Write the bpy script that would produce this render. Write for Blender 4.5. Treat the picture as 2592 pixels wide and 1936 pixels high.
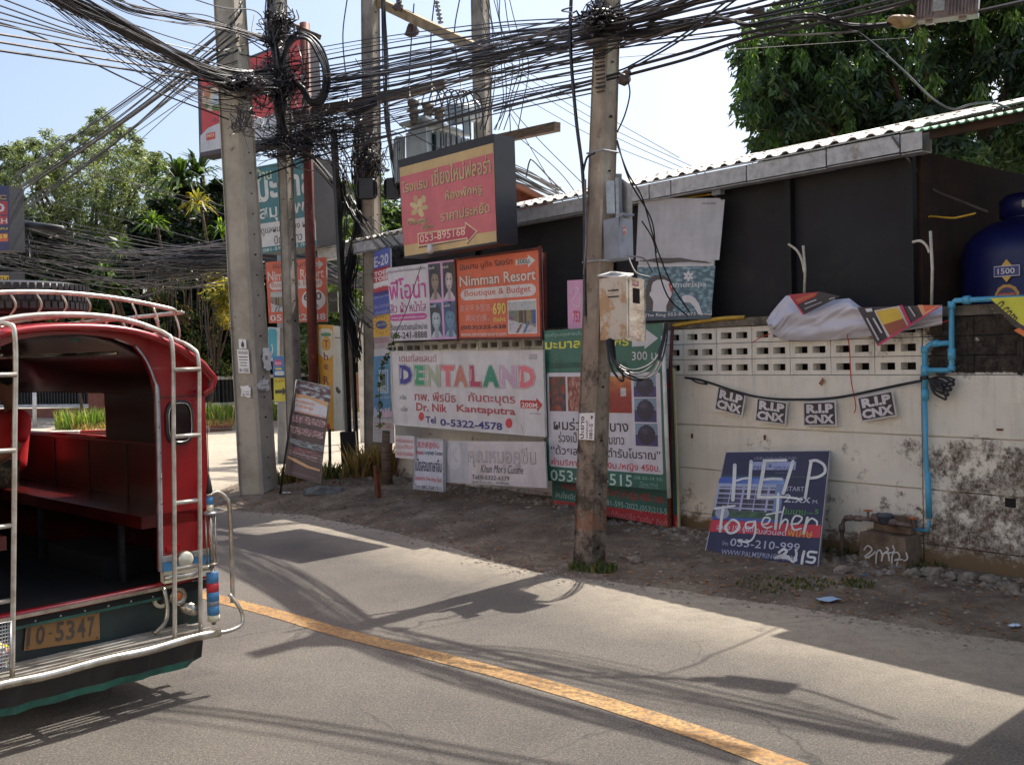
import bpy, bmesh, math, random
import numpy as np
from mathutils import Vector, Matrix, noise as mnoise
for o in list(bpy.data.objects): bpy.data.objects.remove(o)
rnd = random.Random(7)
SC = bpy.context.scene
S = 1.4                    # metres per layout unit
F = 2500.0; H = 1.6        # focal length in photo pixels, eye height in layout units
PIT = math.atan(68/F); ROL = math.radians(1.43)
FW = np.array([0, math.cos(PIT), -math.sin(PIT)]); _U = np.array([0, math.sin(PIT), math.cos(PIT)]); _R = np.array([1., 0, 0])
RT = _R*math.cos(ROL)-_U*math.sin(ROL); UP = _U*math.cos(ROL)+_R*math.sin(ROL)
CAMP = np.array([0, 0, H])
# ---------------------------------------------------------------- camera
cam = bpy.data.cameras.new('camera'); cam.sensor_width = 36; cam.lens = 36*F/2592; cam.clip_end = 2000; cam.clip_start = .05
co = bpy.data.objects.new('camera', cam); SC.collection.objects.link(co)
m3 = Matrix([[RT[i], UP[i], -FW[i]] for i in range(3)]).to_4x4(); m3.translation = Vector(CAMP*S)
co.matrix_world = m3; SC.camera = co
# ---------------------------------------------------------------- sky and sun
SUN_EL = math.radians(59.5); SUN_AZ = math.radians(48)   # towards +x +y, high
w = bpy.data.worlds.new('World'); SC.world = w; w.use_nodes = True
nt = w.node_tree; bg = nt.nodes['Background']
sky = nt.nodes.new('ShaderNodeTexSky'); sky.sky_type = 'NISHITA'; sky.sun_disc = False
sky.sun_elevation = SUN_EL; sky.sun_rotation = SUN_AZ
sky.air_density = 1.0; sky.dust_density = 5.6; sky.ozone_density = 1.2; sky.altitude = 300
nt.links.new(sky.outputs[0], bg.inputs[0]); bg.inputs[1].default_value = .12
sl = bpy.data.lights.new('sun', 'SUN'); sl.energy = 3.6; sl.angle = math.radians(.53); sl.color = (1, .95, .87)
so = bpy.data.objects.new('sun', sl); SC.collection.objects.link(so)
sd = Vector((math.sin(SUN_AZ)*math.cos(SUN_EL), math.cos(SUN_AZ)*math.cos(SUN_EL), math.sin(SUN_EL)))
so.rotation_euler = sd.to_track_quat('Z', 'Y').to_euler(); so.location = (8, 8, 20)
SC.view_settings.view_transform = 'Standard'; SC.view_settings.look = 'None'
SC.view_settings.exposure = 1.07; SC.view_settings.gamma = 1; SC.view_settings.use_curve_mapping = False
SC.render.engine = 'CYCLES'; SC.cycles.max_bounces = 6; SC.cycles.transparent_max_bounces = 12
try: SC.cycles.use_denoising = True
except Exception: pass
# ---------------------------------------------------------------- geometry helpers
def ray(x, y): return FW+RT*(x-1296)/F-UP*(y-968)/F
def P(x, y, d):
    v = ray(x, y); return CAMP+v*(d/v[1])
def G(x, y, z=0.):
    v = ray(x, y); return CAMP+v*((z-H)/v[2])
def PL(x, y, o, n):
    v = ray(x, y); o = np.array(o, float); n = np.array(n, float)
    return CAMP+v*(np.dot(o-CAMP, n)/np.dot(v, n))
def lin(c):
    r = []
    for v in c[:3]:
        v = v/255.; r.append(v/12.92 if v <= .04045 else ((v+.055)/1.055)**2.4)
    return (*r, 1.)
def nrm(v):
    v = np.array(v, float); l = np.linalg.norm(v); return v/l if l else v
def smooth(pts, n=8):
    pts = [np.array(p, float) for p in pts]
    if len(pts) < 3: return [pts[0]+(pts[-1]-pts[0])*i/n for i in range(n+1)]
    q = [2*pts[0]-pts[1]]+pts+[2*pts[-1]-pts[-2]]; out = []
    for i in range(1, len(q)-2):
        for k in range(n):
            t = k/n; a, b, c, d = q[i-1:i+3]
            out.append(.5*((2*b)+(c-a)*t+(2*a-5*b+4*c-d)*t*t+(3*b-a-3*c+d)*t**3))
    out.append(pts[-1]); return out
class MB:
    def __init__(s): s.v = []; s.f = []; s.m = []; s.c = None; s.sm = []
    def add(s, vs, fs, mi=0, smooth=False):
        b = len(s.v); s.v += [tuple(map(float, q)) for q in vs]
        for f in fs: s.f.append(tuple(i+b for i in f)); s.m.append(mi); s.sm.append(smooth)
        return s
    def hexa(s, q, mi=0):   # 8 corners: 4 of one end (ccw), 4 of the other
        return s.add(q, [(3, 2, 1, 0), (4, 5, 6, 7), (0, 1, 5, 4), (1, 2, 6, 5), (2, 3, 7, 6), (3, 0, 4, 7)], mi)
    def box(s, c, e, ax=None, mi=0):   # centre, half sizes, axes
        c = np.array(c, float); A = np.eye(3) if ax is None else [np.array(a, float) for a in ax]
        X, Y, Z = A[0]*e[0], A[1]*e[1], A[2]*e[2]
        return s.hexa([c-X-Y-Z, c+X-Y-Z, c+X+Y-Z, c-X+Y-Z, c-X-Y+Z, c+X-Y+Z, c+X+Y+Z, c-X+Y+Z], mi)
    def slab(s, q, n, t, mi=0):        # quad extruded by -n*t
        q = [np.array(p, float) for p in q]; b = [p-np.array(n)*t for p in q]
        return s.hexa(b+q, mi)
    def tube(s, pts, r, k=8, mi=0, cap=True, closed=False):
        pts = [np.array(p, float) for p in pts]; n = len(pts)
        rs = r if hasattr(r, '__len__') else [r]*n
        vs = []; up = None
        for i in range(n):
            if closed: t = pts[(i+1) % n]-pts[i-1]
            else: t = pts[min(i+1, n-1)]-pts[max(i-1, 0)]
            t = nrm(t)
            if up is None:
                up = np.array([0, 0, 1.]) if abs(t[2]) < .9 else np.array([1., 0, 0])
            a = nrm(np.cross(t, up)); up = nrm(np.cross(a, t))
            for j in range(k):
                th = 2*math.pi*j/k; vs.append(pts[i]+(a*math.cos(th)+up*math.sin(th))*rs[i])
        fs = []
        for i in range(n if closed else n-1):
            for j in range(k):
                a0 = i*k+j; a1 = i*k+(j+1) % k; i2 = ((i+1) % n)*k
                fs.append((a0, a1, i2+(j+1) % k, i2+j))
        if cap and not closed: fs += [tuple(range(k))[::-1], tuple((n-1)*k+j for j in range(k))]
        return s.add(vs, fs, mi, k > 5)
    def cyl(s, a, b, r, k=12, mi=0, r2=None): return s.tube([a, b], [r, r if r2 is None else r2], k, mi)
    def lathe(s, c, prof, k=20, ax=None, mi=0):
        A = np.eye(3) if ax is None else [np.array(a, float) for a in ax]; c = np.array(c, float); vs = []
        for (r, z) in prof:
            for j in range(k):
                th = 2*math.pi*j/k; vs.append(c+A[0]*r*math.cos(th)+A[1]*r*math.sin(th)+A[2]*z)
        fs = [(i*k+j, i*k+(j+1) % k, (i+1)*k+(j+1) % k, (i+1)*k+j) for i in range(len(prof)-1) for j in range(k)]
        return s.add(vs, fs, mi, True)
    def lump(s, c, r, seed=0, mi=0, flat=1., sub=2, amp=.3):
        bm = bmesh.new(); bmesh.ops.create_icosphere(bm, subdivisions=sub, radius=1)
        rr = r if hasattr(r, '__len__') else (r, r, r*flat)
        vs = []
        for v in bm.verts:
            k = 1+amp*mnoise.noise(v.co*1.3+Vector((seed*3.7, seed, 0)))+amp*.4*mnoise.noise(v.co*4+Vector((seed, 0, 0)))
            vs.append((c[0]+v.co.x*rr[0]*k, c[1]+v.co.y*rr[1]*k, c[2]+v.co.z*rr[2]*k))
        s.add(vs, [tuple(x.index for x in f.verts) for f in bm.faces], mi); bm.free(); return s
    def build(s, name, mats, parent=None, **kw): return link(name, s, mats, parent, **kw)
MESHES = {}
def link(name, mb, mats, parent=None, base=None, recalc=True, **props):
    if isinstance(mb, MB):
        me = bpy.data.meshes.new(name)
        b = np.array(parent['base'] if parent is not None else (base if base is not None else (0, 0, 0)), float)
        vv = (np.array(mb.v)-b)*S
        me.from_pydata(vv.tolist(), [], mb.f)
        for m in (mats if isinstance(mats, (list, tuple)) else [mats]): me.materials.append(m)
        me.polygons.foreach_set('material_index', mb.m); me.polygons.foreach_set('use_smooth', mb.sm)
        if mb.c is not None:
            at = me.color_attributes.new('Col', 'FLOAT_COLOR', 'CORNER'); arr = []
            for p, c in zip(me.polygons, mb.c): arr += list(c)*p.loop_total
            at.data.foreach_set('color', arr)
        me.update()
        if recalc and mb.c is None and len(mb.f) < 60000:
            bm = bmesh.new(); bm.from_mesh(me); bmesh.ops.recalc_face_normals(bm, faces=bm.faces); bm.to_mesh(me); bm.free()
    else: me = mb
    o = bpy.data.objects.new(name, me); SC.collection.objects.link(o)
    if parent is not None:
        o.parent = parent; o['base'] = list(parent['base'])
    elif base is not None: o.location = np.array(base)*S; o['base'] = [float(x) for x in base]
    else: o['base'] = [0., 0., 0.]
    for k, v in props.items(): o[k] = v
    return o
def thing(name, label, cat, base, group=None):
    o = bpy.data.objects.new(name, None); SC.collection.objects.link(o); o.empty_display_size = .1
    o.location = np.array(base, float)*S; o['base'] = [float(x) for x in base]
    o['label'] = label; o['category'] = cat
    if group: o['group'] = group
    return o
def solo(name, mb, mats, label, cat, base=(0, 0, 0), group=None, **kw):
    o = link(name, mb, mats, None, base=base, label=label, category=cat, **kw)
    if group: o['group'] = group
    return o
# ---------------------------------------------------------------- materials
def newmat(name):
    m = bpy.data.materials.new(name); m.use_nodes = True; nt = m.node_tree
    return m, nt, nt.nodes['Principled BSDF'], nt.nodes.new('ShaderNodeNewGeometry')
def tex(nt, geo, scale, detail=4, rough=.6, kind='noise', stretch=None, w=0):
    mp = nt.nodes.new('ShaderNodeMapping'); nt.links.new(geo.outputs['Position'], mp.inputs[0])
    if stretch: mp.inputs['Scale'].default_value = stretch
    mp.inputs['Location'].default_value = (w, w*2, w*.7)
    if kind == 'noise':
        t = nt.nodes.new('ShaderNodeTexNoise'); t.inputs['Detail'].default_value = detail; t.inputs['Roughness'].default_value = rough
    else: t = nt.nodes.new('ShaderNodeTexVoronoi')
    t.inputs['Scale'].default_value = scale; nt.links.new(mp.outputs[0], t.inputs['Vector'])
    return t.outputs[0]
def ramp(nt, fac, stops):
    r = nt.nodes.new('ShaderNodeValToRGB'); e = r.color_ramp.elements
    while len(e) < len(stops): e.new(.5)
    for k, (p, c) in enumerate(stops): e[k].position = p; e[k].color = c if len(c) == 4 else (*c, 1)
    nt.links.new(fac, r.inputs[0]); return r.outputs[0]
def mixc(nt, fac, a, b, mode='MIX'):
    n = nt.nodes.new('ShaderNodeMix'); n.data_type = 'RGBA'; n.blend_type = mode
    for sck, v in ((n.inputs[0], fac), (n.inputs[6], a), (n.inputs[7], b)):
        if hasattr(v, 'links'): nt.links.new(v, sck)
        elif isinstance(v, (int, float)): sck.default_value = v
        else: sck.default_value = v
    return n.outputs[2]
def bump(nt, bs, h, st, dist=.01):
    b = nt.nodes.new('ShaderNodeBump'); b.inputs['Strength'].default_value = st; b.inputs['Distance'].default_value = dist
    nt.links.new(h, b.inputs['Height']); nt.links.new(b.outputs[0], bs.inputs['Normal'])
BW = ((0, 0, 0, 1), (1, 1, 1, 1))
def mat(name, c, rough=.6, metal=0., c2=None, scale=6, lo=.4, hi=.65, bmp=0., bs=60, stretch=None, c3=None, s3=25, lo3=.55, hi3=.65, alpha=None):
    m, nt, b, g = newmat(name)
    col = lin(c)
    out = col
    if c2 is not None:
        f = ramp(nt, tex(nt, g, scale, 5, .65, stretch=stretch), [(lo, BW[0]), (hi, BW[1])]); out = mixc(nt, f, col, lin(c2))
    if c3 is not None:
        f = ramp(nt, tex(nt, g, s3, 6, .7, w=3), [(lo3, BW[0]), (hi3, BW[1])]); out = mixc(nt, f, out, lin(c3))
    if hasattr(out, 'links'): nt.links.new(out, b.inputs['Base Color'])
    else: b.inputs['Base Color'].default_value = out
    b.inputs['Roughness'].default_value = rough; b.inputs['Metallic'].default_value = metal
    if bmp: bump(nt, b, tex(nt, g, bs, 5, .6, w=1), bmp)
    return m
def print_mat():
    m, nt, b, g = newmat('printed_vinyl')
    a = nt.nodes.new('ShaderNodeAttribute'); a.attribute_name = 'Col'
    f = ramp(nt, tex(nt, g, 3, 6, .7), [(.35, (.93, .92, .90, 1)), (.65, (1.12, 1.11, 1.08, 1))])
    f2 = ramp(nt, tex(nt, g, 55, 3, .7), [(.30, (.86, .85, .83, 1)), (.42, (1, 1, 1, 1))])
    fd = mixc(nt, .07, a.outputs['Color'], lin((168, 160, 162)))
    rs = ramp(nt, tex(nt, g, 9, 7, .8, w=17), [(.62, (1, 1, 1, 1)), (.70, (.80, .76, .70, 1))])
    dn = ramp(nt, tex(nt, g, 5, 5, .7, stretch=(1, 1, .16), w=23), [(.45, (1, 1, 1, 1)), (.75, (.84, .82, .79, 1))])
    fd = mixc(nt, 1., mixc(nt, 1., fd, rs, 'MULTIPLY'), dn, 'MULTIPLY')
    o = mixc(nt, 1., mixc(nt, 1., fd, f, 'MULTIPLY'), f2, 'MULTIPLY')
    nt.links.new(o, b.inputs['Base Color']); b.inputs['Roughness'].default_value = .42
    bump(nt, b, tex(nt, g, 3.5, 3, .5, w=6), .25, .03)
    return m
PRINT = print_mat()
M = {}
M['concrete'] = mat('weathered_concrete', (158, 150, 138), .85, c2=(122, 115, 104), scale=2.2, c3=(72, 66, 58), s3=5, lo3=.60, hi3=.72, bmp=.25, bs=90)
M['concrete_pale'] = mat('pale_concrete', (176, 168, 152), .85, c2=(146, 138, 124), scale=1.6, c3=(96, 86, 72), s3=3.2, lo3=.62, hi3=.74, bmp=.2, bs=80)
M['hole'] = mat('dark_bolt_hole', (28, 25, 22), .9)
M['black'] = mat('black_rubber', (27, 26, 28), .5, c2=(52, 50, 50), scale=9)
M['cable'] = mat('black_cable_sheath', (22, 21, 24), .42, c2=(46, 44, 46), scale=4)
M['cable_grey'] = mat('grey_and_sunlit_cable', (112, 106, 104), .5, c2=(60, 56, 56), scale=3)  # grey sheath; on the far lit cables the grey stands in for sunlight
M['cable_brown'] = mat('brown_cable', (60, 46, 42), .6)
M['blacksteel'] = mat('black_painted_steel', (24, 24, 27), .45, c2=(40, 38, 38), scale=5)
M['signframe'] = mat('charcoal_sign_case', (26, 27, 34), .5, c2=(36, 36, 42), scale=3)
M['redsteel'] = mat('red_oxide_steel', (104, 44, 34), .6, c2=(70, 30, 26), scale=3, c3=(150, 80, 50), s3=7, lo3=.6, hi3=.7)
M['rust'] = mat('rusty_steel', (112, 62, 30), .8, c2=(76, 42, 26), scale=9)
M['chrome'] = mat('worn_chrome', (196, 190, 178), .24, .85, c2=(150, 140, 122), scale=7, c3=(84, 62, 44), s3=13, lo3=.66, hi3=.72)
M['steelwhite'] = mat('scuffed_white_steel', (192, 187, 176), .36, .45, c2=(150, 140, 126), scale=8, c3=(96, 66, 44), s3=16, lo3=.64, hi3=.70)
M['galv'] = mat('galvanised_sheet', (176, 178, 180), .42, .55, c2=(150, 152, 154), scale=14, c3=(120, 112, 100), s3=5, lo3=.62, hi3=.75)
M['grey'] = mat('grey_enamel', (128, 134, 144), .45, c2=(112, 116, 124), scale=4)
M['white'] = mat('white_paint', (214, 212, 206), .55, c2=(188, 184, 176), scale=4, c3=(120, 104, 84), s3=9, lo3=.66, hi3=.74)
M['wood'] = mat('weathered_timber', (112, 94, 76), .85, c2=(78, 64, 52), scale=5, stretch=(1, 1, 6), bmp=.2)
M['woodlit'] = mat('sunlight_toned_timber', (168, 146, 110), .8, c2=(130, 110, 82), scale=5)  # crossarm timber made paler, sunlight on the beam put into its colour
# ================================================================ ground
def tex_c(nt, g, sc):
    t = nt.nodes.new('ShaderNodeTexNoise'); t.inputs['Scale'].default_value = sc; t.inputs['Detail'].default_value = 6; nt.links.new(g.outputs['Position'], t.inputs['Vector']); return t.outputs[1]
def asphalt():
    m, nt, b, g = newmat('worn_asphalt')
    big = ramp(nt, tex(nt, g, .35, 5, .6), [(.35, lin((92, 86, 80))), (.65, lin((106, 100, 92)))])
    str_ = ramp(nt, tex(nt, g, 1.0, 6, .65, stretch=(.5, .5, 1), w=5), [(.38, lin((84, 79, 75))), (.6, lin((118, 111, 101)))])
    c = mixc(nt, .5, big, str_)
    sp = ramp(nt, tex(nt, g, 70, 6, .95), [(.38, (.30, .30, .30, 1)), (.5, (.95, .95, .95, 1)), (.62, (2.0, 1.95, 1.85, 1))])
    c = mixc(nt, 1., c, sp, 'MULTIPLY')
    vo = ramp(nt, tex(nt, g, 60, kind='v'), [(.0, (2.1, 2.0, 1.8, 1)), (.22, (1, 1, 1, 1)), (.7, (.62, .62, .64, 1))])
    c = mixc(nt, .7, c, mixc(nt, 1., c, vo, 'MULTIPLY'))
    sep = nt.nodes.new('ShaderNodeSeparateXYZ'); nt.links.new(g.outputs['Position'], sep.inputs[0])
    def mt_(op, *a):
        n = nt.nodes.new('ShaderNodeMath'); n.operation = op
        for i, v in enumerate(a):
            if hasattr(v, 'links'): nt.links.new(v, n.inputs[i])
            else: n.inputs[i].default_value = v
        return n.outputs[0]
    wd = mt_('MULTIPLY_ADD', sep.outputs[0], -.766/S, mt_('MULTIPLY_ADD', sep.outputs[1], -.643/S, 1.44*.766+8.65*.643))   # distance from the wall
    wn = mt_('ADD', wd, mt_('MULTIPLY', tex(nt, g, .8, 6, .7, w=3), .9))
    dust = ramp(nt, mt_('DIVIDE', wn, 6.), [(.35, (.95, .95, .95, 1)), (.52, (.0, 0, 0, 1))])
    dn = mt_('MULTIPLY', dust, ramp(nt, tex(nt, g, 7, 8, .85, w=2), [(.30, (.45, .45, .45, 1)), (.55, BW[1])]))
    c = mixc(nt, dn, c, mixc(nt, .45, lin((172, 160, 141)), mixc(nt, 1., lin((172, 160, 141)), sp, 'MULTIPLY')))
    trk_ = ramp(nt, tex(nt, g, .55, 5, .6, stretch=(1, 1, 1), w=21), [(.42, (1, 1, 1, 1)), (.66, (.90, .90, .90, 1))])
    c = mixc(nt, 1., c, trk_, 'MULTIPLY')
    ck = nt.nodes.new('ShaderNodeTexVoronoi'); ck.feature = 'DISTANCE_TO_EDGE'; ck.inputs['Scale'].default_value = .55
    mpc = nt.nodes.new('ShaderNodeVectorMath'); mpc.operation = 'MULTIPLY_ADD'; nt.links.new(tex_c(nt, g, 1.6), mpc.inputs[0]); mpc.inputs[1].default_value = (.5, .5, .5); nt.links.new(g.outputs['Position'], mpc.inputs[2]); nt.links.new(mpc.outputs[0], ck.inputs['Vector'])
    cr_ = mt_('MULTIPLY', ramp(nt, ck.outputs[0], [(.0, BW[1]), (.006, BW[0])]), ramp(nt, tex(nt, g, .5, 3, .5, w=31), [(.50, BW[0]), (.60, (.7, .7, .7, 1))]))
    c = mixc(nt, cr_, c, lin((38, 34, 32)))
    st = ramp(nt, tex(nt, g, .9, 7, .75, w=9), [(.60, (1, 1, 1, 1)), (.72, (.62, .60, .60, 1))])
    c = mixc(nt, 1., c, st, 'MULTIPLY')
    nt.links.new(c, b.inputs['Base Color']); b.inputs['Roughness'].default_value = .8
    bump(nt, b, tex(nt, g, 75, 6, .9), .9, .014)
    return m
M['asphalt'] = asphalt()
M['yellow'] = None
def yellow():
    m, nt, b, g = newmat('worn_yellow_road_paint')
    f = ramp(nt, tex(nt, g, 26, 7, .8), [(.43, BW[0]), (.56, BW[1])])
    f2 = ramp(nt, tex(nt, g, 2.6, 5, .7, w=4), [(.38, BW[0]), (.62, BW[1])])
    c = mixc(nt, f2, lin((150, 110, 58)), lin((180, 142, 84)))
    c = mixc(nt, f, lin((108, 88, 66)), c)
    nt.links.new(c, b.inputs['Base Color']); b.inputs['Roughness'].default_value = .75
    bump(nt, b, tex(nt, g, 110, 4, .7), .4, .01); return m
M['yellow'] = yellow()
def dirtmat():
    m, nt, b, g = newmat('dry_dirt')
    c = ramp(nt, tex(nt, g, 1.6, 8, .75), [(.3, lin((72, 62, 52))), (.5, lin((112, 99, 84))), (.68, lin((150, 138, 120)))])
    sp = ramp(nt, tex(nt, g, 60, 5, .8), [(.34, (.45, .42, .4, 1)), (.5, (1, 1, 1, 1)), (.7, (1.35, 1.3, 1.2, 1))])
    c = mixc(nt, 1., c, sp, 'MULTIPLY')
    lf = ramp(nt, tex(nt, g, 16, 6, .8, w=2), [(.60, BW[0]), (.64, BW[1])])
    c = mixc(nt, lf, c, lin((142, 98, 60)))
    nt.links.new(c, b.inputs['Base Color']); b.inputs['Roughness'].default_value = .95
    bump(nt, b, tex(nt, g, 45, 6, .75), .8, .03); return m
M['dirt'] = dirtmat()
mb = MB(); q = 400
mb.add([(-q, -q, 0), (q, -q, 0), (q, q, 0), (-q, q, 0)], [(0, 1, 2, 3)])
link('road', mb, M['asphalt'], kind='structure')
# worn centre line, a sheet 4 mm above the road following the bend
cl = [G(400, 1476), G(570, 1520), G(720, 1559), G(864, 1602), G(1130, 1668), G(1400, 1740), G(1728, 1842), G(2000, 1940)]
cl = [cl[0]+(cl[0]-cl[1])*6, cl[0]+(cl[0]-cl[1])*2]+cl+[cl[-1]+(cl[-1]-cl[-2])*3]
cl = smooth(cl, 10); mb = MB(); vs = []
for i, p in enumerate(cl):
    t = nrm(cl[min(i+1, len(cl)-1)]-cl[max(i-1, 0)]); n = np.array([-t[1], t[0], 0])
    j = .004*mnoise.noise(Vector((i*.9, 0, 0)))
    vs += [(*(p+n*(.066+j))[:2], .003), (*(p-n*(.066-j))[:2], .003)]
mb.add(vs, [(2*i, 2*i+1, 2*i+3, 2*i+2) for i in range(len(cl)-1)])
link('road_centre_line', mb, M['yellow'], kind='structure')
# wall frame: origin on the ground, U along the wall towards the right, N out of the wall towards the street
W0 = np.array([1.44, 8.65, 0.]); WU = nrm([.643, -.766, 0]); WN = np.array([-.766, -.643, 0.])
def W(u, w=0., z=0.): return W0+WU*u+WN*w+np.array([0, 0, z])
def WP(x, y, w=0.):     # photo point on the plane w in front of the wall -> (u, z)
    q = PL(x, y, W0+WN*w, WN); return float((q-W0)@WU), float(q[2])
# dirt verge
edge = [G(430, 1262), G(600, 1297), G(760, 1306), G(1000, 1352), G(1250, 1425), G(1400, 1462), G(1560, 1478), G(2000, 1540), G(2300, 1590), G(2700, 1655), G(3300, 1760), G(4300, 1900)]
es = smooth(edge, 6)
def seg_d(p, poly):
    best = 1e9; sg = 1
    for i in range(len(poly)-1):
        a = poly[i][:2]; b = poly[i+1][:2]; ab = b-a; t = max(0, min(1, np.dot(p-a, ab)/np.dot(ab, ab))); c = a+ab*t
        d = np.linalg.norm(p-c)
        if d < best: best = d; cr = ab[0]*(p[1]-a[1])-ab[1]*(p[0]-a[0]); sg = 1 if cr > 0 else -1
    return best*sg
es2 = [e for e in es[::3]]+[es[-1]]
ISL = [(-3.9, 11.2), (-3.2, 13.1), (-2.6, 13.6), (-.9, 13.4)]      # back edge of the corner island
def dirt_h(x, y):
    p = np.array([x, y]); d = seg_d(p, es2)
    # island back side
    bk = min((13.4-y)*.9 if x < -.5 else 9, 9) if y > 8.5 else 9
    lf = (x+3.75)*.9
    d = min(d, bk, lf)
    n = mnoise.noise(Vector((x*1.3, y*1.3, 0)))*.5+mnoise.noise(Vector((x*4, y*4, 3)))*.28+mnoise.noise(Vector((x*11, y*11, 5)))*.14
    if d < 0: return -.03+d*.2+n*.012
    h = .085*(1-math.exp(-d*1.0)) + n*.03*min(1, .35+d*1.5)-.004
    if x < .8 and y > 8.4: h += .10*max(0, min(1, (d-.25)/.9))
    return h
xs = np.arange(-4.2, 8.0, .055); ys = np.arange(1.5, 14.2, .055); vid = {}; mb = MB(); vs = []; fs = []
hc = {}
def hh(i, j):
    k = (i, j)
    if k not in hc: hc[k] = dirt_h(xs[i], ys[j])
    return hc[k]
coarse = {}
for i in range(0, len(xs)-1):
    for j in range(0, len(ys)-1):
        cx, cy = i//6, j//6
        if (cx, cy) not in coarse:
            x = xs[min(cx*6+3, len(xs)-1)]; y = ys[min(cy*6+3, len(ys)-1)]
            u = (np.array([x, y])-W0[:2])@WU[:2]; wv = (np.array([x, y])-W0[:2])@WN[:2]
            coarse[(cx, cy)] = seg_d(np.array([x, y]), es2) > -.35 and (wv > -.6 or (u < -4.3)) and not (x > 1 and y > 10)
        if not coarse[(cx, cy)]: continue
        ids = []
        for (a, b) in ((i, j), (i+1, j), (i+1, j+1), (i, j+1)):
            if (a, b) not in vid: vid[(a, b)] = len(vs); vs.append((xs[a], ys[b], hh(a, b)))
            ids.append(vid[(a, b)])
        fs.append(tuple(ids))
mb.add(vs, fs, 0, True); link('dirt_verge', mb, M['dirt'], kind='structure')
def gz(x, y): return max(0., dirt_h(x, y))
# loose gravel and stones scattered over the verge (nobody could count them)
M['stone'] = mat('grey_rubble', (146, 136, 122), .9, c2=(96, 86, 76), scale=9, bmp=.3)
M['leaf_dry'] = mat('dry_leaves', (156, 112, 70), .8, c2=(110, 76, 48), scale=20)
mb = MB(); k = 0
oc = [(1, 0, 0), (-1, 0, 0), (0, 1, 0), (0, -1, 0), (0, 0, 1), (0, 0, -1)]; of = [(0, 2, 4), (2, 1, 4), (1, 3, 4), (3, 0, 4), (2, 0, 5), (1, 2, 5), (3, 1, 5), (0, 3, 5)]
while k < 3000:
    x = rnd.uniform(-3.8, 5); y = rnd.uniform(4, 13.3); d = seg_d(np.array([x, y]), es2)
    wv = (np.array([x, y])-W0[:2])@WN[:2]
    if d < -.12 or (wv < .03 and x > -1.4): continue
    if rnd.random() > (.25 if wv > .5 else 1): continue
    r = rnd.choice([.006, .009, .013, .02]) if wv > .45 else rnd.choice([.01, .015, .025, .04]); z = gz(x, y)
    rr = [r*rnd.uniform(.7, 1.3), r*rnd.uniform(.7, 1.3), r*rnd.uniform(.4, .8)]
    mb.add([(x+a*rr[0]+rnd.uniform(-.2, .2)*r, y+b*rr[1]+rnd.uniform(-.2, .2)*r, z+c*rr[2]) for a, b, c in oc], of); k += 1
link('gravel', mb, M['stone'], kind='stuff', label='loose gravel and rubble strewn over the dirt verge', category='gravel')
mb = MB(); k = 0
while k < 2600:
    x = rnd.uniform(-3.6, 5); y = rnd.uniform(4.5, 13.3); d = seg_d(np.array([x, y]), es2); wv = (np.array([x, y])-W0[:2])@WN[:2]
    if d < .05 or (wv < .05 and x > -1.4): continue
    r = rnd.uniform(.012, .03); a = rnd.uniform(0, 6.28); z = gz(x, y)+.006; c, s_ = math.cos(a)*r, math.sin(a)*r; t = rnd.uniform(-.01, .014)
    mb.add([(x-c, y-s_, z), (x+s_*.4, y-c*.4, z+t), (x+c, y+s_, z+.004), (x-s_*.4, y+c*.4, z-.002+t)], [(0, 1, 2, 3)]); k += 1
link('leaf_litter', mb, M['leaf_dry'], kind='stuff', label='dry brown leaves littering the dirt verge', category='leaves')
mb = MB()
for k in range(420):
    x = rnd.uniform(-3.4, 4.6); y = rnd.uniform(5, 13.2); d = seg_d(np.array([x, y]), es2); wv = (np.array([x, y])-W0[:2])@WN[:2]
    if d < .02 or (wv < .06 and x > -1.4): continue
    a = rnd.uniform(0, 6.28); L = rnd.uniform(.02, .09); z = gz(x, y)+.006; p0 = np.array([x, y, z]); p1 = p0+np.array([math.cos(a)*L, math.sin(a)*L, rnd.uniform(0, .012)])
    mb.tube([p0, (p0+p1)/2+[rnd.uniform(-.01, .01), rnd.uniform(-.01, .01), .004], p1], .0022, 3)
link('twigs', mb, M['wood'] if 'wood' in M else M['leaf_dry'], kind='stuff', label='thin dry twigs strewn over the dirt verge', category='twigs')
# crumbled asphalt edge lumps
mb = MB()
for k in range(900):
    e = es[rnd.randrange(4, len(es)-14)]; x = e[0]+rnd.gauss(0, .10); y = e[1]+rnd.gauss(0, .10)+.03; r = rnd.choice([.006, .01, .016]); z = max(0, dirt_h(x, y))
    mb.add([(x+a*r*rnd.uniform(.7, 1.3), y+b*r*rnd.uniform(.7, 1.3), z+c*r*.6) for a, b, c in oc], of)
link('edge_crumbs', mb, M['stone'], kind='stuff', label='crumbled stones along the broken asphalt edge', category='gravel')
# larger stones at the wall foot
STN = [(2310, 1462, .05, 'pale angular stone at the wall foot below the blue pipe'), (2365, 1462, .062, 'largest pale rock in the rubble right of the blue pipe'), (2405, 1470, .05, 'grey rock beside the largest pale rock'), (2450, 1472, .05, 'flat dark slab stone right of the pale rocks'), (2508, 1478, .055, 'tan round stone near the right edge under the wall'), (2220, 1458, .035, 'small pale stone in front of the water meter block'), (2135, 1452, .05, 'dark flat stone left of the water meter block'), (2560, 1500, .05, 'dark stone last to the right along the wall foot'), (1605, 1420, .05, 'brown stone lying under the green signs')]
for i, (x, y, r, lb) in enumerate(STN):
    p = G(x, y, .04); p[2] = gz(p[0], p[1])+r*.25
    solo('rock', MB().lump((0, 0, 0)+p, (r*1.2, r, r*.75), i+3, sub=2, amp=.5), M['stone'], lb, 'rock', base=p, group='rocks along the wall foot')
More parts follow.
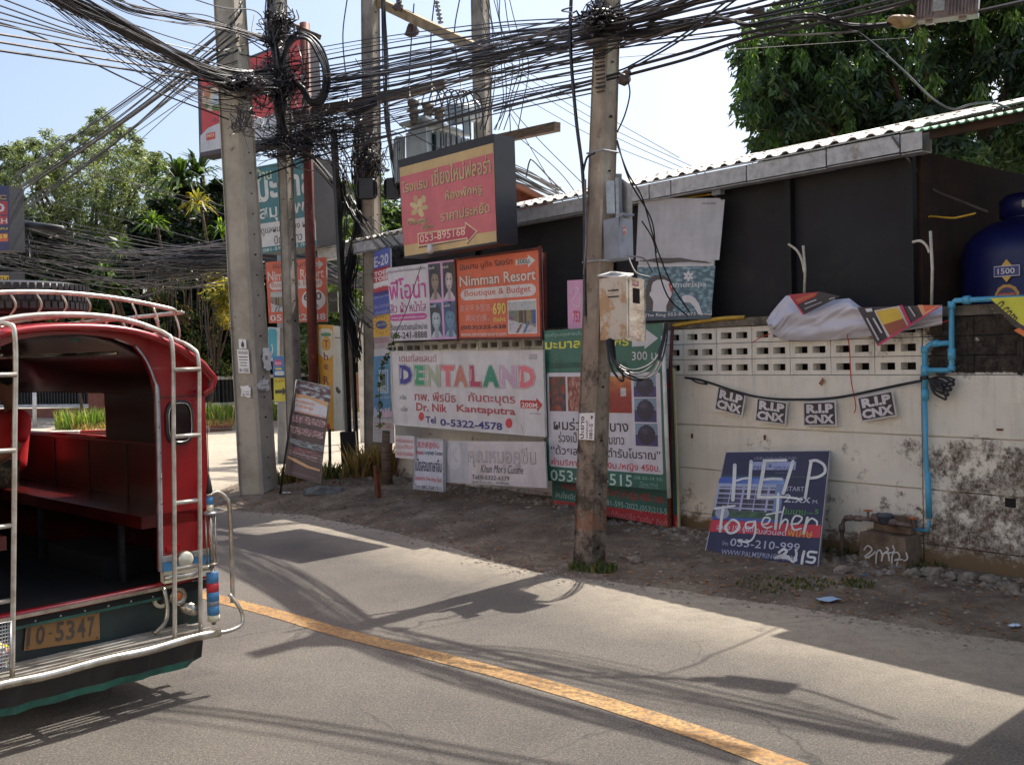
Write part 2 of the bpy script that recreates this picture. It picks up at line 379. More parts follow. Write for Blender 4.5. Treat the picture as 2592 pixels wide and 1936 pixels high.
# bag of rubble by the leaning banner
p = G(790, 1262, .05)
solo('sandbag', MB().lump(p+np.array([.12, 0, .04]), (.25, .12, .10), 11, sub=3, amp=.45), mat('grey_sandbag', (104, 108, 104), .8, c2=(78, 80, 78), scale=8, bmp=.4), 'lumpy grey sack lying beside the leaning banner foot', 'sack', base=p)
# litter
def litter(x, y, w, h, col, lb, name='litter_paper', rot=.3):
    p = G(x, y, .0); p[2] = gz(p[0], p[1])+.012; c, s_ = math.cos(rot), math.sin(rot); X = np.array([c, s_, 0]); Y = np.array([-s_, c, 0])
    n = 5; vs = []
    for i in range(n):
        for j in range(n):
            a = (i/(n-1)-.5)*w; b = (j/(n-1)-.5)*h
            vs.append(p+X*a+Y*b+np.array([0, 0, .018*abs(mnoise.noise(Vector((a*30, b*30, x))))]))
    mb = MB().add(vs, [(i*n+j, (i+1)*n+j, (i+1)*n+j+1, i*n+j+1) for i in range(n-1) for j in range(n-1)])
    solo(name, mb, mat(name, col, .6), lb, 'litter', base=p)
litter(2098, 1528, .13, .10, (150, 176, 200), 'pale blue sheet of paper on the dirt in front of the wall')
litter(1340, 1330, .06, .02, (220, 222, 228), 'small white wrapper on the dirt left of the middle pole')
litter(727, 1272, .09, .05, (214, 220, 226), 'crumpled white scrap beside the banner foot plate')
litter(2570, 1596, .07, .04, (196, 214, 232), 'light blue scrap at the right edge of the verge')
litter(2185, 1478, .08, .015, (40, 96, 140), 'blue plastic strip on the dirt in front of the meter block')
litter(2385, 1478, .09, .03, (205, 200, 190), 'white shard lying under the largest pale rock')
# grass tufts (low weeds) in the verge
def grass(spots, n, h, cols, seed, name='grass', label='', zf=gz):
    r = random.Random(seed); mb = MB(); mb.c = []
    for (cx, cy, rad) in spots:
        for i in range(n):
            a = r.uniform(0, 6.28); q_ = rad*math.sqrt(r.random()); x = cx+math.cos(a)*q_; y = cy+math.sin(a)*q_; z = zf(x, y)-.005
            hgt = h*r.uniform(.4, 1.1); lx, ly = r.uniform(-.5, .5)*hgt, r.uniform(-.5, .5)*hgt; wd = .006*r.uniform(.7, 1.5)*(1+h*4)
            b = r.uniform(0, 3.14); dx, dy = math.cos(b)*wd, math.sin(b)*wd
            mb.add([(x-dx, y-dy, z), (x+dx, y+dy, z), (x+dx*.7+lx*.45, y+dy*.7+ly*.45, z+hgt*.6), (x-dx*.7+lx*.45, y-dy*.7+ly*.45, z+hgt*.6), (x+lx, y+ly, z+hgt)], [(0, 1, 2, 3), (3, 2, 4)])
            c = lin(r.choice(cols)); mb.c += [c, c]
    return link(name, mb, LEAF, kind='stuff', label=label, category='grass')
def leafmat(name='leaf_blade', tr=.35):
    m, nt, b, g = newmat(name)
    a = nt.nodes.new('ShaderNodeAttribute'); a.attribute_name = 'Col'
    nt.links.new(a.outputs['Color'], b.inputs['Base Color']); b.inputs['Roughness'].default_value = .45
    t = nt.nodes.new('ShaderNodeBsdfTranslucent'); mx = nt.nodes.new('ShaderNodeMixShader'); mx.inputs[0].default_value = tr
    tc = mixc(nt, 1., a.outputs['Color'], (1.5, 1.7, .6, 1), 'MULTIPLY'); nt.links.new(tc, t.inputs[0])
    nt.links.new(b.outputs[0], mx.inputs[1]); nt.links.new(t.outputs[0], mx.inputs[2])
    nt.links.new(mx.outputs[0], nt.nodes['Material Output'].inputs[0]); return m
LEAF = leafmat()
GR = [(74, 88, 44), (92, 100, 54), (120, 112, 66), (58, 72, 38)]; DRY = [(168, 138, 92), (140, 112, 72), (116, 100, 60)]
p1 = G(1490, 1440); p2 = G(1950, 1490); p3 = G(2100, 1420); 
grass([(p1[0], p1[1]-.05, .16), (p1[0]+.1, p1[1]-.12, .1)], 160, .06, GR, 1, label='green weeds round the foot of the middle pole')
grass([(p2[0], p2[1], .22), (p2[0]+.25, p2[1]-.05, .16), (p2[0]+.55, p2[1]-.1, .12)], 130, .035, GR, 2, label='thin green weeds on the dirt before the blue campaign sign')
q1 = G(2340, 1450)
grass([(q1[0], q1[1], .15), (p3[0]+.1, p3[1], .12)], 90, .05, GR, 3, label='small weeds round the water meter block')
q2 = G(970, 1220); grass([(q2[0]+.3*i-.6, q2[1]+.15*(i % 2), .25) for i in range(6)], 130, .09, GR+DRY, 4, label='scrubby weeds under the advertising boards')
q3 = G(985, 1170, .1); grass([(q3[0], 12.2, .22), (q3[0]+.25, 12.1, .12)], 260, .42, DRY, 5, label='clump of dry tan grass behind the black posts')
q4 = G(835, 1225, .1); grass([(q4[0], q4[1]+.3, .25), (-2.75, 12.0, .2)], 200, .22, DRY+GR, 6, label='dry weeds between the leaning banner and black posts')
# ---------------------------------------------------------------- far side of the cross road
far = [np.array(p) for p in ((-30., 19.5, 0), (-14., 21.9, 0), (-9.905, 22.5, 0), (-7.04, 22.85, 0), (-5.6, 24.6, 0), (-3.89, 27.5, 0), (0., 34., 0), (8., 47., 0))]
fs_ = smooth(far, 4)
M['pave'] = mat('tan_paving', (176, 164, 146), .9, c2=(150, 138, 122), scale=1.2, bmp=.2, bs=30)  # tan paving with a mottled tone
mb = MB(); vs = []
for p in fs_: vs += [(p[0], p[1], .0), (p[0], p[1], .12), (p[0]-12, p[1]+30, .125)]
mb.add(vs, [(3*i+k, 3*i+3+k, 3*i+4+k, 3*i+1+k) for i in range(len(fs_)-1) for k in (0, 1)]); link('far_pavement', mb, M['pave'], kind='structure')
mb = MB(); mb2 = MB()
kr = [mat('white_kerb_paint', (222, 218, 210), .7, c2=(180, 172, 160), scale=2), mat('red_kerb_paint', (158, 38, 34), .7, c2=(120, 40, 34), scale=2)]
for i in range(len(fs_)-1):
    a, b = fs_[i], fs_[i+1]; L = np.linalg.norm(b-a); t = (b-a)/L; n = np.array([-t[1], t[0], 0]); k = max(1, int(L/.8))
    if a[0] > -6.2: continue
    for j in range(k):
        p = a+(b-a)*(j+.03)/k; q_ = a+(b-a)*(j+.97)/k
        (mb if (i+j) % 2 else mb2).slab([p+(0, 0, .135)-n*.0, q_+(0, 0, .135), q_+(0, 0, .135)+n*.16, p+(0, 0, .135)+n*.16], (0, 0, 1), .14)
link('far_kerb_white_blocks', mb, kr[0], kind='structure'); link('far_kerb_red_blocks', mb2, kr[1], kind='structure')
grass([(-10.4+.55*i, 23.6+.12*i+.3*(i % 3), .5) for i in range(9)], 420, .5, [(104, 128, 56), (134, 150, 74), (84, 108, 48), (160, 150, 90)], 8, label='long green grass on the far bank seen through the truck side', zf=lambda x, y: .12)
grass([(-9.9+.6*i, 23.1+.05*i, .4) for i in range(7)], 160, .18, DRY, 9, label='dry grass along the far kerb', zf=lambda x, y: .12)
grass([(-7.4+.8*i, 24.3+.9*i, .35) for i in range(9)], 130, .22, DRY+[(96, 110, 60)], 10, label='dry weeds below the far fence and brick wall', zf=lambda x, y: .12)
# ================================================================ boundary wall
def plaster():
    m, nt, b, g = newmat('cream_painted_concrete')
    sep = nt.nodes.new('ShaderNodeSeparateXYZ'); nt.links.new(g.outputs['Position'], sep.inputs[0])
    def mth(op, a, b_, c=None):
        n = nt.nodes.new('ShaderNodeMath'); n.operation = op
        for i, v in enumerate((a, b_)):
            if hasattr(v, 'links'): nt.links.new(v, n.inputs[i])
            else: n.inputs[i].default_value = v
        return n.outputs[0]
    # distance along the wall (layout units)
    u = mth('DIVIDE', mth('ADD', mth('MULTIPLY', mth('SUBTRACT', sep.outputs[0], W0[0]*S), WU[0]), mth('MULTIPLY', mth('SUBTRACT', sep.outputs[1], W0[1]*S), WU[1])), S)
    z = mth('DIVIDE', sep.outputs[2], S)
    def mr(v, a, b_):
        n = nt.nodes.new('ShaderNodeMapRange'); nt.links.new(v, n.inputs[0]); n.inputs[1].default_value = a; n.inputs[2].default_value = b_; return n.outputs[0]
    base = ramp(nt, tex(nt, g, 1.3, 6, .6), [(.35, lin((243, 236, 221))), (.65, lin((226, 219, 204)))])
    fine = ramp(nt, tex(nt, g, 9, 8, .8, w=2), [(.30, (.76, .73, .69, 1)), (.42, (1, 1, 1, 1))])
    c = mixc(nt, 1., base, fine, 'MULTIPLY')
    # mould: stronger to the right of the pipe and towards the ground
    mk = mth('ADD', tex(nt, g, 2.3, 9, .78, w=6), mth('MULTIPLY', mr(u, 1.6, 2.7), .16))
    mk = mth('ADD', mk, mth('MULTIPLY', mr(z, .62, .1), .075))
    mk = mth('SUBTRACT', mk, mth('MULTIPLY', mth('MULTIPLY', mr(z, .9, 1.0), mr(z, 1.5, 1.3)), .14))
    dr = ramp(nt, tex(nt, g, 7, 6, .7, stretch=(1, 1, .10), w=13), [(.50, BW[0]), (.72, (.28, .28, .28, 1))])
    c = mixc(nt, mth('MULTIPLY', dr, mr(z, .2, 1.35)), c, lin((108, 96, 80)))
    f = ramp(nt, mk, [(.588, BW[0]), (.665, BW[1])])
    brk = ramp(nt, tex(nt, g, 15, 7, .85, w=8), [(.36, BW[0]), (.56, BW[1])])
    f = mixc(nt, 1., f, mixc(nt, .35, brk, (1, 1, 1, 1)), 'MULTIPLY')
    dk = ramp(nt, tex(nt, g, 20, 6, .8, w=7), [(.35, lin((58, 48, 40))), (.7, lin((124, 104, 86)))])
    c = mixc(nt, f, c, dk)
    # black mould on the upper courses at the right
    up_ = mth('MULTIPLY', mr(u, 2.16, 2.34), mr(z, 1.355, 1.42))
    mm = mth('ADD', tex(nt, g, 5, 8, .8, w=11, stretch=(1, 1, 1.6)), mth('MULTIPLY', up_, .50))
    f2 = ramp(nt, mm, [(.80, BW[0]), (.90, BW[1])]); dk2 = ramp(nt, tex(nt, g, 14, 6, .8, w=7), [(.4, lin((24, 21, 19))), (.75, lin((90, 78, 66)))])
    c = mixc(nt, f2, c, dk2)
    # soil splash at the foot
    f3 = ramp(nt, mth('ADD', mr(z, .30, .02), mth('MULTIPLY', tex(nt, g, 6, 6, .7, w=5), .8)), [(.75, BW[0]), (1.0, BW[1])])
    c = mixc(nt, f3, c, lin((122, 100, 72)))
    nt.links.new(c, b.inputs['Base Color']); b.inputs['Roughness'].default_value = .88
    bump(nt, b, tex(nt, g, 22, 8, .85), .9, .014); return m
M['plaster'] = plaster()
M['cap'] = mat('mossy_concrete_coping', (112, 104, 92), .95, c2=(74, 68, 60), scale=5, c3=(150, 140, 124), s3=22, lo3=.58, hi3=.66, bmp=.4)
wall = thing('boundary_wall', 'long cream precast wall with pierced blocks along its top and black mould at the right', 'wall', W(0))
rows = [(.0, .205), (.205, .59), (.59, .965), (.965, 1.395)]; cols = [-4.5, -2.2, -.06, 2.235, 4.5, 7.0, 10.0]
for ci in range(len(cols)-1):
    for ri, (z0, z1) in enumerate(rows):
        mb = MB(); g_ = .005
        c = W((cols[ci]+cols[ci+1])/2, -.04-.002*((ri+ci) % 2), (z0+z1)/2)
        mb.box(c, ((cols[ci+1]-cols[ci])/2-g_, .04, (z1-z0)/2-g_), (WU, WN, (0, 0, 1)))
        link('panel', mb, M['plaster'], wall)
mb = MB().box(W(2.75, -.055, .69), (7.2, .03, .69), (WU, WN, (0, 0, 1))); link('backing', mb, M['plaster'], wall)
# pierced blocks: one mesh, shared
BH = .133; BL = .36
def blockmesh(solid=False):
    mb = MB(); L = BL-.006; h = BH-.005; d = .10
    def bx(x0, x1, z0, z1, y0=-d, y1=0): mb.box(((x0+x1)/2, (y0+y1)/2, (z0+z1)/2), ((x1-x0)/2, (y1-y0)/2, (z1-z0)/2))
    if solid: bx(-L/2, L/2, 0, h); bx(-L/2+.04, -.02, .035, h-.04, 0, .006); bx(.03, L/2-.03, .03, h-.045, 0, .005)
    else:
        bx(-L/2, L/2, 0, .033); bx(-L/2, L/2, h-.042, h)
        for a, b in ((-L/2, -L/2+.042), (-.022, .022), (L/2-.042, L/2)): bx(a, b, .0331, h-.0421, -d, -.0015)
    me = bpy.data.meshes.new('block'); me.from_pydata([tuple(np.array(v)*S) for v in mb.v], [], mb.f); me.materials.append(M['plaster']); return me
bme, bms = blockmesh(), blockmesh(True); rz = math.atan2(WU[1], WU[0])
def place_block(u, z, me, dw=0):
    o = bpy.data.objects.new('pierced_block' if me is bme else 'mouldy_block', me); SC.collection.objects.link(o); o.parent = wall
    p = W(u, -.012+dw, z)-np.array(wall['base']); o.location = p*S; o.rotation_euler = (0, 0, math.atan2(WU[1], WU[0])+math.pi if False else rz)
    o['base'] = [0., 0., 0.]
# block local +y must face the street (WN): WU x Z
for r in range(3):
    u = 2.235-BL/2
    while u > -4.6: place_block(u, 1.395+r*BH, bme, rnd.uniform(-.002, .002)); u -= BL
    u = 2.24+BL/2
    while u < 8: place_block(u, 1.395+r*BH, bms, rnd.uniform(-.008, .006)); u += BL
for o in list(wall.children):
    if o.name.startswith(('pierced', 'mouldy')): o.rotation_euler = (0, 0, rz+math.pi)
mb = MB()
for a, b in ((-4.6, -.3), (-.295, 1.6), (1.605, 4.4), (4.405, 8)):
    mb.box(W((a+b)/2, -.06, 1.395+3*BH+.035), ((b-a)/2, .068, .034), (WU, WN, (0, 0, 1)))
link('coping', mb, M['cap'], wall)
# rebar stubs and a brown paper scrap on the wall
mb = MB()
for x, y in ((1753, 1103), (1937, 1107), (2532, 1087)):
    u, z = WP(x, y); mb.box(W(u, .006, z), (.006 if x < 2500 else .02, .008, .02 if x < 2500 else .006), (WU, WN, (0, 0, 1)))
link('iron_stub', mb, M['rust'], wall)
u, z = WP(2082, 967); mb = MB().add([W(u-.03, .006, z-.01), W(u, .01, z-.03), W(u+.03, .014, z+.015), W(u+.005, .006, z+.035)], [(0, 1, 2, 3)])
solo('paper_scrap', mb, M['leaf_dry'], 'small brown paper scrap stuck on the cream wall above the black placards', 'paper scrap')
u, z = WP(2558, 1272); mb = MB().box(W(u, .0, z), (.034, .006, .03), (WU, WN, (0, 0, 1)))
link('drain_hole', mb, M['hole'], wall)
# ================================================================ shed behind the wall
M['sheet'] = mat('dark_shade_sheeting', (38, 37, 41), .8, c2=(28, 26, 28), scale=1.3, lo=.35, hi=.7, c3=(54, 51, 46), s3=2.6, lo3=.52, hi3=.8, bmp=.5, bs=2.2)
M['tile'] = mat('pale_fibre_cement', (188, 182, 172), .5, c2=(160, 152, 140), scale=3, c3=(90, 60, 44), s3=5, lo3=.68, hi3=.75)
M['green_tile'] = mat('green_translucent_roofing', (136, 186, 150), .5, c2=(110, 160, 128), scale=3)
M['interior'] = mat('dark_brick_interior', (70, 48, 38), .9, c2=(48, 38, 34), scale=4)
shed = thing('shed', 'low dark sheeted building with corrugated roof and metal gutter behind the cream wall', 'building', W(2, -.3))
EZ = 3.02
def eav(u, w, z): return W(u, w, z)
posts = [WP(2000, 600, -.16)[0], WP(2308, 600, -.16)[0], -.9, -3.0, -5.3]
TPOST = mat('tarred_post', (14, 14, 17), .7)
for u in posts:
    link('post', MB().box(W(u, -.16, 1.45), (.026, .03, 1.55), (WU, WN, (0, 0, 1))), TPOST, shed)
pu = sorted(posts)
for a, b in zip(pu[:-1], pu[1:]):
    nx_, nz_ = max(8, int((b-a)/.07)), 24; vs = []
    for i in range(nx_+1):
        for j in range(nz_+1):
            f, g_ = i/nx_, j/nz_; u_ = a+(b-a)*f; z_ = .9+2.16*g_
            vs.append(W(u_, -.20+.020*math.sin(math.pi*f)*mnoise.noise(Vector((u_*1.7, z_*1.3, 4)))*2+.010*mnoise.noise(Vector((u_*5, z_*2.2, 9)))+.006*math.sin(u_*23+2*z_)*g_, z_))
    link('sheet_panel', MB().add(vs, [(i*(nz_+1)+j, (i+1)*(nz_+1)+j, (i+1)*(nz_+1)+j+1, i*(nz_+1)+j+1) for i in range(nx_) for j in range(nz_)], 0, True), M['sheet'], shed, recalc=False)
uR = pu[-1]
# open bay at the right: back wall, side wall, floor slab
mb = MB().box(W((uR+9)/2, -3.2, 1.6), ((9-uR)/2, .05, 1.6), (WU, WN, (0, 0, 1))); mb.box(W(uR, -1.7, 1.5), (.03, 1.45, 1.5), (WU, WN, (0, 0, 1))); mb.box(W(9, -1.7, 1.6), (.05, 1.5, 1.6), (WU, WN, (0, 0, 1)))
mb.box(W(1.8, -3.3, 1.5), (7.0, .03, 1.5), (WU, WN, (0, 0, 1)))
link('back_wall', mb, M['interior'], shed)
# gutter: box profile with joints
gj = [WP(x, 400, .03)[0] for x in (1300, 1560, 1645, 1700, 1892, 2095, 2282, 2340)]
GUT = mat('pale_gutter', (184, 184, 186), .5, .3, c2=(152, 152, 154), scale=10, c3=(130, 120, 108), s3=4, lo3=.60, hi3=.75)
gj = [-6.2]+gj
for i in range(len(gj)-1):
    a, b = gj[i], gj[i+1]
    z = EZ; c = W((a+b)/2, -.02, z-.0); mb = MB(); hw = (b-a)/2-.006; dz = rnd.uniform(-.004, .004)
    mb.box(W((a+b)/2, .045, z+dz), (hw, .004, .062), (WU, WN, (0, 0, 1))); mb.box(W((a+b)/2, -.02, z-.075+dz), (hw, .062, .003), (WU, WN, (0, 0, 1))); mb.box(W((a+b)/2, -.085, z+dz), (hw, .003, .074), (WU, WN, (0, 0, 1)))
    mb.box(W((a+b)/2, .05, z+.078+dz), (hw, .008, .004), (WU, WN, (0, 0, 1)))
    link('gutter', mb, GUT, shed)
# corrugated roof sheets, rising away from the street
SL = .24
def sheet(u0, u1, w0, w1, mat_, name, pitch=.145, amp=.022, lift=0, k=None):
    n = max(4, int((u1-u0)/pitch*8)); vs = []; mb = MB()
    for i in range(n+1):
        u = u0+(u1-u0)*i/n; ph = ((u/pitch) % 1); hgt = amp*(1 if ph < .28 else (0 if .42 < ph < .86 else (1-(ph-.28)/.14 if ph <= .42 else (ph-.86)/.14)))
        for w_ in (w0, w1): vs.append(W(u, w_, EZ+.10+(-w_)*SL+hgt+lift))
        for w_ in (w0, w1): vs.append(W(u, w_, EZ+.10+(-w_)*SL+hgt+lift-.008))
    fs = []
    for i in range(n):
        a = i*4; b = a+4; fs += [(a, b, b+1, a+1), (a+2, a+3, b+3, b+2), (a, a+2, b+2, b)]
    mb.add(vs, fs); return link(name, mb, mat_, shed)
u = -5.6; k = 0
uG = WP(2385, 340, 0)[0]
while u < uG-.1:
    e = min(u+.55, uG)
    for r, (a, b) in enumerate(((.06, -1.0), (-.92, -2.0), (-1.92, -3.2))):
        sheet(u, e, a+rnd.uniform(-.015, .03), b, M['tile'], 'roof_sheet', lift=.010*r+rnd.uniform(0, .006))
    u = e-.02; k += 1
while u < 9.2:
    e = u+.8; sheet(u, e, .28, -3.2, M['green_tile'], 'roof_sheet', pitch=.06, amp=.012, lift=-.02); u = e-.01
link('roof_underside', MB().slab([W(-5.6, -.09, EZ+.05), W(9, -.09, EZ+.05), W(9, -3.2, EZ+.05+3.1*SL), W(-5.6, -3.2, EZ+.05+3.1*SL)], (0, 0, 1), .02), M['interior'], shed)
link('fascia', MB().box(W((uG+9)/2, .17, EZ+.015), ((9-uG)/2, .01, .05), (WU, WN, (0, 0, 1))), M['interior'], shed)
# yellow conduit below the gutter with grey junction box
YC = mat('yellow_pvc', (196, 158, 48), .45, c2=(160, 128, 44), scale=6)
def wl(pts, w=.0): return [W(*((WP(x, y, w)[0], w, WP(x, y, w)[1]))) for x, y in pts]
solo('yellow_conduit', MB().tube(smooth(wl([(1290, 566), (1360, 560), (1470, 545), (1600, 520), (1720, 503), (1810, 491)], -.1), 3), .009, 6).tube(wl([(1812, 500), (1812, 492), (1822, 486), (1822, 474)], -.1), .009, 6), YC, 'thin yellow conduit running under the gutter of the dark shed', 'conduit')
solo('junction_box', MB().box(wl([(1818, 484)], -.06)[0], (.045, .03, .035), (WU, WN, (0, 0, 1))), M['grey'], 'small grey junction box under the gutter above the torn banner', 'junction box')
solo('yellow_pipe', MB().tube(smooth(wl([(1705, 824), (1760, 815), (1830, 806), (1885, 803)], .02), 4), .017, 8), YC, 'yellow plastic pipe lying along the top of the cream wall', 'pipe')
solo('yellow_hose', MB().tube(smooth(wl([(2345, 558), (2355, 548), (2410, 552), (2440, 547), (2470, 540)], -.35), 4), .008, 6), YC, 'yellow hose looping to the blue water tank', 'hose')
# water tank
TB = mat('blue_plastic_tank', (20, 26, 84), .4, c2=(15, 19, 66), scale=2, c3=(60, 64, 96), s3=7, lo3=.62, hi3=.8)
tc = np.array([3.85, 7.24, 1.12])
tank = thing('water_tank', 'big blue plastic water tank marked 1500 standing behind the wall', 'water tank', tc)
pr = [(0, 0), (.48, .0), (.5, .03)]
for i in range(4): z = .12+i*.22; pr += [(.5, z), (.512, z+.02), (.512, z+.05), (.5, z+.07)]
pr += [(.5, 1.12), (.47, 1.22), (.40, 1.30), (.30, 1.36), (.22, 1.38), (.22, 1.40), (.235, 1.40), (.235, 1.52), (.2, 1.56), (0, 1.57)]
link('shell', MB().lathe(tc, pr, 40), TB, tank)
link('stand', MB().box(tc-np.array([0, 0, .56]), (.5, .5, .55)), M['concrete'], tank)
link('vent_cap', MB().box(tc+np.array([-.15, -.19, 1.47]), (.035, .02, .025)), M['white'], tank)
TXT = {}
def glyphs(s, off=0., shear=0.):
    k = (s, off, shear)
    if k in TXT: return TXT[k]
    cu = bpy.data.curves.new('t', 'FONT'); cu.body = s; cu.resolution_u = 2; cu.offset = off; cu.shear = shear
    o = bpy.data.objects.new('t', cu); SC.collection.objects.link(o)
    bpy.context.view_layer.update()
    me = bpy.data.meshes.new_from_object(o.evaluated_get(bpy.context.evaluated_depsgraph_get()))
    v = np.array([x.co[:2] for x in me.vertices]) if len(me.vertices) else np.zeros((0, 2))
    f = [tuple(p.vertices) for p in me.polygons]
    bpy.data.objects.remove(o); bpy.data.curves.remove(cu); bpy.data.meshes.remove(me)
    if len(v): lo = v.min(0); v = (v-lo)/(v.max(0)-lo)
    TXT[k] = (v, f); return TXT[k]
def tankprint():
    mb = MB(); mb.c = []
    fwd = nrm(np.array([0, 0, 0])+CAMP*[1, 1, 0]-tc*[1, 1, 0]); a0 = math.atan2(fwd[1], fwd[0])-.36
    def q(x, z, l): th = a0+x/.5; r = .513+.003*l; return (tc[0]+r*math.cos(th), tc[1]+r*math.sin(th), tc[2]+z)
    def poly(p, c, l=0): mb.add([q(x, z, l) for x, z in p], [tuple(range(len(p)))]); mb.c.append(lin(c))
    def rect(x0, z0, x1, z1, c, l=0):
        n = 8
        for i in range(n): a = x0+(x1-x0)*i/n; b = x0+(x1-x0)*(i+1)/n; poly([(a, z0), (b, z0), (b, z1), (a, z1)], c, l)
    def txt(s, x0, z0, x1, z1, c, l=2, off=0):
        v, f = glyphs(s, off)
        mb.add([q(x0+(x1-x0)*a, z0+(z1-z0)*b, l) for a, b in v], f); mb.c += [lin(c)]*len(f)
    poly([(-.035, 1.02), (0, 1.065), (.035, 1.02)], (214, 170, 60)); poly([(-.035, .95), (0, .905), (.035, .95)], (214, 170, 60))
    rect(-.085, .945, .085, 1.02, (206, 210, 222), 1); rect(-.08, .95, .08, 1.015, (34, 42, 122), 2); txt('1500', -.055, .962, .055, 1.003, (214, 216, 226), 3, .01)
    poly([(.078*math.cos(t*.2618*1.0)*(1+.06*(t % 2)), .81+.078*math.sin(t*.2618)*(1+.06*(t % 2))) for t in range(24)], (200, 150, 70), 0)
    poly([(.06*math.cos(t*.5236), .81+.06*math.sin(t*.5236)) for t in range(12)], (40, 36, 96), 1)
    rect(-.06, .795, .06, .83, (176, 50, 40), 2); txt('WARRANTY', -.05, .80, .05, .825, (230, 190, 120), 3); poly([(-.05, .73), (-.015, .745), (-.03, .70), (-.06, .69)], (214, 170, 60), 1); poly([(.05, .73), (.015, .745), (.03, .70), (.06, .69)], (214, 170, 60), 1)
    rect(-.18, .535, .30, .67, (176, 186, 210), 1); rect(-.172, .543, .292, .662, (30, 70, 150), 2); txt('C', -.155, .57, -.10, .64, (214, 220, 232), 3, .008); txt('LEAN', -.09, .572, .10, .615, (200, 208, 224), 3)
    link('tank_label', mb, PRINT, tank)
tankprint()
# white forked conduit stubs standing on the wall
WPC = mat('white_pvc', (206, 200, 186), .5, c2=(176, 164, 142), scale=9)
for (x, y0, y1, pts, lb) in ((2038, 743, 622, [(2036, 690), (2030, 660), (2018, 635), (1996, 618)], 'white forked plastic pipe rising behind the fallen banner, left of the dark post'), (2360, 775, 585, [(2353, 640), (2345, 622), (2330, 610), (2310, 613)], 'white forked plastic pipe in the open bay left of the blue tank')):
    mb = MB().tube(wl([(x-2, y0), (x, (y0+y1)/2), (x-5, y1)], -.06), .011, 7)
    mb.tube(smooth(wl(pts, -.06), 4), .010, 7); solo('conduit_stub', mb, WPC, lb, 'pipe', group='forked white pipes on the wall top')
# blue PVC water pipe down the wall
BP = mat('blue_pvc', (74, 156, 192), .4, c2=(92, 168, 200), scale=5, c3=(120, 116, 104), s3=8, lo3=.66, hi3=.75)
pipe = thing('blue_water_pipe', 'sky blue plastic water pipe stepping down the cream wall', 'water pipe', W(2.3, .05))
def bt(pts, r, nm='pipe_run'): link(nm, MB().tube(wl(pts, .05), r, 10), BP, pipe)
bt([(2620, 753), (2505, 757), (2418, 761), (2409, 770), (2409, 930), (2402, 937), (2345, 937)], .019)
bt([(2404, 868), (2355, 871), (2341, 884), (2341, 1010)], .019); bt([(2341, 1005), (2343, 1140), (2348, 1232), (2352, 1312)], .017)
bt([(2316, 1340), (2348, 1342), (2352, 1318)], .012)
for x0, y0, x1, y1, r in ((2409, 763, 2409, 782, .026), (2409, 882, 2409, 910, .026), (2409, 926, 2408, 938, .025), (2341, 876, 2341, 894, .026), (2341, 925, 2341, 950, .027), (2342, 985, 2342, 1012, .025), (2348, 1195, 2352, 1310, .021), (2360, 870, 2376, 869, .025), (2440, 760, 2456, 759, .03)):
    link('coupling', MB().cyl(wl([(x0, y0)], .05)[0], wl([(x1, y1)], .05)[0], r, 12), BP, pipe)
link('tape', MB().cyl(wl([(2339, 952)], .05)[0], wl([(2340, 961)], .05)[0], .029, 12), M['black'], pipe)
# meter block and galvanised meter assembly
GP = mat('stained_galvanised_pipe', (124, 104, 96), .6, c2=(88, 72, 66), scale=9); RV = mat('orange_valve_wheel', (178, 96, 48), .6)
blk = thing('meter_block', 'low rough concrete block with white painted scrawl in front of the wall', 'concrete block', W(1.75, .12))
u0, u1 = WP(2172, 1380, .18)[0], WP(2300, 1380, .18)[0]
def roughbox(u0, u1, w0, w1, z0, z1, seed, n=7):
    mb = MB()
    for ax in range(3):
        for sg in (0, 1):
            vs = []
            for i in range(n):
                for j in range(n):
                    a, b = i/(n-1), j/(n-1); t = [0, 0, 0]; t[ax] = sg; t[(ax+1) % 3] = a; t[(ax+2) % 3] = b
                    p = np.array([u0+(u1-u0)*t[0], w0+(w1-w0)*t[1], z0+(z1-z0)*t[2]])
                    nn = np.array([mnoise.noise(Vector(p*7+seed)), mnoise.noise(Vector(p*7+seed+9)), mnoise.noise(Vector(p*7+seed+20))])
                    rn = np.array([(.5-t[0]), (.5-t[1]), (.5-t[2])])*.02
                    p = p+nn*.018+rn; vs.append(W(*p))
            mb.add(vs, [(i*n+j, (i+1)*n+j, (i+1)*n+j+1, i*n+j+1) for i in range(n-1) for j in range(n-1)])
    return mb
RC = mat('rough_stained_concrete', (134, 116, 98), .95, c2=(92, 76, 62), scale=4, bmp=.5, bs=30)
link('base', roughbox(u0, u1, .0, .20, -.02, .275, 1), RC, blk); link('upper_step', roughbox(u0+.05, u1-.02, .0, .10, .26, .40, 4), RC, blk)
scr = MB()
for pts in ([(2186, 1392), (2195, 1381), (2206, 1390), (2198, 1401), (2188, 1408), (2200, 1412)], [(2190, 1413), (2207, 1404), (2214, 1396)], [(2216, 1426), (2218, 1400), (2226, 1392), (2232, 1405), (2230, 1420), (2235, 1402), (2246, 1398), (2250, 1420)], [(2242, 1385), (2248, 1392), (2238, 1400), (2262, 1396), (2258, 1380)], [(2256, 1430), (2258, 1404), (2270, 1398), (2276, 1412), (2262, 1418), (2284, 1416)], [(2268, 1432), (2271, 1422)], [(2292, 1398), (2296, 1414), (2286, 1420)]):
    scr.tube(smooth([W(*((WP(x, y, .215)[0], .208, WP(x, y, .215)[1]))) for x, y in pts], 3), .006, 5)
link('painted_scrawl', scr, M['white'], blk)
asm = thing('water_meter', 'grey metal water meter with pipe elbow and two orange valve wheels', 'water meter', W(1.5, .14))
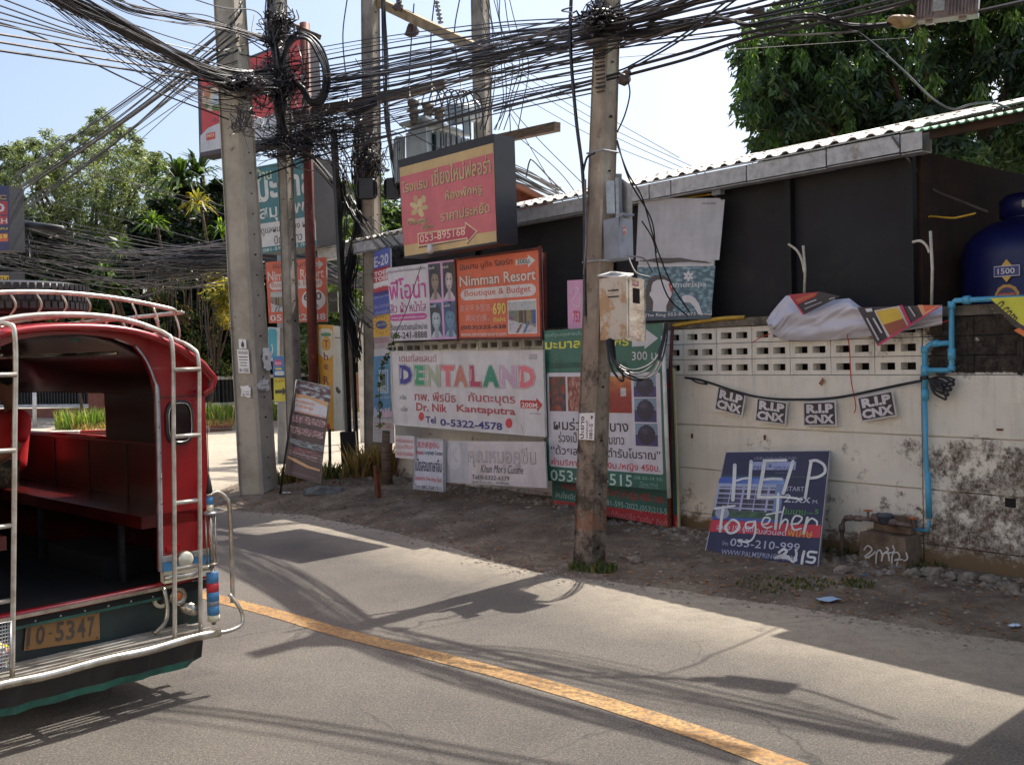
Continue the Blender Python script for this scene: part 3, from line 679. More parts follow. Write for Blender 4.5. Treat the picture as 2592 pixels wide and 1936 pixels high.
link('riser_pipe', MB().tube(wl([(2130, 1420), (2131, 1330), (2137, 1315), (2150, 1310), (2190, 1312), (2240, 1320), (2310, 1330)], .15), .015, 9), GP, asm)
for a, b in (((2131, 1345), (2131, 1328)), ((2140, 1311), (2156, 1310)), ((2164, 1311), (2180, 1312))): link('fitting', MB().cyl(wl([a], .15)[0], wl([b], .15)[0], .022, 10), GP, asm)
mp_ = wl([(2240, 1316)], .15)[0]; link('meter_body', MB().lathe(mp_-np.array([0, 0, .03]), [(0, 0), (.035, 0), (.05, .02), (.05, .05), (.055, .052), (.055, .075), (0, .08)], 18), mat('dark_meter_casing', (66, 68, 78), .5), asm)
link('strainer', MB().cyl(wl([(2208, 1308)], .15)[0], wl([(2268, 1325)], .15)[0], .028, 12), GP, asm)
for (x, y) in ((2197, 1293), (2312, 1312)):
    p = wl([(x, y)], .15)[0]; link('valve_wheel', MB().lathe(p, [(.004, 0), (.032, 0), (.034, .006), (.004, .010)], 12), RV, asm); link('valve_stem', MB().cyl(p, p-np.array([0, 0, .07]), .010, 8), GP, asm)
# small house roof glimpsed behind the shed
hs = thing('timber_gable_house', 'brown timber gable of a house glimpsed past the pink hotel sign', 'building', W(-6.5, -3.5))
a, b, c_, d = P(1285, 450, 15.5), P(1400, 508, 15.5), P(1400, 620, 15.5), P(1270, 620, 15.5)
link('gable', MB().slab([d, c_, b, a], (0, -1, 0), .3), mat('brown_timber_cladding', (132, 72, 48), .7, c2=(104, 56, 38), scale=10), hs)
link('barge_board', MB().slab([P(1284, 462, 15.3), P(1400, 520, 15.3), P(1400, 508, 15.3), P(1284, 446, 15.3)], (0, -1, 0), .25), mat('pale_brown_barge_board', (170, 112, 84), .6), hs)
# ================================================================ poles
DOWN = np.array([0, 0, -1.])
def pole(name, label, bot, top, wb, wt, rot, mt, cham=.18, N=30, y_ext=0, cat='utility pole'):
    """tapered square concrete pole between two world points"""
    base = np.array(bot); t = thing(name, label, cat, base)
    A = nrm([math.cos(rot), math.sin(rot), 0]); B = nrm([-math.sin(rot), math.cos(rot), 0]); mb = MB(); n = 8; vs = []
    ring = []
    for (x, y) in ((1, 1), (-1, 1), (-1, -1), (1, -1)):
        ring += [(x*(1-cham*(1 if (x*y > 0) else 0)), y*(1-cham*(0 if (x*y > 0) else 1))), (x*(1-cham*(0 if x*y > 0 else 1)), y*(1-cham*(1 if x*y > 0 else 0)))]
    for i in range(n+1):
        f = i/n; c = base+(np.array(top)-base)*f; h = (wb+(wt-wb)*f)/2
        for x, y in ring: vs.append(c+A*x*h+B*y*h)
    k = len(ring); fs = [(i*k+j, i*k+(j+1) % k, (i+1)*k+(j+1) % k, (i+1)*k+j) for i in range(n) for j in range(k)]+[tuple(range(k)), tuple(n*k+j for j in range(k))]
    mb.add(vs, fs); link('shaft', mb, mt, t)
    # bolt holes down the two faces turned to the street
    hb = MB()
    for s_ in (1, 2):
        fc = (-B, A) if s_ == 1 else ((A, B))
        for i in range(N):
            f = (i+.5)/N; c = base+(np.array(top)-base)*f; h = (wb+(wt-wb)*f)/2; nn = fc[0]
            hb.cyl(c+nn*(h-.012), c+nn*(h+.0015), .0075 if i % 4 else .011, 8)
    link('bolt_holes', hb, M['hole'], t, kind='stuff'); return t
# pole A: the pale one on the left, corner turned towards us
bA = G(656, 1262); bA[2] = -.1; tA = P(566, -260, bA[1])
poleA = pole('concrete_pole', 'thickest pale concrete pole beside the red truck, pasted with notices', bA, tA, .344, .268, math.radians(69), M['concrete_pale'])
bB = G(752, 1235); bB[2] = -.05; tB = P(697, -300, bB[1])
poleB = pole('concrete_pole', 'narrow grey concrete pole wrapped in cable tangle just right of the thickest pole', bB, tB, .165, .132, math.radians(60), M['concrete'])
bC = np.array([G(985, 1190)[0], 12.6, 0]); tC = P(935, -300, 12.6)
poleC = pole('concrete_pole', 'concrete pole carrying timber crossarms behind the striped E-20 banner', bC, tC, .192, .18, math.radians(60), M['concrete'])
bD = P(1240, 1100, 12.9); bD[2] = 0; tD = P(1208, -300, 12.9)
poleD = pole('concrete_pole', 'plain concrete pole rising behind the pink hotel sign', bD, tD, .20, .185, math.radians(60), M['concrete'])
bE = G(1490, 1432); bE[2] = -.05; tE = P(1549, -320, bE[1])
def pole_mat_E():
    m, nt, b, g = newmat('stained_old_concrete')
    c = ramp(nt, tex(nt, g, 2.5, 7, .7, stretch=(1, 1, .5)), [(.34, lin((128, 112, 96))), (.52, lin((150, 136, 120))), (.66, lin((176, 166, 148)))])
    sep = nt.nodes.new('ShaderNodeSeparateXYZ'); nt.links.new(g.outputs['Position'], sep.inputs[0])
    r = nt.nodes.new('ShaderNodeMapRange'); nt.links.new(sep.outputs[2], r.inputs[0]); r.inputs[1].default_value = 2.3*S; r.inputs[2].default_value = .2*S
    ad = nt.nodes.new('ShaderNodeMath'); ad.operation = 'MULTIPLY_ADD'; nt.links.new(r.outputs[0], ad.inputs[0]); ad.inputs[1].default_value = .12; nt.links.new(tex(nt, g, 5, 8, .8, w=4), ad.inputs[2])
    f = ramp(nt, ad.outputs[0], [(.56, BW[0]), (.68, BW[1])]); c = mixc(nt, f, c, lin((78, 68, 58)))
    # faded orange band
    z1 = nt.nodes.new('ShaderNodeMapRange'); nt.links.new(sep.outputs[2], z1.inputs[0]); z1.inputs[1].default_value = .27*S; z1.inputs[2].default_value = .29*S
    z2 = nt.nodes.new('ShaderNodeMapRange'); nt.links.new(sep.outputs[2], z2.inputs[0]); z2.inputs[1].default_value = .44*S; z2.inputs[2].default_value = .41*S
    mm = nt.nodes.new('ShaderNodeMath'); mm.operation = 'MULTIPLY'; nt.links.new(z1.outputs[0], mm.inputs[0]); nt.links.new(z2.outputs[0], mm.inputs[1])
    m3_ = nt.nodes.new('ShaderNodeMath'); m3_.operation = 'MULTIPLY'; nt.links.new(mm.outputs[0], m3_.inputs[0]); nt.links.new(ramp(nt, tex(nt, g, 14, 6, .7, w=2), [(.40, BW[0]), (.55, (.8, .8, .8, 1))]), m3_.inputs[1])
    c = mixc(nt, m3_.outputs[0], c, lin((146, 98, 70)))
    nt.links.new(c, b.inputs['Base Color']); b.inputs['Roughness'].default_value = .9; bump(nt, b, tex(nt, g, 60, 6, .75), .4, .01); return m
poleE = pole('concrete_pole', 'stained concrete pole with electrical cabinets and a faded orange band, middle of the scene', bE, tE, .188, .142, math.radians(42), pole_mat_E(), N=13)
# far grey post behind the teal sign
bF = P(712, 1100, 15.5); bF[2] = 0; solo('steel_post', MB().cyl(bF, P(712, 250, 15.5), .07, 10), M['grey'], 'far grey round post carrying the red food billboard', 'post', base=bF)
bF = G(758, 1238); bF = np.array([-2.38, 12.35, 0]); tF = P(768, 60, 12.35)
solo('steel_post', MB().cyl(P(800, 1200, 12.35), P(771, 60, 12.35), .062, 14), M['redsteel'], 'red oxide painted round post right of the narrow grey pole', 'post', base=P(800, 1200, 12.35))
# black twin posts with box foot
gp = thing('black_post_frame', 'tall pair of black steel posts rising from a black box foot', 'sign frame', P(885, 1205, 12.7))
link('post', MB().tube([P(887, 1205, 12.7), P(868, 780, 12.7), P(845, 330, 12.7)], .045, 4), M['blacksteel'], gp); link('post', MB().tube([P(905, 1205, 12.9), P(888, 780, 12.9), P(876, 640, 12.9)], .033, 4), M['blacksteel'], gp)
c1 = P(886, 1150, 12.7); link('box_foot', MB().hexa([P(x, y, d) for x, y, d in ((866, 1212, 12.6), (908, 1212, 12.6), (912, 1206, 12.95), (872, 1206, 12.95), (860, 1094, 12.6), (899, 1092, 12.6), (903, 1090, 12.95), (866, 1091, 12.95))]), M['blacksteel'], gp)
solo('steel_post', MB().tube([P(836, 1205, 12.25), P(834, 1085, 12.25)], .02, 6), M['blacksteel'], 'thin dark post under the yellow and white vertical board', 'post', base=P(836, 1205, 12.25))
p0, p1 = G(960, 1272, .05), None; p1 = P(952, 1178, p0[1])
solo('rusty_stake', MB().tube([p0-np.array([0, 0, .1]), p1], .034, 4), M['rust'], 'short rusty orange iron stake standing in the dirt', 'stake', base=p0)
solo('rotten_post', MB().tube([P(980, 1230, 11.3), P(978, 1150, 11.3), P(982, 1090, 11.3)], [.07, .06, .065], 7), M['wood'], 'dark rotten wooden post under the striped banner', 'post', base=P(980, 1230, 11.3))
# timber crossarms
def beam(label, a, b, r, mt, ax=(0, 0, 1)):
    a, b = np.array(a), np.array(b); d = nrm(b-a); z = nrm(np.cross(d, np.cross(np.array(ax), d))); y = np.cross(z, d)
    return solo('crossarm', MB().box((a+b)/2, (np.linalg.norm(b-a)/2, r*.9, r), (d, y, z)), mt, label, 'crossarm', base=a, group='timber crossarms on the poles')
beam('longest weathered crossarm, tilting up to the right left of the transformer', P(745, 298, 12.4), P(1126, 213, 12.15), .055, M['wood'])
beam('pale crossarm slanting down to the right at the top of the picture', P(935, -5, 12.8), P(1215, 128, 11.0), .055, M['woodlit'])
beam('dark crossarm end sticking out to the right behind the pink hotel sign', P(1190, 368, 11.6), P(1411, 321, 10.4), .048, M['wood'])
beam('short black crossarm piece under the long weathered crossarm', P(880, 290, 12.2), P(958, 262, 12.0), .035, M['blacksteel'])
beam('brown crossarm piece beside the cable coil left of the transformer', P(724, 57, 12.5), P(808, 95, 12.1), .03, M['wood'])
# notices pasted on poles
def notice(label, q, d, lines, col=(232, 232, 232), torn=False, big=None):
    """q: four photo points of the sheet; d: depths left, right"""
    pts = [P(q[0][0], q[0][1], d[0]), P(q[1][0], q[1][1], d[1]), P(q[2][0], q[2][1], d[1]), P(q[3][0], q[3][1], d[0])]
    n = nrm(np.cross(pts[1]-pts[0], pts[3]-pts[0])); n = n if n@(CAMP-pts[0]) > 0 else -n
    mb = MB(); mb.c = []
    def B(s, t, l=0): return (pts[0]*(1-s)+pts[1]*s)*(1-t)+(pts[3]*(1-s)+pts[2]*s)*t+n*(.0012+.0012*l)
    if torn:
        k = 22; ring = []
        for i in range(k):
            th = 6.283*i/k; r = .5*rnd.uniform(.66, 1.12); ring.append(B(.5+r*np.sign(math.cos(th))*abs(math.cos(th))**.6*1.1, .5+r*np.sign(math.sin(th))*abs(math.sin(th))**.6*1.1))
        mb.add([B(.5, .5)]+ring, [(0, 1+(i+1) % k, 1+i) for i in range(k)]); mb.c += [lin(col)]*k
    else: mb.add([B(0, 0), B(1, 0), B(1, 1), B(0, 1)], [(3, 2, 1, 0)]); mb.c.append(lin(col))
    for (s0, t0, s1, t1, c, tx) in lines:
        if tx is None: mb.add([B(s0, t0, 1), B(s1, t0, 1), B(s1, t1, 1), B(s0, t1, 1)], [(3, 2, 1, 0)]); mb.c.append(lin(c))
        elif isinstance(tx, str) and tx.startswith('^'):
            v, f = glyphs(tx[1:], .02); mb.add([B(s0+(s1-s0)*b, t1-(t1-t0)*a, 1) for a, b in v*[1, -1]+[0, 1]], f); mb.c += [lin(c)]*len(f)
        elif isinstance(tx, list): mb.add([B(s0+(s1-s0)*a, t0+(t1-t0)*b, 1+.5*('l' in str(c))) for a, b in tx], [tuple(range(len(tx)))]); mb.c.append(lin(c))
        else:
            v, f = glyphs(tx, .01); mb.add([B(s0+(s1-s0)*a, t1+(t0-t1)*b, 1) for a, b in v], f); mb.c += [lin(c)]*len(f)
    return solo('paper_notice', mb, PRINT, label, 'notice', group='notices pasted on the poles')
DK = (40, 40, 44)
def fdep(x, y, b, t_, wb, wt, rot, side):
    """depth at which the photo point lies on the left (0) or right (1) street face of a pole"""
    rot = math.radians(rot); n = -np.array([math.cos(rot), math.sin(rot), 0]) if side == 0 else np.array([math.sin(rot), -math.cos(rot), 0]); d = b[1]
    for _ in range(4):
        q = P(x, y, d); f = (q[2]-b[2])/(t_[2]-b[2]); c = b+(t_-b)*f; h = (wb+(wt-wb)*f)/2+.002; d = PL(x, y, c+n*h, n)[1]
    return d
def nA(label, q, side, *a, **k):
    d = [fdep(x, y, bA, tA, .344, .268, 69, side) for x, y in q]; return notice(label, q, (sum(d[::3])/2, sum(d[1:3])/2), *a, **k)
flame = [(.5, 0), (.62, .25), (.8, .5), (.78, .8), (.55, 1), (.3, .95), (.16, .7), (.22, .42), (.38, .3)]
nA('small square notice with a black flame symbol high on the thickest pole', [(604, 858), (623, 859), (624, 882), (605, 882)], 0, [(.2, .08, .85, .92, DK, flame), (.42, .6, .6, .92, (206, 208, 210), flame)])
nA('white text notice directly below the flame symbol on the thickest pole', [(600, 884), (629, 885), (633, 945), (604, 944)], 0, [(.1, .05, .9, .2, DK, 'ที่พักห้องให้'), (.1, .3, .9, .34, DK, None), (.1, .42, .9, .45, DK, None), (.2, .54, .8, .57, DK, None), (.2, .66, .8, .69, DK, None), (.1, .8, .9, .95, DK, '086-1158282')])
nA('ragged paper scrap low on the left face of the thickest pole', [(608, 976), (634, 976), (636, 1004), (609, 1005)], 0, [(.35, .45, .85, .58, DK, 'อ.ก่อน'), (.2, .7, .85, .84, DK, '081-0287')], torn=True)
nA('ragged white paper remnant on the sunlit face of the thickest pole', [(661, 884), (685, 884), (688, 938), (668, 938)], 1, [(.3, .3, .6, .5, (150, 148, 144), None)], torn=True)
nA('torn square notice on the sunlit face of the thickest pole, below the remnant', [(651, 960), (681, 959), (682, 988), (653, 990)], 1, [(.1, .08, .45, .3, DK, 'บ้าน'), (.3, .42, .85, .6, DK, '02-650'), (.1, .78, .8, .95, DK, '081-5095')], torn=True)
notice('white vertical notice pasted on the stained middle pole', [(1467, 1046), (1506, 1044), (1504, 1114), (1465, 1112)], (fdep(1470, 1080, bE, tE, .188, .142, 42, 0)-.003, fdep(1502, 1080, bE, tE, .188, .142, 42, 0)-.003), [(.06, .12, .34, .96, DK, '^ปะยาง'), (.42, .30, .60, .94, (110, 70, 100), '^นอกสถานที่'), (.68, .40, .90, .96, DK, '^081-5'), (.74, .1, .92, .26, DK, [(0, 0), (1, .3), (.3, 1)])])
# ---------------------------------------------------------------- cabinets on the middle pole
def hexpx(fr, dn): pass
cab = thing('electrical_cabinet', 'grey metal electrical box high on the middle pole', 'electrical box', P(1560, 655, 7.2))
def box3(x0, x1, x2, yt, yb, d0, d1, d2, mt, name, par, slope0=0, slope2=0):
    """box seen on its corner: left edge x0 depth d0, near corner x1 depth d1, right edge x2 depth d2"""
    a0, a1, a2 = [P(x, yt+s_, d) for x, d, s_ in ((x0, d0, slope0), (x1, d1, 0), (x2, d2, slope2))]
    h = P(x1, yt, d1)[2]-P(x1, yb, d1)[2]; zt = a1[2]
    a0[2] = zt; a2[2] = zt; a3 = a0+a2-a1; t = [a1, a2, a3, a0]; b = [q-np.array([0, 0, h]) for q in t]
    # lean slightly like the photo
    return link(name, MB().hexa(b+t), mt, par)
box3(1527, 1566, 1601, 549, 652, 7.22, 7.06, 7.22, M['grey'], 'box_body', cab)
dd = P(1583, 556, 7.10); link('hood', MB().box(dd+np.array([0, -.03, .03]), (.055, .03, .008), (nrm([1, .75, 0]), nrm([-.75, 1, 0]), (0, 0, 1))), M['grey'], cab)
link('warning_label', MB().box(P(1581, 584, 7.115), (.018, .001, .03), (nrm([.9, .8, 0]), nrm([-.8, .9, 0]), (0, 0, 1))), mat('red_white_label', (190, 90, 80), .5, c2=(214, 206, 200), scale=40), cab)
link('bracket', MB().box(P(1562, 520, 7.35), (.012, .02, .20)).box(P(1545, 500, 7.3), (.03, .01, .12)), M['galv'], cab)
old = thing('meter_cabinet', 'battered beige cabinet with peeling posters and open silver door on the middle pole', 'electrical box', P(1550, 860, 7.2))
PEEL = mat('peeling_beige_enamel', (196, 186, 170), .6, c2=(176, 142, 104), scale=5, lo=.48, hi=.56, c3=(60, 54, 50), s3=12, lo3=.62, hi3=.68)
SIL = mat('crumpled_silver_sheet', (206, 204, 196), .30, .55, c2=(140, 134, 120), scale=8, bmp=.9, bs=14)
box3(1516, 1588, 1600, 697, 858, 7.25, 7.0, 7.2, PEEL, 'cabinet_body', old)
link('cabinet_top', MB().slab([P(1512, 696, 7.28), P(1590, 700, 6.97), P(1604, 692, 7.22), P(1540, 686, 7.4)], (0, 0, 1), .012), M['white'], old)
for yy in (735, 751): link('vent_slot', MB().box(P(1552, yy, 7.105), (.045, .004, .004), (nrm([.29, -.25, 0]), nrm([.25, .29, 0]), (0, 0, 1))), M['hole'], old)
dq = [P(1588, 700, 7.0), P(1631, 708, 6.93), P(1634, 866, 6.93), P(1589, 862, 7.0)]
n_ = nrm(np.cross(dq[1]-dq[0], dq[3]-dq[0])); n_ = n_ if n_@(CAMP-dq[0]) > 0 else -n_
def dl(s, t, o=0): return (dq[0]*(1-s)+dq[1]*s)*(1-t)+(dq[3]*(1-s)+dq[2]*s)*t+n_*o
md = MB()
for a, b, c, d in ((0, 1, 0, .16), (0, .3, .16, .40), (.72, 1, .16, .40), (0, 1, .40, 1)): md.slab([dl(a, d), dl(b, d), dl(b, c), dl(a, c)], n_, .012)
for a, b, c, d in ((0, .06, 0, 1), (.94, 1, 0, 1), (.06, .94, 0, .04), (.06, .94, .96, 1)): md.slab([dl(a, d, .012), dl(b, d, .012), dl(b, c, .012), dl(a, c, .012)], n_, .012)
link('open_door', md, SIL, old); link('door_glass', MB().slab([dl(.3, .40, -.004), dl(.72, .40, -.004), dl(.72, .16, -.004), dl(.3, .16, -.004)], n_, .004), M['hole'], old)
link('danger_sticker', MB().slab([dl(.3, .13, .003), dl(.66, .13, .003), dl(.66, .05, .003), dl(.3, .05, .003)], n_, .002), mat('red_sticker', (160, 56, 56), .5, c2=(200, 190, 190), scale=50), old)
bd = thing('mounting_board', 'grey backboard fixed behind the top of the electrical box on the middle pole', 'board', P(1580, 560, 7.6))
link('board', MB().slab([P(1575, 600, 7.65), P(1600, 600, 7.55), P(1601, 470, 7.55), P(1573, 452, 7.65)], (0, -1, 0), .02), M['galv'], bd); link('upright', MB().slab([P(1556, 600, 7.6), P(1574, 600, 7.6), P(1574, 440, 7.6), P(1556, 440, 7.6)], (0, -1, 0), .05), M['grey'], bd)
# steel straps on the middle pole
for y_, lb in ((388, 'bright steel strap round the middle pole above the electrical box'), (663, 'thin steel strap round the middle pole between the two cabinets')):
    mb = MB(); f = (P(1500, y_, bE[1])[2]-bE[2])/(tE[2]-bE[2]); c = bE+(tE-bE)*f; h = (.188+(.142-.188)*f)/2+.004; a = math.radians(42)
    A = np.array([math.cos(a), math.sin(a), 0]); B = np.array([-math.sin(a), math.cos(a), 0])
    mb.tube([c+A*h+B*h, c-A*h+B*h, c-A*h-B*h, c+A*h-B*h], .006, 5, closed=True); solo('steel_strap', mb, M['galv'], lb, 'strap')
# ---------------------------------------------------------------- transformer behind the hotel sign
TG = mat('pale_green_grey_enamel', (164, 176, 182), .4, c2=(140, 152, 158), scale=3, c3=(84, 74, 62), s3=7, lo3=.64, hi3=.72)
tr = thing('transformer', 'grey pole transformer with three bushings above the pink hotel sign', 'transformer', P(1080, 420, 11.3))
box3(1026, 1078, 1100, 312, 470, 11.7, 11.2, 11.9, TG, 'tank', tr)
link('lid', MB().slab([P(1010, 312, 11.85), P(1077, 292, 11.1), P(1190, 338, 11.9), P(1130, 345, 12.6)], (0, 0, 1), .03), TG, tr)
for i in range(7):
    x = 1105+i*13; link('radiator_fin', MB().slab([P(x, 460, 11.6), P(x+9, 460, 11.6), P(x+9, 330+i*4, 11.6), P(x, 326+i*4, 11.6)], nrm([.3, -1, 0]), .22), M['galv'] if i in (1, 2, 3) else TG, tr)
for i in range(5):
    x = 1003+i*5; link('radiator_fin', MB().slab([P(x, 460, 11.9), P(x+3, 460, 11.9), P(x+3, 345, 11.9), P(x, 345, 11.9)], nrm([.3, -1, 0]), .2), TG, tr)
a, b = P(1140, 292, 11.7), P(1198, 282, 11.9); link('oil_drum', MB().cyl(a, b, .125, 20), TG, tr); link('drum_rim', MB().cyl(b, b+nrm(b-a)*.03, .135, 20), M['galv'], tr)
link('drum_leg', MB().box(P(1182, 325, 11.8), (.05, .05, .09)), TG, tr)
BU = mat('brown_porcelain', (86, 70, 62), .4, c2=(124, 116, 104), scale=12)
for (x, y0, y1) in ((1048, 315, 255), (1084, 305, 265), (1112, 312, 275)):
    c = P(x, y0, 11.35); h = P(x, y1, 11.35)[2]-c[2]
    link('bushing', MB().lathe(c, [(.03, 0), (.05, .02), (.035, .04), (.06, .10*h/.27), (.04, .13*h/.27), (.085, .15*h/.27), (.045, .17*h/.27), (.05, .2*h/.27), (.065, .21*h/.27), (.07, h), (0, h)], 14), BU, tr)
# ================================================================ advertising boards
WHT = (226, 226, 228); BLK = (32, 30, 34)
class Sign:
    def __init__(s, name, label, q, d, crop=(0, 0, 1), thick=.02, back=None, cat='sign', base=None, group=None, frame=None, fw=.02, **kw):
        """q: TL TR BR BL photo points; d: depths of the four corners"""
        if len(d) == 2: d = (d[0], d[1], d[1], d[0])
        s.q = [np.array(p, float) for p in q]; s.d = d; s.cr = crop
        s.w = [P(p[0], p[1], dd) for p, dd in zip(q, d)]
        # make the board exactly planar
        n = nrm(np.cross(s.w[1]-s.w[0], s.w[3]-s.w[0])); n = n if n@(CAMP-s.w[0]) > 0 else -n
        s.w[2] = PL(q[2][0], q[2][1], s.w[0], n); s.n = n
        s.t = thing(name, label, cat, base if base is not None else (s.w[3]+s.w[2])/2, group)
        s.mb = MB(); s.mb.c = []; s.l = 0
        link('board', MB().slab([s.w[3], s.w[2], s.w[1], s.w[0]], n, thick), back or M['white'], s.t)
        if frame is not None:
            for a, b in ((0, 1), (1, 2), (2, 3), (3, 0)):
                dr = nrm(s.w[b]-s.w[a]); up = nrm(np.cross(n, dr))
                link('frame_bar', MB().box((s.w[a]+s.w[b])/2+n*.006, (np.linalg.norm(s.w[b]-s.w[a])/2+(fw if a % 2 else -fw*.0), fw/2, fw*.6), (dr, up, n)), frame, s.t)
    def st(s, x, y):
        x = x/s.cr[2]+s.cr[0]; y = y/s.cr[2]+s.cr[1]; TL, TR, BR, BL = s.q; t = .5
        for _ in range(4):
            L = TL+(BL-TL)*t; R_ = TR+(BR-TR)*t; ss = (x-L[0])/(R_[0]-L[0]); T_ = TL+(TR-TL)*ss; B_ = BL+(BR-BL)*ss; t = (y-T_[1])/(B_[1]-T_[1])
        return ss, t
    def pt(s, a, b, l=0):
        dl = s.d[0]*(1-b)+s.d[3]*b; dr = s.d[1]*(1-b)+s.d[2]*b; u = (a/dr)/((1-a)/dl+a/dr)
        dt = s.d[0]*(1-a)+s.d[1]*a; db = s.d[3]*(1-a)+s.d[2]*a; v = (b/db)/((1-b)/dt+b/db)
        return (s.w[0]*(1-u)+s.w[1]*u)*(1-v)+(s.w[3]*(1-u)+s.w[2]*u)*v+s.n*(.0015+.0011*l)
    def poly(s, pts, c, l=1, st=False):
        pp = [p if st else s.st(*p) for p in pts]; s.mb.add([s.pt(a, b, l) for a, b in pp], [tuple(range(len(pp)))]); s.mb.c.append(lin(c)); return s
    def full(s, c, l=0): return s.poly([(0, 0), (1, 0), (1, 1), (0, 1)], c, l, True)
    def rect(s, x0, y0, x1, y1, c, l=1, rnd_=0):
        a0, b0 = s.st(x0, y0); a1, b1 = s.st(x1, y1)
        if rnd_:
            w_, h = a1-a0, b1-b0; rx, ry = rnd_*w_, rnd_*w_*np.linalg.norm(s.w[1]-s.w[0])/np.linalg.norm(s.w[3]-s.w[0]); ry = min(ry, h/2); p = []
            for cx, cy, th in ((a1-rx, b0+ry, -90), (a1-rx, b1-ry, 0), (a0+rx, b1-ry, 90), (a0+rx, b0+ry, 180)):
                for k in range(5): an = math.radians(th+k*22.5); p.append((cx+rx*math.cos(an), cy+ry*math.sin(an)))
            return s.poly(p, c, l, True)
        return s.poly([(a0, b0), (a1, b0), (a1, b1), (a0, b1)], c, l, True)
    def ell(s, x, y, rx, ry, c, l=1, n=20): return s.poly([(x+rx*math.cos(k*6.2832/n), y+ry*math.sin(k*6.2832/n)) for k in range(n)], c, l)
    def txt(s, t, x0, yc, x1, h, c, l=3, bold=0., shear=0., edge=None):
        v, f = glyphs(t, bold, shear); a0, b0 = s.st(x0, yc); a1, _ = s.st(x1, yc); _, b1 = s.st(x0, yc+h); hh_ = b1-b0
        if edge is not None:
            v2, f2 = glyphs(t, bold+.03, shear); ex = .03*(a1-a0)/max(1, len(t)*.55); ey = .04*hh_
            s.mb.add([s.pt(a0-ex+(a1-a0+2*ex)*p[0], b0+(hh_/2+ey)-(hh_+2*ey)*p[1], l-.6) for p in v2], f2); s.mb.c += [lin(edge)]*len(f2)
        s.mb.add([s.pt(a0+(a1-a0)*p[0], b0+hh_/2-hh_*p[1], l) for p in v], f); s.mb.c += [lin(c)]*len(f); return s
    def pic(s, x0, y0, x1, y1, fn, n=24, m=24, l=2):
        a0, b0 = s.st(x0, y0); a1, b1 = s.st(x1, y1); vs = [s.pt(a0+(a1-a0)*i/n, b0+(b1-b0)*j/m, l) for j in range(m+1) for i in range(n+1)]
        fs = []
        for j in range(m):
            for i in range(n): fs.append((j*(n+1)+i, j*(n+1)+i+1, (j+1)*(n+1)+i+1, (j+1)*(n+1)+i)); s.mb.c.append(lin(fn((i+.5)/n, (j+.5)/m)))
        s.mb.add(vs, fs); return s
    def line(s, pts, wd, c, l=5):
        """painted stroke through crop points"""
        pp = smooth([(*p, 0) for p in pts], 5); k = len(pp); L = []; R_ = []
        for i in range(k):
            t = nrm(pp[min(i+1, k-1)]-pp[max(i-1, 0)]); n = np.array([-t[1], t[0], 0])*wd/2; L.append(pp[i]+n); R_.append(pp[i]-n)
        vs = [s.pt(*s.st(*q[:2]), l) for pr in zip(L, R_) for q in pr]; s.mb.add(vs, [(2*i, 2*i+1, 2*i+3, 2*i+2) for i in range(k-1)]); s.mb.c += [lin(c)]*(k-1)
        for e in (pp[0], pp[-1]): s.ell(e[0], e[1], wd/2, wd/2, c, l, 10)
        return s
    def done(s):
        o = link('printed_face', s.mb, PRINT, s.t, recalc=False); return s
def nz(x, y, k=0., sc=5): return mnoise.noise(Vector((x*sc, y*sc, k)))
def blend(a, b, t): t = max(0, min(1, t)); return tuple(a[i]*(1-t)+b[i]*t for i in range(3))
ARR = [(0, .28), (.62, .28), (.62, 0), (1, .5), (.62, 1), (.62, .72), (0, .72)]
def arrow(s, x0, y0, x1, y1, c, l=2):
    a0, b0 = s.st(x0, y0); a1, b1 = s.st(x1, y1); return s.poly([(a0+(a1-a0)*p, b0+(b1-b0)*q_) for p, q_ in ARR], c, l, True)
# ---- pink hotel light box
s = Sign('hotel_lightbox', 'pink and tan lightbox for a hotel with a flower emblem and arrow 053-895168', [(1007.5, 406), (1249.6, 339), (1258.7, 616), (1022.6, 654)], (10.25, 9.2), (900, 200, 3.3036), thick=.27, back=M['signframe'])
s.rect(368, 745, 1180, 1358, (196, 168, 112), 0)
s.poly([(372, 822), (1150, 618), (1180, 1268), (402, 1392)], (196, 92, 100), 1)
TN = (190, 168, 116); DKB = (92, 52, 48)
for dx, c, l in ((4, DKB, 2), (0, TN, 3)):
    s.txt('โรงแรม', 392+dx, 910+dx, 608+dx, 98, c, l, .012); s.txt('เชียงใหม่ฟลอร่า', 640+dx, 825+dx, 1136+dx, 150, c, l, .012); s.txt('ห้องพักหรู', 752+dx, 985+dx, 1062+dx, 110, c, l, .012); s.txt('ราคาประหยัด', 712+dx, 1150+dx, 1126+dx, 90, c, l, .012)
for k in range(5):
    a = -1.57+k*1.2566+.2; cx, cy = 530+44*math.cos(a), 1080+44*math.sin(a)
    s.poly([(cx+(38*math.cos(t)*math.cos(a)-22*math.sin(t)*math.sin(a)), cy+(38*math.cos(t)*math.sin(a)+22*math.sin(t)*math.cos(a))) for t in [i*.52 for i in range(12)]], TN if k % 2 else (206, 186, 136), 2+k*.3)
s.ell(505, 1005, 17, 34, (184, 150, 108), 2); s.ell(572, 1005, 20, 34, (196, 170, 124), 2); s.ell(470, 1180, 30, 16, TN, 2); s.ell(560, 1190, 40, 22, (188, 160, 116), 2)
for dx, c, l in ((3, DKB, 4), (0, TN, 5)): s.txt('Chiangmai', 435+dx, 1212+dx, 600+dx, 46, c, l, .01, .3); s.txt('Flora', 560+dx, 1240+dx, 650+dx, 40, c, l, .01, .3)
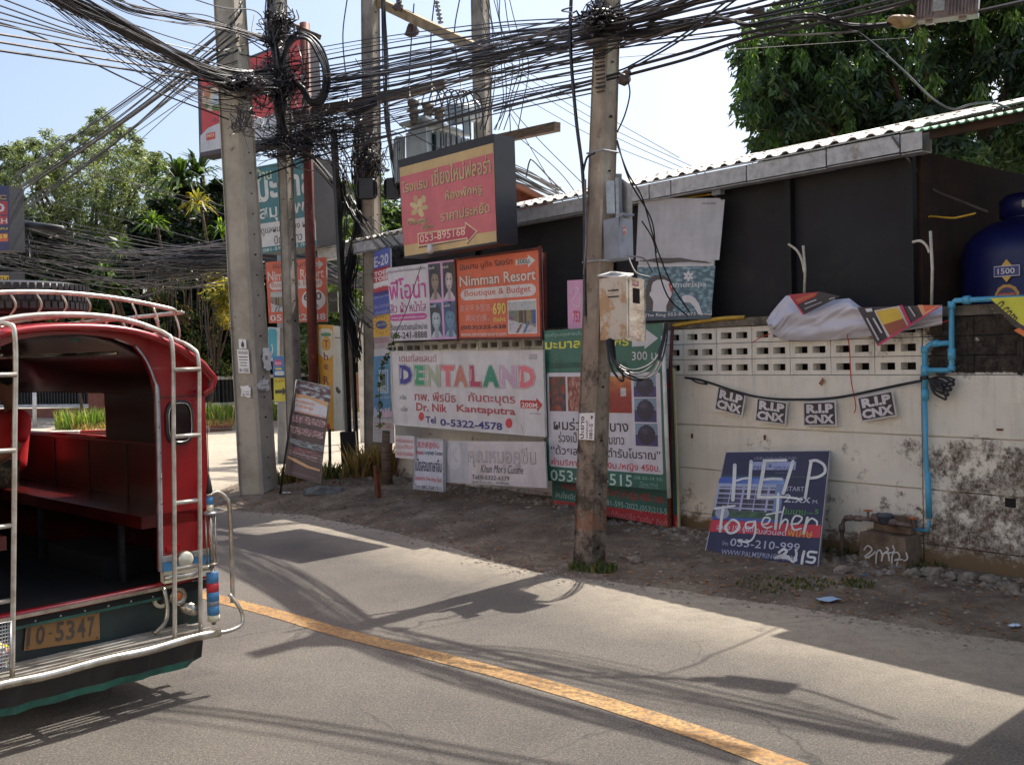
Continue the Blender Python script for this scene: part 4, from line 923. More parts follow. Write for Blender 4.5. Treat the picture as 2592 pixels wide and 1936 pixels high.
s.poly([(520, 1296), (918, 1242), (916, 1196), (1030, 1276), (936, 1386), (930, 1346), (532, 1416)], DKB, 2); s.poly([(520, 1292), (918, 1236), (916, 1190), (1026, 1272), (932, 1376), (930, 1338), (528, 1402)], (214, 190, 150), 3)
s.poly([(530, 1300), (925, 1246), (924, 1212), (1010, 1274), (942, 1355), (938, 1326), (534, 1390)], (176, 44, 74), 4); s.txt('053-895168', 542, 1338, 922, 66, (224, 196, 170), 5, .004)
s.done()
link('spot_lamp', MB().cyl(PL(900+625/3.3036, 200+1395/3.3036, s.w[0]+s.n*.05, s.n), PL(900+622/3.3036, 200+1450/3.3036, s.w[0]+s.n*.08, s.n), .03, 10), M['white'], s.t)
# its supports
# ---- white and pink cosmetics board
s = Sign('cosmetics_board', 'white board with pink Thai lettering and four face photographs, 085-241-8888', [(980, 679), (1154, 657.6), (1161, 857.7), (993.8, 863)], (11.2, 10.3), (900, 600, 4.424))
s.full((206, 204, 212)); PK = (190, 62, 150)
s.txt('(ฝน.ภาคเหนือ-ข้างโรงนิมมานรีสอร์ท)', 368, 395, 790, 44, (90, 88, 110), 3); s.txt('ฟีโอน่า', 378, 590, 790, 240, PK, 3, .012)
s.txt('สิว ฝ้า หน้าใส', 392, 795, 792, 118, (170, 60, 130), 3, .004); s.rect(384, 872, 804, 920, PK, 2, .12); s.txt('www.pheonathailand.com', 402, 912, 786, 36, WHT, 3, .01)
s.txt('ต้องการตัวแทนจำหน่าย', 396, 1010, 804, 78, (40, 44, 74), 3, .006); s.txt('085-241-8888', 398, 1105, 804, 74, (34, 34, 60), 3, .012)
s.rect(806, 288, 1145, 1140, (206, 160, 206), 1)
def face(bgc, skin, hair, k, wide=1.):
    def f(u, v):
        r1 = ((u-.5)/(.30*wide))**2+((v-.49)/.27)**2; r2 = ((u-.5)/(.40*wide))**2+((v-.42)/.34)**2
        c = blend(bgc, (20, 20, 40), nz(u, v, k, 3)+.3)
        neck = abs(u-.5) < .13*wide and v > .6
        if v > .80 and abs(u-.5) < .2+(v-.80)*1.6: c = blend(skin, (190, 190, 204), .5)
        if r2 < 1 and v < .72: c = hair
        if neck: c = blend(skin, (60, 44, 44), .25)
        if r1 < 1 and v > .27+.12*abs(u-.42):
            c = blend(skin, (70, 52, 50), .30*r1+.35*max(0, u-.5)+.15*nz(u, v, k, 5))
            for ex in (.385, .615):
                e = ((u-ex)/.065)**2+((v-.455)/.016)**2
                if e < 1: c = blend(c, (24, 18, 20), .75)
                elif e < 2.6: c = blend(c, (60, 44, 44), .22)
                if ((u-ex)/.085)**2+((v-.415)/.010)**2 < 1: c = blend(c, (34, 26, 24), .5)
            if ((u-.5)/.085)**2+((v-.63)/.016)**2 < 1: c = blend(c, (130, 50, 56), .55)
            if ((u-.5)/.05)**2+((v-.56)/.012)**2 < 1: c = blend(c, (60, 40, 40), .3)
        return c
    return f
s.pic(815, 308, 968, 695, face((26, 42, 70), (150, 132, 120), (18, 18, 24), 1), 30, 60); s.pic(974, 292, 1122, 690, face((40, 40, 76), (206, 196, 206), (26, 22, 34), 2), 30, 60)
s.pic(832, 740, 980, 1122, face((70, 120, 160), (176, 200, 216), (26, 44, 62), 3, 1.25), 30, 60); s.pic(986, 722, 1138, 1115, face((66, 116, 166), (96, 146, 186), (40, 74, 120), 4, 1.35), 30, 60)
for x, y in ((822, 350), (978, 338), (838, 775), (996, 768)): s.txt('ก่อนใช้' if x < 900 else 'หลังใช้', x, y, x+64, 30, WHT, 4, .01)
s.done()
# ---- orange resort board
s = Sign('resort_board', 'orange resort board reading Boutique and Budget with a bedroom photograph, 690 Baht', [(1154, 657.6), (1368, 629), (1373.6, 855), (1161, 857.7)], (10.3, 9.25), (900, 600, 4.424), frame=M['redsteel'], fw=.022)
OR = (214, 98, 58); s.full(OR)
s.txt('นิมมาน บูทีค รีสอร์ท', 1170, 350, 1760, 90, (70, 36, 34), 3, .008); arrow(s, 1796, 215, 2018, 330, (210, 208, 206)); s.txt('300ม.', 1815, 280, 1968, 56, BLK, 4, .01)
s.txt('Nimman Resort', 1168, 500, 2022, 118, (222, 204, 196), 3, .02, edge=(120, 60, 44)); s.rect(1176, 590, 2026, 655, (214, 204, 204), 2, .08); s.txt('Boutique & Budget', 1224, 645, 1968, 88, (186, 84, 58), 3, .01)
s.txt('房间干净整洁，', 1168, 805, 1530, 78, (216, 176, 166), 3); s.txt('美观价廉。', 1236, 912, 1500, 78, (216, 176, 166), 3); s.txt('690', 1538, 805, 1688, 140, (222, 190, 96), 3, .035, edge=(150, 76, 40)); s.txt('Baht', 1548, 922, 1686, 52, (222, 190, 96), 3, .02)
s.txt('(053)222-638', 1182, 1020, 1690, 56, (52, 26, 40), 3, .025); s.txt('www.nimmanresort.com', 1182, 1090, 1692, 42, (222, 206, 200), 3, .012)
s.rect(1704, 712, 2036, 1078, (222, 222, 226), 2)
def room(u, v):
    c = (196, 200, 204) if v < .28+.1*abs(u-.5) else (150, 140, 124)
    if v > .3 and v < .7: c = (70, 54, 44) if (.38 < u < .52 or .56 < u < .66) else ((120, 130, 120) if u < .3 else ((150, 130, 80) if u < .85 else (40, 90, 150)))
    if u < .18 and .45 < v < .62: c = (150, 90, 130)
    if v > .62+(u-.2)*.25: c = (206, 208, 216)
    if v > .7 and abs((u+v*.6)-.9) < .05: c = (120, 90, 76)
    if v > .66 and abs((u+v*.5)-1.05) < .05: c = (90, 120, 160)
    return blend(c, (20, 20, 24), .1+.25*max(0, nz(u, v, 3, 9)))
s.pic(1712, 728, 2028, 1070, room, 26, 28, 3); s.done()
solo('brown_post', MB().tube([P(1377, 640, 9.3), P(1384, 1120, 9.3)], .022, 4), M['redsteel'], 'slim red brown post along the right edge of the orange board', 'post', base=P(1384, 1120, 9.3))
# ---- dental board
s = Sign('dental_board', 'large white DENTALAND board with multicoloured balloon letters, Tel 0-5322-4578', [(991, 890), (1375, 886), (1381.5, 1105), (997.6, 1074)], (10.95, 9.2), (900, 850, 3.842), frame=M['white'], fw=.008)
s.full((208, 206, 208)); MR = (176, 66, 78)
s.txt('เดนทัลแลนด์', 428, 215, 792, 76, (170, 84, 92), 3, .002)
for ch, x0, x1, yc, h, c in (('D', 430, 556, 376, 190, (40, 44, 140)), ('E', 576, 672, 382, 196, (52, 156, 110)), ('N', 692, 822, 388, 200, (166, 178, 150)), ('T', 834, 966, 386, 206, (212, 108, 116)), ('A', 954, 1096, 390, 206, (190, 120, 104)), ('L', 1112, 1222, 392, 210, (176, 56, 90)), ('A', 1236, 1400, 392, 212, (24, 140, 110)), ('N', 1408, 1566, 396, 212, (196, 164, 190)), ('D', 1592, 1752, 398, 218, (216, 112, 126))):
    s.txt(ch, x0-6, yc, x1+6, h+12, blend(c, (110, 90, 90), .55), 2, .075); s.txt(ch, x0-1, yc, x1+1, h+3, (224, 222, 224), 2.6, .065); s.txt(ch, x0+3, yc, x1-3, h-6, c, 3.4, .055)
    s.line([(x0+16, yc-h*.32), (x0+13, yc+h*.2)], 5, (236, 234, 236), 4.4)
s.txt('ทพ. พีรนิธ', 578, 582, 976, 92, MR, 3, .012); s.txt('กันตะบุตร', 1098, 605, 1552, 118, MR, 3, .012); s.txt('Dr. Nik', 592, 688, 890, 78, MR, 3, .022); s.txt('Kantaputra', 986, 712, 1556, 90, MR, 3, .022)
s.ell(643, 782, 26, 42, (206, 50, 62), 3); s.ell(1494, 848, 33, 47, (206, 50, 62), 3); s.txt('Tel', 684, 812, 782, 66, (42, 44, 130), 3, .025); s.txt('0-5322-4578', 826, 838, 1428, 70, (42, 44, 130), 3, .025)
s.poly([(1604, 624), (1762, 630), (1758, 600), (1820, 668), (1772, 736), (1768, 704), (1608, 700)], (184, 34, 36), 3); s.txt('200M.', 1618, 668, 1788, 48, (226, 216, 214), 4, .02)
s.txt('ส.เปี๊ยก', 432, 592, 498, 48, (96, 92, 94), 3); s.txt('ส.เปี๊ยก', 444, 706, 510, 48, (96, 92, 94), 3); s.txt('ฉกขน', 1690, 190, 1768, 26, (130, 124, 122), 3); s.txt('สุขภาพ', 1690, 222, 1768, 26, (130, 124, 122), 3); s.txt('มหาชน', 1700, 752, 1806, 14, (120, 116, 116), 3)
s.line([(838, 155), (842, 240), (840, 300)], 2, (172, 160, 150), 3); s.line([(1632, 140), (1640, 560), (1638, 950)], 2, (176, 166, 156), 1); s.line([(1612, 860), (1640, 960)], 3, (140, 116, 96), 3); s.done()
# ---- E-20 / striped tall banner
s = Sign('tall_banner', 'tall narrow E-20 TOEFL banner in blue, red and yellow left of the white board', [(946, 643), (987, 629), (991, 880), (948, 884)], (11.75, 11.3), (850, 380, 3.1769))
s.full((170, 156, 160)); BL_ = (58, 78, 168)
s.rect(303, 822, 440, 935, BL_, 1); s.txt('E-20', 312, 905, 426, 86, (204, 204, 212), 3, .02); s.rect(303, 963, 440, 1150, (184, 34, 40), 1); s.txt('TOEFL', 312, 1003, 450, 36, WHT, 3, .03); s.txt('TOEIC', 314, 1046, 452, 36, WHT, 3, .03); s.rect(305, 1073, 440, 1077, WHT, 2); s.txt('IELTS TEST', 308, 1102, 450, 34, WHT, 3, .02)
s.rect(303, 1150, 440, 1330, BL_, 1); s.txt('ENG พูด อ่าน', 312, 1190, 430, 26, (180, 190, 220), 3); s.txt('เขียน ไวยากรณ์', 310, 1262, 430, 30, (180, 190, 220), 3); s.txt('ตัวต่อตัว', 320, 1310, 430, 26, (180, 190, 220), 3)
s.rect(303, 1335, 440, 1490, (214, 168, 48), 1)
for k in range(14): a = k*.449; s.poly([(370+45*math.cos(a), 1405+36*math.sin(a)), (370+64*math.cos(a-.08), 1405+76*math.sin(a-.08)), (370+64*math.cos(a+.08), 1405+76*math.sin(a+.08))], (176, 120, 40), 2)
s.ell(370, 1405, 46, 34, (36, 60, 130), 3); s.txt('สอน 2 ท่าน!', 334, 1405, 408, 24, (214, 200, 140), 4, .01)
s.txt('โทร.สอบถาม', 318, 1520, 420, 20, (170, 70, 80), 3); s.txt('053-225599', 318, 1545, 430, 18, (170, 70, 80), 3); s.done()
s = Sign('condo_banner', 'lower narrow pale blue city skyline banner left of the large white board', [(947, 884), (990, 880), (995, 1122), (944, 1118)], (11.75, 11.25), (900, 850, 3.842))
s.full((192, 188, 190)); s.rect(180, 200, 348, 790, (66, 134, 178), 1)
s.ell(272, 240, 26, 15, (206, 70, 110), 2); s.txt('ลดพิเศษ', 254, 240, 292, 14, WHT, 3)
for a, b, c, d, cc in ((232, 335, 322, 556, (196, 206, 214)), (240, 345, 314, 546, (66, 134, 178)), (246, 360, 300, 540, (190, 196, 200)), (251, 366, 296, 534, (60, 76, 70))): s.rect(a, b, c, d, cc, 2+(a-230)*.03)
s.txt('ปันนา', 222, 500, 294, 70, (214, 214, 210), 5, .03); s.txt('คอนโด ติดถนนใหญ่ห้องใหม่', 206, 598, 356, 28, (206, 222, 236), 3)
def sky_(u, v):
    h = .35+.5*abs(math.sin(u*9+1))*(.6+.4*math.sin(u*23)); return (206, 178, 196) if v > 1-h and u > .35 else ((200, 206, 222) if v > 1-h*.8 else (66, 134, 178))
s.pic(182, 640, 356, 795, sky_, 18, 12, 2); s.rect(182, 798, 362, 802, (40, 60, 110), 3)
for y, t in ((845, 'ราคาเริ่มต้นเพียง'), (880, '053-221-8889')): s.txt(t, 192, y, 352, 24, (206, 110, 126), 3, .006)
for y in (915, 940): s.txt('www.punnaresidence.com', 190, y, 340, 14, (110, 120, 150), 3)
s.done()
# ---- three small boards
s = Sign('small_board', 'small white board with faded pink Thai writing under the dental board', [(1000, 1102), (1048, 1104), (1049, 1162), (1001, 1158)], (10.5, 10.25), (900, 850, 3.842))
s.full((206, 200, 204)); [s.txt(t, 396, y, 560, 42, (214, 132, 136), 3, .004) for t, y in (('ขายที่ดินแปลงสวย', 1012), ('ตรว.ละ 799,บาท', 1075), ('โทร.0817 006998', 1138))]; s.done()
s = Sign('language_board', 'small Oriental Language Center board in red and blue print', [(1049, 1109), (1124, 1113), (1124, 1243), (1048, 1236)], (10.3, 9.95), (900, 850, 3.842), frame=M['galv'], fw=.012)
s.full((196, 200, 214)); s.txt('东方语言中心', 608, 1055, 818, 64, (206, 54, 70), 3, .012); s.txt('Oriental', 584, 1128, 664, 44, (206, 60, 70), 3, .01); s.txt('Language', 674, 1134, 766, 50, (30, 100, 110), 3, .01); s.txt('Center', 776, 1138, 846, 40, (42, 44, 80), 3, .01)
s.txt('เปิดสอนภาษาจีน', 586, 1245, 838, 128, (30, 34, 74), 3, .012); s.txt('โครงการ The ring', 582, 1380, 782, 56, (214, 60, 70), 3, .006); s.txt('ชั้น2', 796, 1396, 838, 48, (214, 60, 70), 3, .006); s.txt('โทร.085-2681311', 582, 1462, 836, 52, (42, 44, 64), 3, .008); s.done()
s = Sign('restaurant_board', 'white Thai cuisine board with grey outlined letters and a letter K disc', [(1125, 1116), (1378, 1118), (1384, 1235), (1126, 1220)], (10.0, 9.15), (900, 850, 3.842))
s.full((206, 200, 202)); s.rect(870, 1030, 1100, 1430, (184, 186, 194), 1); s.ell(962, 1170, 74, 130, (202, 202, 208), 2, 26); s.txt('K', 920, 1160, 1004, 130, (186, 188, 196), 3)
s.txt('คุณหมอคูซีน', 1098, 1175, 1756, 196, (120, 118, 122), 2, .022); s.txt('คุณหมอคูซีน', 1104, 1175, 1750, 184, (206, 200, 202), 3, -.004)
s.txt("Khun Mor's Cuisine", 1218, 1285, 1634, 82, (70, 66, 70), 3, 0, .4); s.txt('Tel:0-5322-6379', 1132, 1368, 1498, 42, (70, 66, 70), 3, .01); s.txt('open 7.oo am. - 10.00 pm.', 1132, 1418, 1502, 36, (84, 80, 84), 3); s.done()
# ---- green herbal boards (front and the one behind it)
GN = (20, 104, 84)
s = Sign('herbal_board_behind', 'lower green and red herbal board sticking out behind the big green one', [(1396, 940), (1706, 933), (1720, 1336), (1398, 1280)], (9.45, 8.6), (1350, 800, 3.0025), back=mat('cream_sign_edge', (196, 184, 140), .6))
s.full((22, 104, 98)); s.rect(160, 1290, 1050, 1420, (204, 200, 200), 1, .03); s.txt('ค่าบริการ ชาย 350 บาท/หญิง 450 บาท', 215, 1285, 985, 74, (176, 50, 60), 3, .012)
s.txt('สนใจเปิดร้านติดต่อ 081-595-2022,(053)213-515', 170, 1355, 1060, 60, (150, 196, 192), 3, .012)
s.poly([(148, 1395), (1108, 1512), (1110, 1610), (150, 1452)], (176, 40, 50), 2); s.txt('โปรดระวัง! สินค้า ของแท้ต้องมีชื่อ "เอรัน" ติดท้าย 3', 162, 1425, 1095, 48, (206, 130, 130), 3, .008)
s.poly([(1010, 500), (1045, 525), (1012, 556)], (190, 50, 54), 2); s.rect(1012, 668, 1046, 1395, (200, 200, 204), 1); s.done()
link('edge_strip', MB().tube([s.w[1]+s.n*.004, s.w[2]+s.n*.004], .012, 4), mat('cream_strip', (206, 196, 150), .6), s.t)
s = Sign('herbal_board', 'big green and white herbal hair care board with yellow heading and arrow 300', [(1375, 837), (1678, 818), (1688, 1241), (1385, 1216)], (9.26, 8.3), (1350, 800, 3.0025))
s.full((20, 100, 84)); s.txt('ศูนย์ดูแลสุขภาพเส้นผมและหนังศีรษะ', 92, 148, 620, 40, (150, 190, 180), 3); s.txt('มะมาลสมุนไพร', 92, 225, 728, 100, (206, 206, 60), 3, .022)
s.poly([(750, 145), (848, 142), (846, 92), (950, 168), (848, 250), (848, 226), (752, 232)], (196, 200, 206), 2); s.txt('300 ม.', 752, 303, 958, 66, (196, 200, 206), 3, .006); s.txt('ด้านในนิมมานเหมินท์ ติดโรงแรม ค.', 100, 368, 715, 58, (12, 62, 52), 3, .008)
s.poly([(104, 440), (114, 430), (950, 424), (964, 436), (988, 1196), (978, 1204), (134, 1140), (124, 1128)], (204, 204, 214), 1)
def pa(u, v): return blend((150, 44, 30), (40, 70, 60), .5+1.2*nz(u, v, 5, 4)) if v < .5 else blend((30, 40, 60), (176, 70, 40), .4+nz(u, v, 6, 5))
def pb(u, v): return blend((120, 50, 36), (190, 150, 140), .4+1.1*nz(u, v, 8, 7))
def pc(u, v):
    c = blend((206, 140, 60), (150, 40, 24), v*1.6)
    if .3 < v < .55 and (.08 < u < .16 or .3 < u < .44 or .75 < u < .9): c = (196, 200, 206)
    return blend(c, (90, 20, 20), .4*abs(nz(u, v, 2, 6)))
def hd(k):
    def f(u, v):
        r = ((u-.5)/.40)**2+((v-.5)/.44)**2; c = (120, 146, 170) if v < .5 else (54, 50, 110)
        if r < 1: c = blend((26, 30, 54), (96, 104, 140), max(0, .5-((u-.42)**2+(v-.32)**2)*9)+.2*nz(u, v, k, 8))
        return c
    return f
s.pic(120, 460, 252, 722, pa, 14, 22); s.pic(260, 460, 375, 722, pb, 12, 22); s.pic(385, 460, 752, 736, pc, 26, 22); s.pic(762, 450, 936, 614, hd(1), 18, 16); s.pic(768, 622, 940, 806, hd(4), 18, 18); s.pic(776, 812, 950, 990, hd(7), 18, 18)
s.txt('ผมร่วง ผมบาง', 156, 815, 724, 92, (40, 38, 46), 3, .012); s.txt('ร่วงเป็นหย่อม ผมขาว', 192, 915, 692, 78, (40, 38, 46), 3, .008); s.txt('“ด้วยสมุนไพรตำรับโบราณ”', 136, 1020, 968, 92, (40, 38, 46), 3, .01)
s.txt('ค่าบริการ ชาย 350บ./หญิง 450บ.', 140, 1105, 966, 66, (190, 60, 70), 3, .012); s.txt('053-213-515', 132, 1205, 752, 84, (190, 216, 208), 3, .008); s.txt('(08.30-18.30)', 764, 1228, 984, 32, (130, 180, 166), 3); s.txt('Close Wed', 812, 1272, 946, 30, (130, 180, 166), 3); s.txt('www.mamarn.com', 806, 1298, 956, 16, (110, 160, 150), 3)
s.done()
solo('white_post', MB().tube([P(1678, 850, 8.22), P(1687, 1100, 8.22), P(1694, 1260, 8.22)], .018, 6), M['white'], 'white pipe post fastened down the right edge of the green herbal board', 'post', base=P(1694, 1260, 8.22))
pR = G(1697, 1352, .02); solo('rusty_stake', MB().tube([pR, P(1693, 1262, pR[1])], .016, 5), M['rust'], 'thin rusty stake at the lower right of the green herbal boards', 'stake', base=pR)
solo('brown_post', MB().tube([P(1702, 826, 8.45), P(1697, 930, 8.45), P(1700, 1330, 8.6)], .016, 6), M['redsteel'], 'dark red post between the green boards and the cream wall', 'post', base=P(1700, 1330, 8.6))
# ---- torn spa banner
s = Sign('spa_banner', 'torn spa banner: blank grey upper half, blue lower half with a white head silhouette', [(1624, 502), (1822, 502), (1795, 806), (1610, 812)], (8.92, 8.28), (1450, 450, 3.67), thick=.012)
s.full((178, 178, 184)); s.pic(612, 205, 1362, 762, lambda u, v: blend((188, 186, 190), (160, 162, 170), .5+.9*nz(u, v, 3, 2.2)), 12, 10, 1)
s.txt('ดนตรี ศศิธร', 1205, 238, 1335, 24, (90, 88, 92), 3, .01)
s.poly([(604, 812), (1300, 800), (1300, 835), (1292, 1280), (1268, 1290), (600, 1240)], (196, 192, 194), 2)
def bush(u, v): return blend((46, 86, 104), (130, 160, 170), .35+1.3*nz(u, v, 4, 16)+.5*nz(u, v, 7, 30))
s.pic(608, 830, 1288, 1262, bush, 60, 40, 3)
s.poly([(604, 775), (690, 762), (800, 742), (880, 746), (1000, 742), (1120, 765), (1240, 775), (1295, 795), (1180, 788), (1100, 780), (980, 784), (900, 794), (830, 796), (740, 782)], (58, 50, 50), 4)
s.poly([(704, 950), (770, 905), (850, 905), (920, 960), (936, 1040), (925, 1110), (940, 1180), (930, 1240), (700, 1235), (690, 1220), (676, 1100), (690, 1000)], (54, 44, 44), 4)
s.poly([(735, 1010), (750, 970), (790, 948), (850, 945), (900, 968), (918, 1010), (922, 1090), (905, 1118), (890, 1150), (872, 1190), (872, 1245), (746, 1240), (752, 1150), (734, 1112), (716, 1090), (722, 1060), (732, 1056)], (204, 202, 206), 5)
s.poly([(905, 975), (935, 1060), (914, 1058), (892, 985)], (176, 34, 34), 6)
s.poly([(1016, 1102), (1050, 1088), (1100, 1092), (1140, 1118), (1176, 1170), (1212, 1280), (1172, 1272), (1130, 1196), (1092, 1160), (1040, 1155), (1022, 1130)], (204, 202, 206), 5)
for k in range(6): a = k*1.047+.5; cx, cy = 1078+28*math.cos(a), 912+28*math.sin(a); s.poly([(cx+22*math.cos(a)*math.cos(t)-13*math.sin(a)*math.sin(t), cy+22*math.sin(a)*math.cos(t)+13*math.cos(a)*math.sin(t)) for t in [i*.628 for i in range(10)]], (206, 206, 210), 5)
s.txt('amorispa', 915, 1002, 1245, 62, (206, 208, 214), 6, .01); s.poly([(600, 1235), (1292, 1275), (1288, 1312), (600, 1330)], (34, 60, 78), 5); s.txt('The Ring 053-895673', 672, 1282, 1145, 40, (204, 206, 212), 7, .012)
s.done()
# sunlit sagging fold line, ropes
s = Sign('pink_board', 'pink board with a white scrawl half hidden behind the middle pole', [(1436, 710), (1475, 708), (1473, 834), (1438, 832)], (9.15, 9.0), (1450, 450, 3.67))
s.full((206, 150, 190)); s.line([(-10, 1080), (20, 1020), (60, 1040), (30, 1100), (-5, 1160), (60, 1190), (75, 1110)], 7, (214, 200, 210)); s.txt('753', 5, 1290, 70, 110, (190, 60, 90), 3, .02); s.done()
# ---- leaning blue campaign sign
s = Sign('campaign_sign', 'dark blue condominium sign leaning on the wall, sprayed with white HELP Together 2015', [(1837, 1144), (2102, 1140), (2070, 1444), (1780.5, 1414)], (8.02, 7.42, 7.05, 7.58), (1700, 1100, 4.347), thick=.022, back=M['galv'])
NV = (18, 21, 62); s.full((170, 166, 168)); s.poly([(602, 196), (1738, 182), (1602, 1484), (362, 1358)], NV, .5)
s.poly([(440, 935), (1646, 1000), (1634, 1140), (412, 1065)], (190, 34, 52), 2); s.line([(545, 450), (900, 458), (1712, 474)], 5, (60, 120, 60), 2)
s.poly([(545, 462), (1235, 470), (1205, 980), (440, 925), (470, 800)], (60, 84, 160), 1)
def bld(u, v):
    if v < .12: return blend((46, 74, 160), (120, 150, 200), u)
    if v > .82: return blend((40, 60, 44), (60, 100, 60), nz(u, v, 2, 9)+.5)
    if u > .88: return (110, 130, 170)
    if v < .22: return (150, 160, 190)
    return (160, 164, 190) if (u*5.2 % 1) < .16 or ((v*8) % 1) < .22 else ((70, 62, 84) if (u*5.2 % 1) > .6 else (46, 40, 52))
s.pic(530, 480, 1185, 940, bld, 60, 46, 2)
s.txt('บริษัท ปาล์มสปริงส์ จำกัด', 912, 262, 1376, 36, (150, 150, 176), 3); s.rect(896, 300, 1362, 392, (150, 160, 200), 2); s.txt('PALM', 908, 368, 1045, 50, (60, 64, 110), 3); s.txt('SPRINGS', 1128, 372, 1356, 46, (60, 64, 110), 3); s.txt('NIMMAN', 1150, 426, 1336, 26, (90, 90, 120), 3)
for a in range(7): s.line([(1088, 365), (1088+22*math.cos(a*.52+3.14), 345+24*math.sin(a*.52+3.14))], 4, (70, 80, 140), 3)
s.txt('START', 1262, 598, 1462, 50, (180, 184, 200), 3, .006); s.txt('2.xx', 1246, 702, 1536, 92, (190, 194, 206), 3, .004); s.txt('M.', 1556, 742, 1618, 38, (190, 194, 206), 3); s.txt('นิมมาน', 1228, 845, 1480, 66, (70, 140, 60), 3, .014); s.txt('ซอย', 1490, 870, 1560, 20, (70, 140, 60), 3); s.txt('5', 1578, 852, 1622, 52, (70, 140, 60), 3, .01)
s.ell(560, 865, 78, 66, (150, 154, 170), 3); s.txt('ฉลอง 150 ยูนิต', 500, 1025, 905, 80, (206, 200, 210), 3, .006); s.txt('รับส่วนลด', 918, 1058, 1270, 66, (206, 200, 210), 3, .008); s.txt('พิเศษ', 1285, 1078, 1556, 90, (214, 150, 50), 3, .012)
s.txt('โทร', 562, 1192, 632, 44, (170, 174, 190), 3); s.txt('053-210-999', 652, 1182, 1424, 86, (180, 184, 200), 3, .006); s.txt('WWW.PALMSPRINGS.COM', 552, 1288, 1372, 56, (160, 164, 184), 3, .004)
SP = (214, 216, 214)
for pts, wd in (([(700, 340), (695, 500), (680, 720)], 44), ([(880, 300), (868, 500), (850, 700)], 40), ([(715, 512), (790, 488), (850, 482)], 24), ([(1030, 300), (1000, 480), (960, 690)], 44), ([(1020, 290), (1130, 290), (1265, 286)], 32), ([(1020, 500), (1120, 490), (1215, 495)], 30), ([(960, 690), (1080, 694), (1200, 690)], 30),
    ([(1340, 300), (1290, 470), (1235, 650)], 40), ([(1200, 690), (1320, 700), (1440, 720)], 26), ([(1540, 300), (1510, 480), (1475, 700)], 36), ([(1530, 296), (1600, 290), (1680, 340), (1690, 420), (1620, 470), (1535, 485)], 34),
    ([(480, 818), (590, 800), (700, 785)], 22), ([(575, 800), (555, 930), (540, 1065)], 34), ([(650, 955), (600, 1020), (640, 1085), (720, 1065), (750, 990), (690, 940), (640, 960)], 28), ([(905, 960), (830, 975), (830, 1030), (900, 1020), (925, 950), (930, 1060), (900, 1150), (830, 1185), (740, 1165)], 22),
    ([(1000, 990), (1060, 985), (1090, 930), (1030, 920), (1000, 990), (1050, 1030), (1110, 1015)], 20), ([(1180, 660), (1170, 830), (1150, 1040)], 34), ([(1050, 885), (1130, 870), (1215, 855)], 18), ([(1245, 800), (1215, 930), (1195, 1040)], 18), ([(1200, 1000), (1250, 940), (1285, 960), (1265, 1060)], 22),
    ([(1320, 990), (1400, 980), (1440, 920), (1370, 900), (1330, 970), (1350, 1050), (1430, 1040)], 22), ([(1500, 920), (1480, 1010), (1460, 1090)], 32), ([(1480, 1000), (1540, 930), (1600, 960), (1605, 1000)], 22),
    ([(1190, 1300), (1240, 1265), (1275, 1290), (1210, 1340), (1140, 1360), (1230, 1330), (1300, 1350)], 30), ([(1300, 1360), (1345, 1400), (1380, 1330), (1375, 1270)], 30), ([(1465, 1290), (1450, 1350), (1440, 1420)], 32), ([(1600, 1300), (1520, 1295), (1510, 1345), (1580, 1360), (1560, 1410), (1490, 1400)], 28)):
    s.line(pts, wd*.92, SP, 5+rnd.random()*.8)
s.poly([(1130, 1355), (1250, 1320), (1340, 1400), (1385, 1300), (1390, 1390), (1345, 1418), (1290, 1375)], SP, 4.9); s.done()
# ---- four black placards hung from the hose
RP = [([(1818, 977), (1888, 998), (1878.5, 1054), (1809, 1036)], 'first black R.I.P CNX placard from the left, tilted down to the right'), ([(1916, 1006), (1993.5, 1018.5), (1988.6, 1075), (1911, 1065.5)], 'second black R.I.P CNX placard from the left, slightly tilted'), ([(2033, 1018), (2115, 1015), (2118, 1077), (2034, 1078)], 'third black R.I.P CNX placard from the left, hanging level'), ([(2169, 1005.6), (2259, 988), (2270, 1052.5), (2181, 1067.6)], 'rightmost black R.I.P CNX placard, tilted up to the right')]
for q, lb in RP:
    ds = [W(WP(x, y, .055)[0], .055, 0)[1] for x, y in q]
    s = Sign('placard', lb, q, ds, thick=.006, group='placards hung along the black hose')
    s.full((206, 206, 210)); s.poly([(.035, .05), (.965, .05), (.965, .95), (.035, .95)], (34, 28, 38), 1, True)
    for t, a0, a1, yc in (('R.I.P', .10, .92, .29), ('CNX', .06, .94, .72)):
        v, f = glyphs(t, .055); s.mb.add([s.pt(a0+(a1-a0)*p[0], yc+.19-.38*p[1], 2) for p in v], f); s.mb.c += [lin((210, 208, 214))]*len(f)
    s.done()
